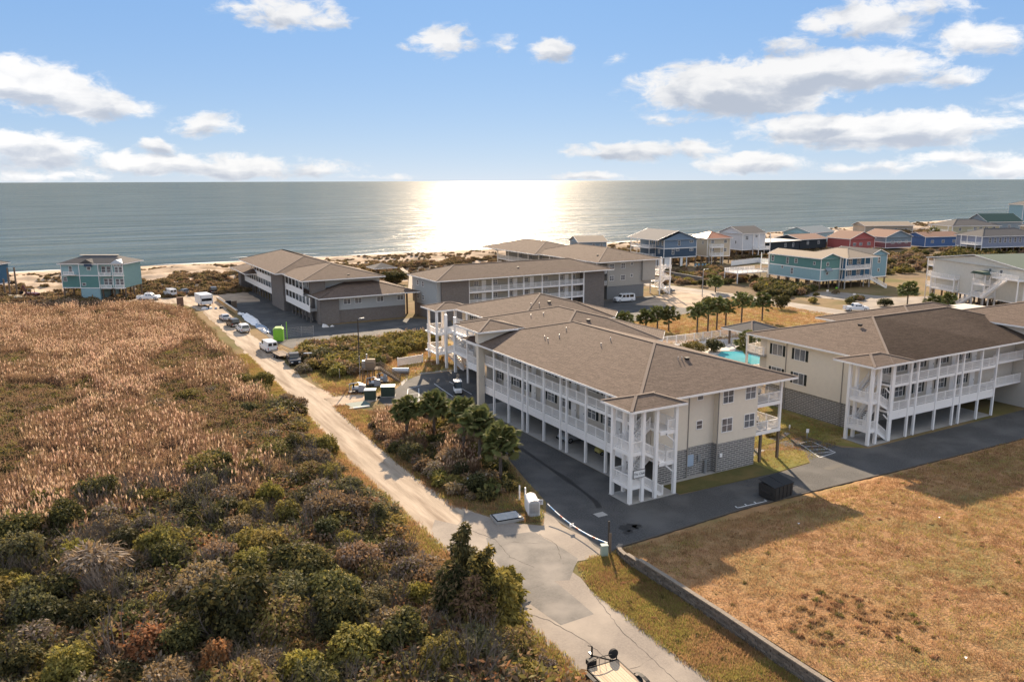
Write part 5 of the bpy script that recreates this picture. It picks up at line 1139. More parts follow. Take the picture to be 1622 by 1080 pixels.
field('lawn_grass',[(39,5),(39,50.5),(100,50.0),(120,50),(95,20),(60,5)],26000,lambda x,y:lawn_h(x,y)-.02,(.55,.15,.3))
field('verge_grass',[(33.2,28),(38.5,28),(38.5,48),(38.7,50.6),(36.5,50.9),(34.8,50.2),(33.4,46)],6500,None,(.25,.5,.25))
field('roadside_grass',[(22.4,36),(26.7,36),(26.5,60),(26.4,83),(27.5,107),(28.6,149),(26.4,149),(25.0,107),(23.4,83),(23.2,60)],11000,None,(.35,.45,.2),.7,1.7)
field('island_grass',[(31.9,66),(33.6,62),(36.2,59),(38.0,61.5),(39.4,64),(40.6,70),(42.6,77.5),(44.2,85),(46,92),(46,99),(42,101),(37,101),(33,105),(31.9,95)],6000,None,(.3,.45,.25),.7,1.6)
field('yard_grass',[(33.5,112),(40,111),(46,116),(50,119),(62,119),(66,150),(38,150),(34,126)],9000,None,(.5,.35,.15),.8,2.2)
field('field_grass',[(88,118),(158,110),(157,158),(146,148),(136,143),(90,138)],9000,None,(.65,.2,.15),.8,1.8)
field('south_lawn_grass',[(66,57.8),(71,58),(84,62),(84,90),(68,90),(66,64)],4000,None,(.2,.6,.2),.6,1.2)
# dune scrub
DV=[leafcloud('dune_scrub',130,[(0,0,.35,.9,.9,.45)],.24,m,m2,seed=70+i,shell=.3,spike=2) for i,(m,m2) in enumerate(((TUFT,L_BR),(TUFT,L_OL),(L_BR,TUFT)))]
n=19000; x=rng.uniform(-40,520,n); s=rng.uniform(28,108,n)**1.0; y=shore(x)-s
q=fbm(x,y,9,4)+np.clip((s-66)/40,0,.5)*.9; k=(q>np.where(s<62,.47,.54))&(x<.9*y+140+150); x=x[k];y=y[k];s=s[k]
scatter('dune_grass_cover',np.stack([x,y,dune_h(x,y)-.05],1),DV,rng.random(len(x))*6.28,rng.uniform(.5,1.35,len(x))*np.where(s<62,.62,1),rng.integers(0,3,len(x)))
# brush between the coastal road and the houses, and by the yard
BV=[leafcloud('brush_clump',420,[(0,0,.8,1.2,1.2,.8),(.7,.3,.6,.8,.8,.6)],.24,m,m2,seed=80+i,shell=.35,spike=1.5) for i,(m,m2) in enumerate(((L_DG,L_OL),(L_BR,L_TW),(L_OL,L_YE)))]
def brush(name,poly,n,w,smin=.7,smax=1.4,thr=None,variants=None): return field(name,poly,n,None,w,smin,smax,variants or BV,thr)
brush('brush',[(166,150),(172,162),(184,176),(189,180),(188,155),(176,150)],150,(.75,.15,.1)); brush('brush',[(155,188),(180,176),(194,186),(205,215),(160,218),(146,214)],520,(.25,.6,.15),.6,1.1,.4)
brush('brush',[(222,170),(300,160),(410,180),(410,215),(330,214),(300,226),(240,228),(225,200)],1100,(.25,.5,.25),.6,1.5,.4); brush('brush',[(165,133),(182,133),(190,152),(174,156)],60,(.6,.3,.1),.5,.9,.45)
brush('brush',[(360,215),(300,192),(330,185),(380,220),(400,232)],200,(.9,.05,.05),1,1.8)
brush('yard_brush',[(36.5,124),(43,123.5),(50,131),(62,138),(64,147),(52,147.5),(40,149),(36,142),(35.5,130)],330,(.05,.22,.73),.7,1.25)
reedpoly=[(38,138),(50,144),(64,147),(64,150),(50,149),(38,149.5)]
field('reed_strip',reedpoly,220,None,(.3,.3,.4),.5,.7,[V[0],V[1],V[5]])
# reeds and dry brush on the island beside the road
field('island_reeds',[(32.4,92),(35,100),(40,99),(39,88),(36,84),(33,84)],190,None,(.3,.3,.4),.6,.9,[V[0],V[1],V[2]])
field('island_reeds',[(33.8,72),(37.5,73),(40.5,80),(39,84),(34,79)],80,None,(.3,.3,.4),.6,.9,[V[2],V[1],V[5]])
brush('island_brush',[(32.2,67),(35,65.5),(38.5,68),(40.5,74),(42,80),(41.5,90),(38,96),(33,97),(32.0,84)],170,(.35,.5,.15),.45,.85)
field('island_edge_grass',[(31.3,66),(32.6,66),(32.6,80),(32.8,96),(33.5,106),(32.0,107),(31.6,95),(31.2,80)],1500,None,(.5,.25,.25),.8,2.0)
# ---- palms
FRM=leafmat('palm_frond_green',(.095,.115,.04),(.17,.165,.055),.35,.25); FRB=leafmat('dead_palm_frond',(.24,.17,.10),(.18,.125,.075),.2,.2)
def frond(seed,m,L_=1.3,pt=.5):
    g=random.Random(seed); b=MB(); p=Vector((0,0,0)); q=Vector((L_*pt,0,L_*.1*pt)); b.beam(p,q,.035)
    n=13
    for i in range(n):
        a=(i/(n-1)-.5)*2.5; l=L_*.52*(1-.25*abs(a)/1.25)*g.uniform(.9,1.1); e=q+Vector((math.cos(a)*l,math.sin(a)*l,-.08*l-abs(a)*.04)); mid=q.lerp(e,.55)+Vector((0,0,.09)); s=Vector((-math.sin(a),math.cos(a),0))*.075
        b.add([q-s*.3,q+s*.3,mid+s,mid-s,e+Vector((0,0,-.05*l))],[(0,1,2,3),(3,2,4)])
    return b.mesh('frond',m)
FR=[frond(0,FRM,1.25,1.0),frond(1,FRM,1.25,.78),frond(2,FRM,1.25,.5)]+[frond(9,FRB,1.25,.8)]
def trunkmesh(h,r=.19):
    def f():
        b=MB(); n=int(h/.35)
        for i in range(n): z0=h*i/n; z1=h*(i+1)/n; b.tube((0,0,z0),(0,0,z1),r*(1.12-.1*(i%2)),r*(.95),n=8,cap=False)
        return b.mesh('trunk',BARK)
    return cache(('trunk',round(h,1),r),f)
def palm(x,y,h,s,label,group,nf=40,seed=0,dead=.12):
    g=random.Random(seed); e=bpy.data.objects.new('palm_tree',None); COL.objects.link(e); e.location=(x,y,0); tag(e,label,'palm tree',group)
    o=bpy.data.objects.new('trunk',trunkmesh(h)); COL.objects.link(o); o.parent=e
    for i in range(nf):
        t=(i+.5)/nf; el=math.asin(.96-1.62*t)+g.uniform(-.12,.12); az=i*2.4+g.uniform(-.2,.2); m=FR[3] if (t>.9 and g.random()<dead*6) else FR[g.randrange(3)]
        f=bpy.data.objects.new('frond',m); COL.objects.link(f); f.parent=e; f.location=(0,0,h-.1+.25*(1-t)); f.rotation_euler=(g.uniform(-1.1,1.1),-el,az); k=s*1.02*g.uniform(.85,1.12); f.scale=(k,k,k)
def palm_simple(x,y,h,s,label,group,seed=0,full=0,dead=.1):
    g=random.Random(seed); e=bpy.data.objects.new('palm_tree',None); COL.objects.link(e); e.location=(x,y,0); tag(e,label,'palm tree',group); e.rotation_euler=(0,0,g.random()*6)
    o=bpy.data.objects.new('trunk',trunkmesh(h,.17)); COL.objects.link(o); o.parent=e
    def mk():
        V=[];F_=[]; nb=MB()
        for i in range(72):
            t=(i+.5)/72; el=math.asin(.95-1.5*t)+g.uniform(-.15,.15); az=i*2.4; src=FR[g.randrange(3)]; M_=Matrix.Rotation(az,4,'Z')@Matrix.Rotation(-el,4,'Y')@Matrix.Rotation(g.uniform(-1.1,1.1),4,'X')
            nb.add([M_@v.co+Vector((0,0,.2*(1-t))) for v in src.vertices],[tuple(p.vertices) for p in src.polygons])
        return nb.mesh('crown',FRM)
    c=bpy.data.objects.new('crown',cache(('pc',seed%4,full),mk)); COL.objects.link(c); c.parent=e; c.location=(0,0,h); c.scale=(s*1.25,s*1.25,s*1.15)
near=[((645,697),3.6,1.15,'cabbage palm at the far end of the driveway row, drooping over the reeds'),((688,690),3.7,1.25,'cabbage palm on a slim straight trunk in a patch of sunlit grass'),((735,716),4.6,1.2,'tall cabbage palm left of the broadest crown in the driveway row'),((760,735),4.7,1.35,'broad full cabbage palm at the middle of the driveway row'),((793,760),4.0,1.3,'cabbage palm nearest the asphalt driveway at the row end')]
for i,((px,py),h,s,lb) in enumerate(near):
    x,y=G(px,py); palm(x,y,h,s,lb,'palms along the driveway',120,i)
x,y=G(775,785); palm(x,y,.4,.75,'low young palm growing in the island undergrowth',None,22,77)
far=[((1104,528),4.2,1.15,'far left slim palm of the row on the tan field'),((1121,525),4.8,1.15,'second slim palm from the left on the tan field'),((1135,523),4.8,1.15,'middle slim palm of the row on the tan field'),((1149,521),4.2,1.1,'shorter palm beside the tallest one on the tan field'),((1174,517),5.2,1.2,'tallest palm on the tan field with a bare trunk'),((1207,508),3.9,1.25,'palm with browning outer fronds at the right end of the field row'),((1183,573),3.0,1.2,'palm leaning over the blue pool'),((1023,520),2.0,1.1,'palm low at the near end of the clump beyond the brown roof'),((1041,522),3.0,1.1,'middle palm of the clump beyond the brown roof'),((1059,524),3.0,1.1,'palm at the right end of the clump beyond the brown roof'),((988,521),1.6,1.1,'squat palm half hidden behind the brown roof'),((1133,463),2.6,1.2,'lone palm beside the lamp post at the road bend'),((1437,482),3.4,1.3,'palm on the side street corner by the clipped hedge'),((1476,500),2.4,1.3,'palm at the corner of the cream duplex'),((1500,492),2.4,1.0,'small palm under the duplex balcony'),((1536,500),1.0,.9,'dwarf palm beside the duplex stair'),((1465,392),4,1.6,'left palm of the pair by the royal blue cottage'),((1478,390),5,1.8,'right palm of the pair by the royal blue cottage')]
for i,((px,py),h,s,lb) in enumerate(far):
    x,y=G(px,py); palm_simple(x,y,h,s,lb,'palms further off',i)
def bush(k,px,py,s,sz,lb):
    x,y=G(px,py); shrub(k,x,y,s,px,lb,None,'bush','bush',sz)
bush('dark',1237,489,1.0,1.05,'round dark evergreen bush alone on the tan field by the road'); bush('dark2',1120,487,1.1,1.1,'dark evergreen bush behind the field palms near the road'); bush('dark2',1112,454,1.0,.9,'rounded bush at the road bend below the brick wall')
bush('dark',625,449,2.0,1.2,'broad dark bush between the brown brick block and the long block'); bush('dark2',1402,485,1.5,.8,'clipped dark hedge mound on the side street corner'); bush('dark',1490,488,.8,.8,'dark bush beside the duplex corner piles')
bush('olive',1100,560,1.2,.7,'spreading green bush on the pool terrace left of the water'); bush('dark2',1130,556,1.3,.9,'dark leafy bush at the pool edge'); bush('yellow',1220,560,1.0,1.0,'yellow green bush behind the pool palm'); bush('yellow',1225,690,.8,.3,'low yellow green plants under the end balcony')
bush('brown2',548,588,1.3,.9,'brown shrub beside the yard fence post'); bush('brown2',480,590,1.0,.8,'brown shrub on the road corner of the yard'); bush('dark',510,573,1.3,.75,'dark shrub at the near side of the yard brush')
bush('olive',385,612,1.0,.65,'olive shrub standing out of the reed bed by the road'); bush('dark2',405,625,.9,.7,'dark shrub in the reeds close to the road'); bush('brown',470,650,.9,.8,'brown shrub at the reed bed edge')
bush('dark2',755,780,.9,.8,'dark undergrowth bush beneath the driveway palms'); bush('brown',712,735,.9,.8,'brown undergrowth bush between two driveway palms'); bush('brown2',690,755,.9,.9,'twiggy brown bush in the island shade'); bush('grey',650,730,.8,.8,'grey green bush beneath the first driveway palm'); bush('dark2',730,760,.8,.8,'dark bush beside the small white notice')

WV=[leafcloud('weed_clump',70,[(0,0,.12,.38,.38,.2)],.12,m,m2,seed=95+i,shell=.2,spike=1.8) for i,(m,m2) in enumerate(((L_OL,L_BR),(GT[2],GT[0]),(L_OL,L_YE)))]
wp=[G(*p,1.0) for p in ((1225,985),(1290,925),(1400,960),(1490,990),(1490,1045),(1380,1010),(1300,1030))]
field('lawn_weeds',wp,150,lambda x,y:lawn_h(x,y)-.06,(.08,.86,.06),.3,.85,WV,.4)
field('lawn_weeds',[(39.5,5),(39.5,50),(110,49.5),(90,20),(60,5)],260,lambda x,y:lawn_h(x,y)-.05,(.05,.9,.05),.25,.6,WV)
field('verge_weeds',[(33.8,30),(38.3,30),(38.3,48),(34.4,48)],60,None,(.4,.3,.3),.3,.7,WV)
# ---------------- vehicles ----------------
def paint(name,c): return mat('car_paint_'+name,c,rough=.3,spec=.5)
PWHITE=paint('white',(.72,.72,.71)); PBLACK=paint('black',(.02,.02,.022)); PSIL=paint('silver',(.42,.43,.44)); PGREY=paint('grey',(.13,.135,.14)); PDKR=paint('dark_red',(.12,.03,.025))
CG=mat('car_glass',(.015,.018,.02),rough=.08,spec=.6); TAIL=mat('tail_lamp_red',(.35,.015,.012),rough=.3); HEAD=mat('headlamp_glass',(.75,.75,.72),rough=.15); RIM=mat('wheel_rim',(.45,.45,.46),rough=.35,metal=.8)
def wheel(t,x,y,r,w=.24,rim=RIM):
    def tm():
        b=MB(); n=18; prof=[(-w/2,r*.62),(-w/2,r*.93),(-w*.35,r),(w*.35,r),(w/2,r*.93),(w/2,r*.62)]
        vs=[(p[0],math.cos(2*PI*i/n)*p[1],math.sin(2*PI*i/n)*p[1]) for i in range(n) for p in prof]; k=len(prof)
        fs=[(i*k+j,i*k+j+1,((i+1)%n)*k+j+1,((i+1)%n)*k+j) for i in range(n) for j in range(k-1)]
        b.add(vs,fs); return b.mesh('tyre',MBLACK)
    def rm():
        b=MB(); b.tube((-w*.4,0,0),(w*.4,0,0),r*.63,n=14)
        for i in range(5):
            a=2*PI*i/5; 
            for s in (-1,1): b.beam((s*w*.42,0,0),(s*w*.42,math.cos(a)*r*.55,math.sin(a)*r*.55),.05,.03,up=(1,0,0))
        return b.mesh('rim',rim)
    e=t.put('wheel',cache(('ty',r,w),tm),(x,y,r)); t.put('rim',cache(('rm',r,w,rim.name),rm),(0,0,0),parent=e)
def loft(sec,m,name,t,smooth=False,parent=None):
    "closed body from cross sections: each (y, half width low, half width high, z low, z mid, z high)"
    b=MB(); vs=[]; k=8
    for y,w0,w1,z0,zm,z1 in sec:
        vs+=[(-w0*.94,y,z0),(-w0,y,z0+.12),(-w0,y,zm),(-w1,y,z1),(w1,y,z1),(w0,y,zm),(w0,y,z0+.12),(w0*.94,y,z0)]
    n=len(sec); fs=[tuple(range(k)),tuple(range((n-1)*k+k-1,(n-1)*k-1,-1))]
    for i in range(n-1):
        for j in range(k): fs.append((i*k+j,(i+1)*k+j,(i+1)*k+(j+1)%k,i*k+(j+1)%k))
    b.add(vs,fs); return t.mb(name,b,m,smooth=smooth,parent=parent)
def vehicle(kind,label,cat,x,y,rz,pm,name=None,group=None,rack=False):
    "front of the vehicle points along local +y"
    t=T(name or {'pickup':'pickup_truck','van':'van','suv':'suv','car':'car'}[kind],label,cat,(x,y,.01),rz,group)
    if kind=='van': L_,W,bl,hl,rz0,rf=5.6,1.98,1.15,1.35,2.1,(-2.75,.95,1.55)
    elif kind=='suv': L_,W,bl,hl,rz0,rf=4.8,1.9,1.05,1.12,1.78,(-2.25,.35,1.15)
    elif kind=='car': L_,W,bl,hl,rz0,rf=4.6,1.78,.92,.95,1.42,(-1.2,.35,1.1)
    else: L_,W,bl,hl,rz0,rf=5.7,2.0,1.1,1.18,1.85,(-.75,.85,1.55)
    h=W/2; f=L_/2; wr=.38 if kind!='car' else .33
    loft([(-f,h*.93,h*.9,.45,bl-.12,bl),(-f+.12,h,h*.97,.32,bl-.06,bl),(f-1.15,h,h*.95,.32,hl-.12,hl),(f-.25,h*.97,h*.86,.34,hl-.28,hl-.12),(f,h*.86,h*.7,.42,hl-.45,hl-.3)],pm,'body',t)
    y0,y1,y2=rf; cw=h*.78 if kind!='van' else h*.86
    rear=y0-(.1 if kind!='van' else -.02)
    c=loft([(rear-.22 if kind not in('van',) else rear,h*.93,cw*.98,bl-.02,bl,bl+.02 if kind!='van' else rz0-.05),(y0+.05,h*.93,cw,bl-.02,bl,rz0-.02),(y1-.2,h*.93,cw,bl-.02,bl,rz0),(y1,h*.93,cw*.97,bl-.02,bl,rz0-.06),(y2,h*.9,h*.86,bl-.02,bl,bl+.02)],pm,'cabin',t)
    g=MB(); e=.012
    dz=rz0-bl
    g.add([(-cw*.86,y1+.06+e,rz0-.14),(cw*.86,y1+.06+e,rz0-.14),(h*.8,y2-.06+e*2,bl+.08),(-h*.8,y2-.06+e*2,bl+.08)],[(3,2,1,0)])
    t.mb('windscreen',g,CG)
    for s in (-1,1):
        segs=[(y0+.25,(y0+y1)/2-.05),((y0+y1)/2+.06,y1-.05)] if kind!='van' else [((y1-.85),y1-.05)]
        if kind=='van' and 'windows' in label: segs+=[(y0+.4,y0+1.6),(y0+1.75,y1-1.0)]
        for a,b_ in segs:
            q=MB(); q.add([(s*(h*.93-.015+e),a,bl+.06),(s*(h*.93-.015+e),b_+(.25 if b_>y1-.1 else 0),bl+.06),(s*(cw*1.005+e),b_,rz0-.13),(s*(cw*1.005+e),a,rz0-.13)],[(0,1,2,3)]); t.mb('side_window',q,CG)
        q=MB(); q.box(s*h-.06 if s>0 else -h-.12,s*h+.12 if s>0 else -h+.06,y2-.35,y2-.2,bl+.02,bl+.2); t.mb('wing_mirror',q,MBMET)
        q=MB(); q.box(s*h*.62-.17,s*h*.62+.17,f-.12,f+.012,hl-.55,hl-.36); t.mb('headlight',q,HEAD)
        q=MB(); q.box(s*h*.86-.07,s*h*.86+.07,-f-.015,-f+.1,bl-.5,bl-.12); t.mb('tail_light',q,TAIL)
        for yy in (f-.95,-f+1.05): wheel(t,s*(h-.11),yy,wr)
    if kind=='van':
        for s in (-1,1): t.mb('rear_window',MB().box(s*.44-.33,s*.44+.33,y0-.0-.035,y0+.0,bl+.2,rz0-.25),CG)
    else:
        b=MB(); yr=y0-.32 if kind!='pickup' else y0-.32
        b.add([(-cw*.85,y0-.02,rz0-.12),(cw*.85,y0-.02,rz0-.12),(h*.8,rear-.24,bl+.09),(-h*.8,rear-.24,bl+.09)],[(0,1,2,3)]); t.mb('rear_window',b,CG)
    t.mb('bumper',MB().box(-h*.9,h*.9,-f-.12,-f+.02,.42,.62),MSTEEL); t.mb('bumper',MB().box(-h*.86,h*.86,f-.05,f+.09,.38,.6),MBMET if pm is not PWHITE else MSTEEL)
    t.mb('grille',MB().box(-h*.38,h*.38,f-.03,f+.02,hl-.6,hl-.38),MBMET)
    t.mb('number_plate',MB().box(-.22,.22,-f-.14,-f-.12,.6,.72),MW)
    if kind=='pickup':
        b=MB(); b.box(-h*.8,h*.8,-f+.1,y0-.4,bl-.35,bl+.012); t.mb('load_bed_liner',b,MBMET)
        b=MB(); b.box(-h*.98,-h*.86,-f,y0-.3,bl-.05,bl+.1).box(h*.86,h*.98,-f,y0-.3,bl-.05,bl+.1).box(-h*.98,h*.98,-f-.01,-f+.1,bl-.05,bl+.1); t.mb('bed_rail',b,pm)
    if rack:
        b=MB()
        for yy in (y0+.4,(y0+y1)/2,y1-.3): b.beam((-cw,yy,rz0+.14),(cw,yy,rz0+.14),.05)
        for s in (-1,1): b.beam((s*cw*.9,y0+.2,rz0+.16),(s*cw*.9,y1,rz0+.16),.05)
        t.mb('roof_rack',b,MSTEEL)
    return t
vehicle('van','white panel van parked on the gravel road with its rear doors to the camera','van',32.9,150.2,R(4),PWHITE)
tr=vehicle('pickup','black pickup truck facing the camera, first vehicle on the road by the brush','pickup truck',34.3,137.3,R(172),PBLACK)
t=T('flatbed_trailer','black flatbed trailer behind the black pickup truck','trailer',(33.6,143.2,0),R(5))
t.mb('deck',MB().box(-1.1,1.1,-2.3,2.3,.62,.72),MWOOD); t.mb('frame',MB().beam((-1.12,-2.3,.6),(-1.12,2.3,.6),.1).beam((1.12,-2.3,.6),(1.12,2.3,.6),.1).beam((0,-2.3,.55),(0,-3.4,.5),.1),MBMET)
t.mb('side_rail',MB().beam((-1.12,-2.3,1.1),(-1.12,2.3,1.1),.06).beam((1.12,-2.3,1.1),(1.12,2.3,1.1),.06).beam((-1.12,2.3,1.1),(1.12,2.3,1.1),.06),MBMET)
for s in (-1,1):
    for y in (-.5,.4): wheel(t,s*1.2,y,.34)
solo('pipe',MB().tube((35.3,141.8,.7),(36.6,134.2,2.1),.11,n=8),MW,'long white pipe sticking up over the black trailer and truck','pipe')
vehicle('suv','white suv third in the line on the gravel road, rear window to the camera','suv',32.8,172.6,R(3),PWHITE); vehicle('suv','black suv between the white and silver vehicles on the gravel road','suv',32.3,180.6,R(5),PBLACK); vehicle('car','silver car farthest in the line of three on the gravel road','car',32.2,189.6,R(3),PSIL)
t=T('box_trailer','tall white enclosed trailer with dark open back on the gravel road','trailer',(31.8,214.5,0),R(6))
t.mb('box',MB().box(-1.5,1.5,-2.4,-2.3,2.2,3.0).box(-1.5,1.5,-2.4,-2.3,.7,1.5).box(-1.5,-1.3,-2.4,3.2,.7,3.0).box(1.3,1.5,-2.4,3.2,.7,3.0).box(-1.5,1.5,-2.4,3.2,3.0,3.12).box(-1.5,1.5,3.1,3.2,.7,3.0),PWHITE); t.mb('dark_backing',MB().box(-1.25,1.25,-2.3,-2.25,1.5,2.2),MBMET); t.mb('tow_bar',MB().beam((0,3.2,.5),(0,4.4,.5),.12),MBMET)  # dark sheet behind the rear gap stands in for the shaded inside
for s in (-1,1): wheel(t,s*1.4,.2,.36); t.mb('tail_light',MB().box(s*1.4-.08,s*1.4+.08,-2.43,-2.4,.8,1.0),TAIL)
vehicle('suv','small black boxy four wheel drive parked by the sand apron','suv',38.1,239.2,R(-4),PBLACK); vehicle('car','dark grey car parked in the far sandy yard','car',30.6,241.5,R(20),PGREY)
vehicle('van','tall white van next to the dark grey car in the far yard','van',26.6,238.5,R(12),PWHITE,rack=True); vehicle('pickup','white pickup truck beside the teal house on piles','pickup truck',20.6,233.6,R(-115),PWHITE,rack=True)
vehicle('van','white passenger van with side windows parked below the beige block','van',127.6,165.4,R(84),PWHITE,rack=True)
vehicle('pickup','white crew cab pickup truck driving on the coastal road','pickup truck',166.6,125.2,R(-120),PWHITE)
vehicle('car','dark car in shade below the white outside stair','car',148.5,173.4,R(60),PGREY); vehicle('car','silver car parked under the near apartment block','car',53.0,77.6,R(90),PSIL)
def cart(label,x,y,rz,m):
    t=T('golf_cart',label,'golf cart',(x,y,.02),rz); loft([(-1.2,.55,.5,.3,.7,.8),(-.3,.58,.5,.3,.7,.78),(0,.58,.5,.28,.4,.45),(.6,.58,.5,.28,.4,.45),(.8,.56,.5,.3,.8,.95),(1.2,.48,.4,.3,.6,.7)],m,'body',t)
    t.mb('seat',MB().box(-.5,.5,-.55,-.05,.8,.92).box(-.5,.5,-.62,-.52,.92,1.25),MBMET); t.mb('canopy',MB().box(-.6,.6,-.9,.75,1.86,1.93),m)
    b=MB()
    for sx in (-.52,.52): b.beam((sx,-.8,.75),(sx,-.8,1.87),.04).beam((sx,.85,.9),(sx,.68,1.87),.04)
    t.mb('canopy_frame',b,MBMET); t.mb('windscreen',MB().add([(-.5,.84,.95),(.5,.84,.95),(.5,.7,1.8),(-.5,.7,1.8)],[(0,1,2,3)]),CG)
    for sx in (-.5,.5):
        for sy in (-.8,.85): wheel(t,sx,sy,.23,.18)
cart('yellow buggy parked between the posts under the near block',53.2,71.8,R(90),mat('cream_yellow_paint',(.55,.47,.16),rough=.4)); cart('white golf cart on the shaded asphalt by the far stair',50.1,104.6,R(160),PWHITE)
# foreground trailer
def utility_trailer():
    t=T('utility_trailer','wooden decked utility trailer with black frame cut off by the bottom edge','trailer',(27.75,35.1,0),R(-3))
    r=random.Random(4); tones=[mat('deck_plank_a',(.50,.38,.25),(.40,.29,.19),4,rough=.8,streak=(8,.6,1)),mat('deck_plank_b',(.56,.44,.30),(.46,.34,.22),4,rough=.8,streak=(8,.6,1)),mat('deck_plank_c',(.36,.27,.18),(.29,.21,.14),4,rough=.8,streak=(8,.6,1))]
    for i in range(11):
        x=-1.0+i*.2; t.mb('plank',MB().box(x-.093,x+.093,-3.2,2.3,.60+r.uniform(0,.008),.65+r.uniform(0,.008)),tones[r.choice((0,0,1,1,2))])
    b=MB()
    for x in (-1.15,1.15): b.beam((x,-3.2,.6),(x,2.35,.6),.08,.14)
    b.beam((-1.15,2.38,.6),(1.15,2.38,.6),.08,.14); b.beam((-1.1,2.35,.52),(0,3.7,.50),.08,.1); b.beam((1.1,2.35,.52),(0,3.7,.50),.08,.1); t.mb('frame',b,MBMET)
    b=MB(); b.beam((-1.1,2.4,.65),(-1.1,2.4,1.0),.05); b.beam((1.1,2.4,.65),(1.1,2.4,1.0),.05)
    pts=[Vector((-1.1+2.2*i/12,2.4,1.0+.16*math.sin(PI*i/12))) for i in range(13)]; b.path(pts,.028)
    for i in range(1,5): b.beam((-1.1+i*.44,2.4,.65),(-1.1+i*.44,2.4,1.08),.025)
    t.mb('front_rail',b,MBMET)
    b=MB(); b.beam((-.05,3.55,.5),(-.05,3.55,1.25),.09); b.beam((-.05,3.55,1.25),(-.35,3.6,1.35),.04); b.tube((-.05,3.55,.1),(-.05,3.55,.5),.04); t.mb('jack',b,MBMET); t.mb('coupler',MB().box(-.07,.07,3.6,3.95,.48,.62),MSTEEL)
    for s in (-1,1):
        for y in (.2,-.65):
            wheel(t,s*1.32,y,.34,.22)
        b=MB(); vs=[]; 
        for i in range(9):
            a=PI*i/8; y=-.22+math.cos(a)*.98; z=.48+math.sin(a)*.42; vs+=[(s*1.19,y,z),(s*1.47,y,z)]
        b.add(vs,[(2*i,2*i+1,2*i+3,2*i+2) for i in range(8)]); t.mb('mudguard',b,MBMET)
    t.mb('tool_box',MB().box(-.9,-.35,2.5,2.95,.62,.95),MBMET); w=MB().tube((1.0,2.55,.95),(1.0,2.72,.95),.33,n=16); t.mb('spare_tyre',w,MBLACK)
    b=MB(); b.box(-1.6,-1.35,.9,1.9,.3,.75); t.mb('side_step',b,MBMET)
utility_trailer()
# ---------------- street furniture and odds and ends ----------------
def lamp(label,x,y,h,arm,cat='street lamp',m=MWOOD,group=None,az=0):
    t=T('street_lamp',label,cat,(x,y,0),az,group); t.mb('pole',MB().tube((0,0,0),(0,0,h),.13,.09,n=8),m)
    b=MB(); b.path([(0,0,h-.15),(arm*.5,0,h+.05),(arm,0,h+.02)],.04); t.mb('arm',b,MSTEEL); t.mb('lamp_head',MB().box(arm-.1,arm+.5,-.13,.13,h-.08,h+.08),MSTEEL)
lamp('tall dark wooden light pole beside the gravel road',*G(570,591),9.1,.6,m=mat('dark_timber_pole',(.06,.05,.04),(.04,.032,.026),4)); lamp('pale metal street lamp on the bend of the coastal road',151.5,162.1,7.4,1.3,m=MSTEEL)
def sign(label,px,py,h,w,hh,m,post=MSTEEL,rz=R(-29),shape='rect',name='road_sign',cat='sign'):
    x,y=G(px,py); t=T(name,label,cat,(x,y,0),rz); t.mb('post',MB().beam((0,0,0),(0,0,h),.07),post)
    b=MB()
    if shape=='diamond': b.add([(0,-.05,h-hh*.7),(hh*.7,-.05,h),(0,-.05,h+hh*.7),(-hh*.7,-.05,h)],[(0,1,2,3)]); b.add([(0,-.03,h-hh*.7),(hh*.7,-.03,h),(0,-.03,h+hh*.7),(-hh*.7,-.03,h)],[(3,2,1,0)])
    else: b.box(-w/2,w/2,-.07,-.04,h-hh,h)
    t.mb('sign_panel',b,m); return t
MYEL=mat('sign_yellow',(.62,.42,.05),rough=.5)
s=sign('small white notice on a post in the shaded island grass',743,778,1.5,.42,.55,MW); s.mb('printed_symbol',MB().box(-.12,.12,-.076,-.071,1.15,1.38).box(-.14,.14,-.076,-.071,1.02,1.07),mat('sign_blue',(.08,.14,.35)))
sign('yellow diamond warning sign beside the coastal road',1213,463,2.2,.8,.8,MYEL,shape='diamond'); sign('small white sign at the side street junction',1310,470,1.9,.6,.5,MW); sign('white sign by the driveway mouth of the side street',1352,478,2.2,.7,.4,MW); sign('dark sign on the grass by the coastal road',1167,473,2.0,.5,.6,MBMET); sign('small white sign on the side lawn near the block wall',1278,695,1.3,.35,.5,MW); sign('low white marker in the side lawn grass',1250,682,.8,.18,.4,MW)
sign('yellow and white signs on one post by the brick wall',1137,463,2.0,.7,.9,MW)
# brown wooden post at the reed edge, marker posts
solo('utility_pedestal',MB().box(-.75,.75,-.5,.5,0,2.6),mat('rust_brown_panel',(.20,.11,.07),(.16,.09,.06),3),'rust brown upright cabinet at the far edge of the reeds','utility cabinet',loc=(*G(286,487),0))
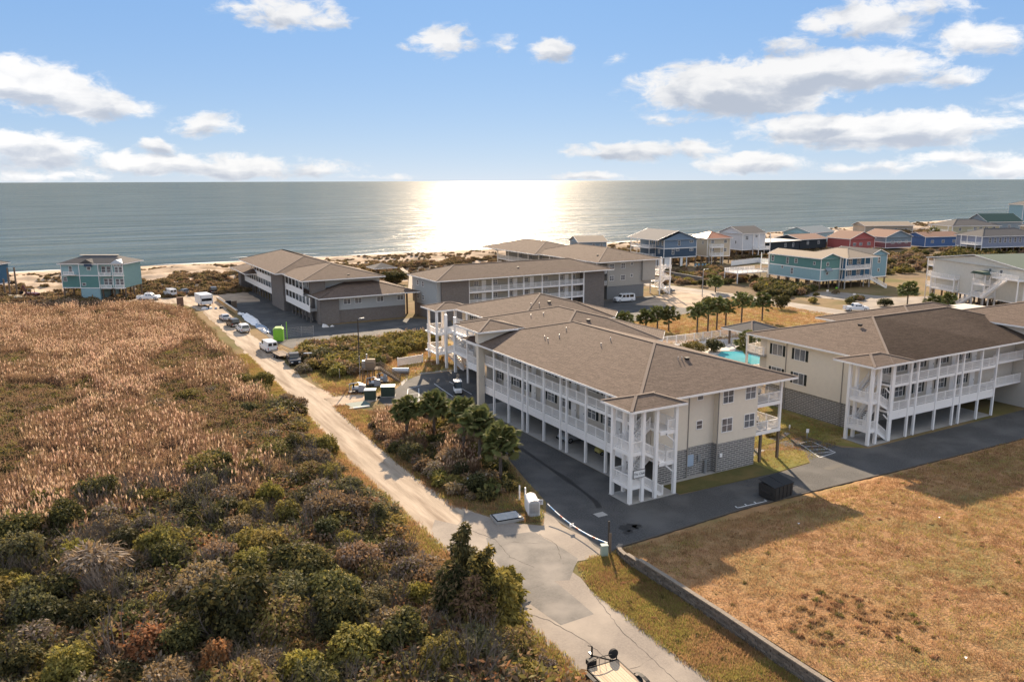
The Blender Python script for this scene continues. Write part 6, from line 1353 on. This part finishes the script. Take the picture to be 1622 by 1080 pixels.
# chain barrier: posts, striped pole-like rope, mailbox cabinet
def mailbox():
    x,y=G(843,811); t=T('mailbox_cabinet','white rounded mailbox cabinet beside the driveway barrier','mailbox',(x,y,0),R(-20))
    b=MB(); n=8; pr=[(-.55,0),(-.55,1.25)]+[(-.55*math.cos(PI*i/n),1.25+.35*math.sin(PI*i/n)) for i in range(1,n)]+[(.55,1.25),(.55,0)]
    b.side(pr,-1.0,1.0); t.mb('cabinet',b,MW); b=MB(); b.side([(p[0]*.9,p[1]*.98) for p in pr],-1.03,-1.0); t.mb('front_panel',b,mat('cabinet_grey',(.42,.42,.41)))
    for i in range(3):
        for j in range(3): t.mb('mailbox_door',MB().box(-.42+i*.29,-.42+i*.29+.25,-1.045,-1.03,.35+j*.32,.35+j*.32+.28),MSTEEL)
mailbox()
sg=sign('white lettered notice board in front of the mailbox cabinet',853,815,1.55,.85,.5,mat('notice_panel',(.6,.6,.6),(.5,.5,.5),4)); sg.mb('text_line',MB().box(-.32,.32,-.076,-.071,1.35,1.41).box(-.3,.3,-.076,-.071,1.23,1.28).box(-.22,.22,-.076,-.071,1.12,1.17),PDKR)
solo('marker_post',MB().beam((0,0,0),(0,0,1.55),.12),MW,'white slim post left of the mailbox cabinet','post',loc=(*G(823,792),0)); solo('marker_post',MB().beam((0,0,0),(0,0,1.9),.12),MW,'white post touching the mailbox cabinet corner','post',loc=(*G(832,801),0))
def barrier():
    a=Vector((38.0,60.2,1.15)); c=Vector((38.2,51.0,.95)); t=T('chain_barrier','sagging white, red and blue chain barrier strung across the driveway','barrier',(a.x,a.y,0),world=True)
    n=22; mats=[MW,MW,mat('barrier_blue',(.10,.30,.55),rough=.5),MW,mat('barrier_red',(.50,.10,.07),rough=.5)]
    P=[a.lerp(c,i/n)+Vector((0,0,-.62*4*(i/n)*(1-i/n)*.8)) for i in range(n+1)]
    for i in range(n): t.mb('segment',MB().tube(P[i],P[i+1],.055,n=6),mats[(0,2,2,0,0,4)[i%6]])
    m=(P[9]+P[10])/2; t.mb('tag_plate',MB().box(m.x-.22,m.x+.22,m.y-.02,m.y+.02,m.z-.18,m.z+.1),MW)
barrier()
solo('gate_post',MB().beam((0,0,0),(0,0,1.9),.16),MWOOD,'dark timber gate post where the chain barrier ends','post',loc=(38.3,50.75,0)); solo('gate_post',MB().beam((0,0,0),(0,0,2.6),.11),mat('dark_timber_pole',(.06,.05,.04)),'thin taller dark stake behind the timber gate post','post',loc=(38.7,51.5,0))
x,y=G(957,880); t=T('utility_pedestal','pale green utility pedestal beside the timber gate post','utility box',(x,y,0),R(-20)); t.mb('box',MB().side([(-.3,0),(.3,0),(.27,.95),(-.27,.95)],-.22,.22),mat('pale_green_box',(.34,.40,.32))); t.mb('lid',MB().box(-.3,.3,-.25,.25,.95,1.02),mat('pale_green_lid',(.42,.47,.40)))
x,y=G(803,822); t=T('transformer_pad','low grey slab with puddled metal lid by the road junction','utility pad',(x,y,0),R(-8)); t.mb('slab',MB().box(-1.35,1.35,-.95,.95,0,.28),MCONC); t.mb('lid',MB().box(-1.2,1.2,-.8,.8,.28,.34),mat('grey_fibre_lid',(.30,.29,.27),(.42,.41,.39),2,rough=.6)); t.mb('lid_frame',MB().box(-1.25,1.25,-.86,-.8,.28,.38).box(-1.25,1.25,.8,.86,.28,.38).box(-1.26,-1.2,-.8,.8,.28,.38).box(1.2,1.26,-.8,.8,.28,.38),MBMET)
def dumpster():
    x,y=G(1228,786); t=T('dumpster','dark dumpster in the building shadow at the lawn edge','dumpster',(x,y,0),R(5)); m=mat('dark_dumpster',(.03,.028,.025),(.045,.04,.036),3,rough=.7)
    t.mb('body',MB().side([(-1.35,.15),(1.35,.15),(1.5,1.5),(-1.5,1.5)],-.95,.95),m)
    for s in (-1,1): t.mb('lid',MB().add([(s*.03,-1,1.45),(s*1.52,-1,1.45),(s*1.52,.98,1.85),(s*.03,.98,1.85),(s*.03,-1,1.5),(s*1.52,-1,1.5),(s*1.52,.98,1.9),(s*.03,.98,1.9)],[(0,3,2,1),(4,5,6,7),(0,1,5,4),(1,2,6,5),(2,3,7,6),(3,0,4,7)]),MBLACK)
    for i in range(5): t.mb('rib',MB().box(-1.3+i*.6,-1.2+i*.6,-1.0,-.95,.2,1.4),m)
    for s in (-1,1): t.mb('fork_pocket',MB().box(s*1.45-.08,s*1.45+.08,-.6,.6,.7,.95),m)
dumpster()
# equipment yard by the far stair
def ybox(label,px,py,w,d,h,m,ml=None,rz=R(-25),cat='utility box',name='utility_box'):
    x,y=G(px,py); t=T(name,label,cat,(x,y,0),rz); t.mb('cabinet',MB().box(-w/2,w/2,-d/2,d/2,.1,h),m); t.mb('lid',MB().box(-w/2-.05,w/2+.05,-d/2-.05,d/2+.05,h,h+.08),ml or m); t.mb('base',MB().box(-w/2-.1,w/2+.1,-d/2-.1,d/2+.1,0,.1),MCONC)
    t.mb('door_panel',MB().box(-w*.4,-.02,-d/2-.03,-d/2,.25,h-.12).box(.02,w*.4,-d/2-.03,-d/2,.25,h-.12),m); return t
DG=mat('dark_green_cabinet',(.035,.055,.04),(.045,.065,.05),3,rough=.5); LG=mat('pale_green_lid2',(.30,.38,.32),rough=.5)
ybox('large dark green transformer with pale lid in the yard',615,627,2.0,1.5,1.5,DG,LG); ybox('dark utility cabinet with pale lid left of the transformer',587,633,1.6,1.3,1.5,DG,mat('pale_lid',(.6,.62,.6)))
x,y=G(567,641); solo('steel_plate',MB().box(-1.5,1.5,-1.1,1.1,.03,.12),mat('green_steel_plate',(.10,.14,.12),(.15,.18,.16),2),'dark green steel plate lying by the gravel road','plate',loc=(x,y,0)); x,y=G(570,646); solo('plank',MB().box(-1.5,1.4,-.22,.22,.02,.2),mat('pale_plank',(.6,.58,.52)),'pale board in front of the green steel plate','board',loc=(x,y,0))
def tank():
    x,y=G(635,593); t=T('metal_tank','silver cylindrical tank lying on the yard grass','tank',(x,y,0),R(-30)); t.mb('barrel',MB().tube((-1.3,0,.62),(1.3,0,.62),.5,n=16),MSTEEL,smooth=False)
    for s in (-1,1): t.mb('cradle',MB().box(s*.8-.1,s*.8+.1,-.4,.4,0,.3),MCONC); t.mb('end_cap',MB().tube((s*1.3,0,.62),(s*1.42,0,.62),.5,.3,n=16),MSTEEL)
tank()
def ystairs():
    x,y=G(592,604); t=T('deck_stair','raised timber platform with brown stair and railings in the yard','platform',(x,y,0),R(-29))
    for px in (-1.6,-.8,0,.9):
        for py in (-.7,.8): t.mb('post',MB().box(px-.07,px+.07,py-.07,py+.07,0,2.2),MWOOD)
    t.mb('deck',MB().box(-1.8,1.1,-.9,1.0,2.05,2.2),MWOOD); railing(t,(-1.7,-.85),(1.0,-.85),2.2,1.0,MWOOD); t.mb('cabinet',MB().box(-1.2,.3,-.2,.5,2.2,3.6),mat('tan_cabinet',(.36,.26,.17))); t.mb('cabinet',MB().box(-1.7,-1.25,-.3,.3,2.2,3.4),MSTEEL)
    stair(t,(4.2,0,0),(1.1,0,2.15),1.1,MWOOD); t.mb('mast',MB().beam((-2.1,-.2,0),(-2.1,-.2,4.2),.09).beam((-1.0,.2,3.6),(-1.0,.2,4.4),.2),MSTEEL)
ystairs()
def machinery(label,px,py,seed,w=2.4):
    x,y=G(px,py); g=random.Random(seed); t=T('pump_unit',label,'machine',(x,y,0),R(-25)); t.mb('skid',MB().box(-w/2,w/2,-.6,.6,.1,.25),MBMET); t.mb('motor',MB().tube((-w*.3,0,.7),(w*.05,0,.7),.36,n=12),MSTEEL); t.mb('housing',MB().side([(.1,.25),(w*.45,.25),(w*.4,1.2),(.2,1.35)],-.4,.4),mat('machine_grey',(.36,.36,.37),(.25,.25,.26),3,rough=.5))
    b=MB(); b.path([(-w*.45,.3,.3),(-w*.45,.3,1.3),(0,.4,1.5),(w*.4,.2,1.1)],.07); t.mb('pipework',b,MSTEEL); t.mb('valve',MB().tube((-w*.2,-.5,.9),(-w*.2,-.5,1.5),.12,n=8).tube((-w*.2-.2,-.5,1.5),(-w*.2+.2,-.5,1.5),.05),MBMET)
machinery('grey pump unit with pipes next to the gravel road',567,622,1,2.8); machinery('grey pump unit behind the dark green transformer',592,613,2,2.4); machinery('small grey pump set at the right of the yard machines',606,606,3,1.8)
# white vinyl fence panel
t=T('slatted_fence','free standing white slatted fence panel behind the silver tank','fence',(48.8,125.2,0),R(8)); me=cache('slat',lambda:MB().box(-.06,.06,-.02,.02,.15,1.5).mesh('slat',MW))
for i in range(26): t.put('slat',me,(.12+i*.185,0,0))
t.mb('rail',MB().box(0,4.9,-.03,.03,.2,.3),MW); t.mb('rail',MB().box(0,4.9,-.03,.03,1.42,1.52),MW)
for x in (0,4.9): t.mb('post',MB().box(x-.07,x+.07,-.07,.07,0,1.65),MW)
for i,(px,py,h,lb) in enumerate(((529,595,1.9,'left thin fence post at the yard edge'),(538,600,1.6,'short thin fence post at the yard edge beside the shrubs'))):
    solo('fence_post',MB().beam((0,0,0),(0,0,h),.09),MSTEEL,lb,'post',loc=(*G(px,py),0))
# lime green cabin, wire fence, white sheets by the far car park
x,y=G(444,541); t=T('portable_toilet','lime green portable cabin beside the white van','portable cabin',(x,y+1,0),R(-20)); lg=mat('lime_green_plastic',(.22,.50,.04),(.19,.44,.035),2,rough=.5)
t.mb('cabin',MB().box(-.95,.95,-.9,.9,.1,2.4),lg); t.mb('roof',MB().side([(-1,2.4),(1,2.4),(.6,2.75),(-.6,2.75)],-.95,.95),mat('lime_roof',(.30,.46,.14))); t.mb('door',MB().box(-.6,.6,-.94,-.9,.2,2.2),lg); t.mb('vent_pipe',MB().tube((.6,.5,2.4),(.6,.5,3.1),.06),MW)
t=T('wire_fence','light steel mesh fence with green end post by the lime cabin','fence',(0,0,0)); a=G(395,528); b2=G(452,538); 
fp=[G(447,537),G(478,533),G(497,532)]
for p in fp: t.mb('post',MB().beam((p[0],p[1],0),(p[0],p[1],2.1),.08),MSTEEL)
mb=MB()
for p,q in zip(fp[:-1],fp[1:]):
    for k in range(6): mb.beam((p[0],p[1],.2+k*.36),(q[0],q[1],.2+k*.36),.02)
    for k in range(14): xx=p[0]+(q[0]-p[0])*k/14; yy=p[1]+(q[1]-p[1])*k/14; mb.beam((xx,yy,.1),(xx,yy,2.0),.015)
t.mb('mesh_panel',mb,MSTEEL); t.mb('post',MB().beam((*G(455,538),0),(*G(455,538),3.6),.12),lg)
t.e['label']='light steel mesh fence with green end post by the lime cabin'
for (p0,p1,w,lb,m) in (((388,498),(408,516),1.4,'crumpled white tarpaulin lying at the car park edge',MW),((408,514),(425,528),1.0,'pale grey sheet material stacked past the white tarpaulin',MSTEEL),((376,496),(386,499),.8,'small white sheet at the far end of the tarpaulin',MW)):
    a=Vector((*G(*p0),0)); c=Vector((*G(*p1),0)); d=(c-a); n=10; s=Vector((-d.y,d.x,0)).normalized(); bb=MB(); vs=[]; g=random.Random(int(p0[0]))
    for i in range(n+1):
        q=a+d*(i/n); ww=w*(.6+.5*math.sin(PI*i/n))*g.uniform(.8,1.1)
        for j in range(5): vs.append((q.x+s.x*ww*(j/2-1),q.y+s.y*ww*(j/2-1),.08+(.35*g.random() if 0<j<4 else 0)))
    bb.add(vs,[(i*5+j,i*5+j+1,(i+1)*5+j+1,(i+1)*5+j) for i in range(n) for j in range(4)]); solo('tarpaulin',bb,m,lb,'tarpaulin')
x,y=G(345,488); g=random.Random(8)
t=T('debris_pile','heap of blue and white bagged debris behind the box trailer','debris',(x-1.5,y,0))
for i in range(9): a=g.uniform(-2.2,2.2); c=g.uniform(-1.2,1.2); s=g.uniform(.25,.55); t.mb('bag',MB().side([(a-s,0),(a+s,0),(a+s*.6,s),(a-s*.5,s*1.1)],c-s,c+s),(MW,mat('tarp_blue',(.15,.25,.4)),MBMET,MW)[i%4])
x,y=G(362,485); t=T('waste_bin','small dark bin at the road shoulder with timber panels','bin',(x,y,0)); t.mb('body',MB().side([(-.5,0),(.5,0),(.6,1.3),(-.6,1.3)],-.5,.5),MBMET); t.mb('lid',MB().box(-.65,.65,-.55,.55,1.3,1.38),MBMET)
x,y=G(371,487); t=T('timber_screen','short tan timber screen beside the dark bin','screen',(x,y,0),R(20))
for i in range(6): t.mb('plank',MB().box(-.75+i*.26,-.52+i*.26,-.03,.03,0,1.6+.05*(i%2)),MWOOD)
t=T('low_wall','low tan wall between the gravel road and the far car park','wall',(36.3,205,0),world=True); t.mb('wall_panel',MB().box(36.0,36.3,196,222,0,1.0),mat('ochre_wall',(.42,.28,.13),(.35,.23,.11),2)); t.mb('coping',MB().box(35.9,36.4,196,222,1.0,1.1),MCONC)
solo('concrete_rubble',MB().side([(-.7,0),(.7,0),(.2,.5),(-.5,.7)],-.4,.5).side([(1,0),(1.9,0),(1.5,.3)],-.3,.2),MW,'white rubble left on the car park by the brown brick corner','rubble',loc=(*G(516,518),0))
# pool fence
def fence_run(label,pts,h,m,step=.16,name='picket_fence',bay=2.4,cat='fence',grp=None):
    t=T(name,label,cat,(pts[0][0],pts[0][1],0),world=True,group=grp)
    for a,b_ in zip(pts[:-1],pts[1:]):
        L_=math.hypot(b_[0]-a[0],b_[1]-a[1]); n=max(1,round(L_/bay))
        for i in range(n):
            p=(a[0]+(b_[0]-a[0])*i/n,a[1]+(b_[1]-a[1])*i/n); t.put('fence_panel',rail_mesh(L_/n,h,m,step),(p[0],p[1],0),math.atan2(b_[1]-a[1],b_[0]-a[0]))
    return t
fence_run('white picket fence around the back of the pool terrace',[(97,117.6),(101,117.2),(110,117.0),(119.2,116.9),(119.6,108)],1.5,MW)
def pf(label,pts,h=1.8): 
    t=T('privacy_fence',label,'fence',(pts[0][0],pts[0][1],0),world=True)
    for a,b_ in zip(pts[:-1],pts[1:]):
        n=max(1,round(math.hypot(b_[0]-a[0],b_[1]-a[1])/2.5))
        for i in range(n):
            p=Vector((a[0]+(b_[0]-a[0])*i/n,a[1]+(b_[1]-a[1])*i/n,h/2)); q=Vector((a[0]+(b_[0]-a[0])*(i+1)/n,a[1]+(b_[1]-a[1])*(i+1)/n,h/2)); t.mb('fence_panel',MB().beam(p,q-(q-p)*.05,.06,h),MW); t.mb('post',MB().beam((q.x,q.y,0),(q.x,q.y,h+.12),.12),MW)
pf('white privacy fence in front of the white stilt house',[G(1158,421),G(1200,416),G(1238,419)]); 
t=T('garden_wall','long brown brick wall between the beige block and the coastal road','wall',(150,190,0),world=True); p=G(1048,437); q=G(1112,449); t.mb('wall_panel',MB().beam((p[0],p[1],.9),(q[0],q[1],.9),.25,1.8),MBRK); t.mb('coping',MB().beam((p[0],p[1],1.85),(q[0],q[1],1.85),.32,.1),MCONC)
# deck chairs by the navy house
for i,px in enumerate((1101,1106,1112,1117)):
    x,y=G(px,423); t=T('garden_chair',('leftmost','second','third','rightmost')[i]+' of the four pale blue garden chairs below the navy house','chair',(x,y,0),R(160),'pale blue garden chairs below the navy house'); m=mat('chair_blue',(.30,.50,.62))
    t.mb('seat',MB().box(-.35,.35,-.35,.35,.4,.48),m); t.mb('backrest',MB().add([(-.35,.3,.45),(.35,.3,.45),(.35,.6,1.3),(-.35,.6,1.3),(-.35,.36,.45),(.35,.36,.45),(.35,.66,1.3),(-.35,.66,1.3)],[(0,1,2,3),(7,6,5,4),(0,4,5,1),(3,2,6,7),(1,5,6,2),(0,3,7,4)]),m)
    for sx in (-.3,.3):
        for sy in (-.3,.3): t.mb('leg',MB().box(sx-.04,sx+.04,sy-.04,sy+.04,0,.4),m)
# balcony furniture at the end balconies of the near block
for z,lb in ((6.82,'upper'),(3.62,'lower')):
    for k,(x,y,rz) in enumerate(((66.6,62.6,R(200)),(67.9,63.0,R(150)))):
        t=T('balcony_chair',('left' if k==0 else 'right')+' white chair on the '+lb+' end balcony of the near block','chair',(x,y,z),rz,'white chairs on the end balconies'); t.mb('seat',MB().box(-.28,.28,-.28,.28,.38,.44),MW); t.mb('backrest',MB().box(-.28,.28,.24,.3,.44,1.0),MW)
        for sx in (-.24,.24):
            for sy in (-.24,.24): t.mb('leg',MB().box(sx-.03,sx+.03,sy-.03,sy+.03,0,.38),MW)
    t=T('plant_pot','dark potted plant on the '+lb+' end balcony of the near block','potted plant',(66.0,61.4,z)); t.mb('pot',MB().tube((0,0,0),(0,0,.4),.17,.24,n=10),MBMET); o=bpy.data.objects.new('foliage',cache('potleaf',lambda:leafcloud('foliage',120,[(0,0,.75,.35,.35,.4)],.14,L_DG,L_OL,seed=5,shell=.3))); COL.objects.link(o); o.parent=t.e
# left beach end: pilings, backhoe, low fence, stacked material
for i,(px,pt,lb) in enumerate(((17,458,'leftmost tall bare timber piling near the blue house'),(28,455,'right hand tall bare timber piling near the blue house'),(9,458,'short dark timber piling at the frame edge'))):
    x,y=G(px,472); solo('timber_piling',MB().tube((0,0,0),(0,0,(8.2,8.4,5.2)[i]),.26,.2,n=8),MWOOD,lb,'piling',loc=(x,y,0))
def backhoe():
    x,y=G(51,473); t=T('backhoe','dark red backhoe with folded arm left of the teal house','digger',(x,y,0),R(-40)); t.mb('body',MB().side([(-1.6,.7),(1.9,.7),(2.0,1.5),(.6,1.7),(-1.5,1.6)],-.8,.8),PDKR); t.mb('cab',MB().box(-1.0,.4,-.7,.7,2.6,2.7).box(-1,-.9,-.7,-.6,1.6,2.6).box(-1,-.9,.6,.7,1.6,2.6).box(.3,.4,-.7,-.6,1.6,2.6).box(.3,.4,.6,.7,1.6,2.6),MBMET); t.mb('boom',MB().beam((-1.5,0,1.3),(-2.4,0,3.6),.3).beam((-2.4,0,3.6),(-3.2,0,2.0),.25),PDKR); t.mb('bucket',MB().side([(-3.5,1.2),(-2.9,1.2),(-2.9,2.0),(-3.3,2.0)],-.4,.4),MBMET); t.mb('loader_bucket',MB().side([(2.4,.1),(3.2,.1),(2.6,.9)],-1,1),MBMET)
    for sx,r_ in ((-1.0,.72),(1.4,.5)):
        for s in (-1,1):
            w=MB().tube((sx,s*.75,r_),(sx,s*1.1,r_),r_,n=16); t.mb('wheel',w,MBLACK)
backhoe()
t=T('low_fence','low timber rail fence in front of the sandy plot at left','fence',(0,0,0)); P=[G(2,488),G(20,486),G(38,485),G(58,482),G(75,480)]
for p in P: t.mb('post',MB().beam((p[0],p[1],0),(p[0],p[1],1.2),.14),MWOOD)
for p,q in zip(P[:-1],P[1:]): t.mb('rail',MB().beam((p[0],p[1],1.05),(q[0],q[1],1.05),.08,.14),MWOOD)
for i,(px,py,lb) in enumerate(((17,473,'pale stacked boards beside the blue house'),(38,475,'longer pale stack of boards on the sandy plot'))):
    x,y=G(px,py); t=T('board_stack',lb,'boards',(x,y,0),R(-32))
    for k in range(4): t.mb('board',MB().box(-2.6+i*.0,2.6,-.6,.6,.1+k*.22,.29+k*.22),mat('fresh_lumber',(.52,.42,.28),(.45,.36,.24),2))
# lattice and props under the teal house, boardwalk to the beach
bw=T('boardwalk','timber boardwalk crossing the dunes right of the far brick block','boardwalk',(95,230,0),world=True); bw.mb('walkway',MB().beam((88,214,.5),(99,240,.9),1.4,.1),MWOOD); bw.mb('walkway',MB().beam((99,240,.9),(104,262,1.6),1.4,.1),MWOOD)
for k in range(9): bw.mb('post',MB().beam((88.6+k*1.5,214+k*3.3,0),(88.6+k*1.5,214+k*3.3,1.6),.12),MWOOD)
gz=T('beach_gazebo','small dark roofed shelter at the dune end of the boardwalk','shelter',(*G(605,437),0)); 
for sx in (-3,3):
    for sy in (-3,3): gz.mb('post',MB().box(sx-.12,sx+.12,sy-.12,sy+.12,0,3),MWOOD)
hip_roof(gz,[(-4,-4),(4,-4),(4,4),(-4,4)],3,.35,RDARK,caps=False)
t=T('lime_kayak','lime green kayak under the teal twin house','kayak',(*G(1325,458),0),R(30)); t.mb('hull',MB().tube((-1.4,0,.35),(0,0,.4),.12,.35,n=8).tube((0,0,.4),(1.4,0,.35),.35,.12,n=8),lg); t.mb('cockpit',MB().box(-.4,.4,-.2,.2,.66,.78),MBMET)
# shrubs standing in and above the reeds
for i,(px,py,k,sc,sz) in enumerate(((455,640,'brown',.7,.7),(300,640,'olive',.9,.7),(335,628,'brown2',.9,.8),(250,650,'brown',1.0,.7),(210,665,'olive',1.0,.6),(150,640,'grey',1.0,.6),(395,660,'dark2',.9,.8),(430,700,'brown2',1.0,.8),(500,740,'brown',.9,.9),(520,720,'olive',.7,.8),(470,770,'brown2',1.0,.9),(555,790,'brown',.8,.9),(395,760,'olive',.7,.8),(60,655,'brown',1.0,.6),(420,610,'olive',.8,.7),(365,600,'brown2',.9,.7),(280,600,'dark2',1.0,.6))):
    x,y=G(px,py); e=shrub(k,x,y,sc,i,'','shrubs standing in the reed bed',sz=sz); near_='close to the road' if px>420 else 'in the middle of the reed bed' if px>240 else 'toward the left edge of the reeds'
    e['label']=['tan topped','low sprawling','rounded','ragged','broad flat','pale','dense','thin twiggy','dry','mossy','wiry','drooping','bushy','faded','upright','tangled','squat dark'][i]+' '+KN[k]+' '+near_
# debris on the lawn
for (px,py,lb) in ((1488,820,'small white scrap of paper on the brown lawn in mid field'),(1530,1046,'white scrap at the lower right of the brown lawn'),(1265,832,'pale fleck of litter in the shaded part of the brown lawn')):
    x,y=G(px,py,1.0); solo('litter',MB().add([(0,0,0),(.22,.05,.04),(.2,.2,.0),(.02,.16,.06)],[(0,1,2,3)]),MW,lb,'litter',loc=(x,y,float(lawn_h(x,y))+.12))
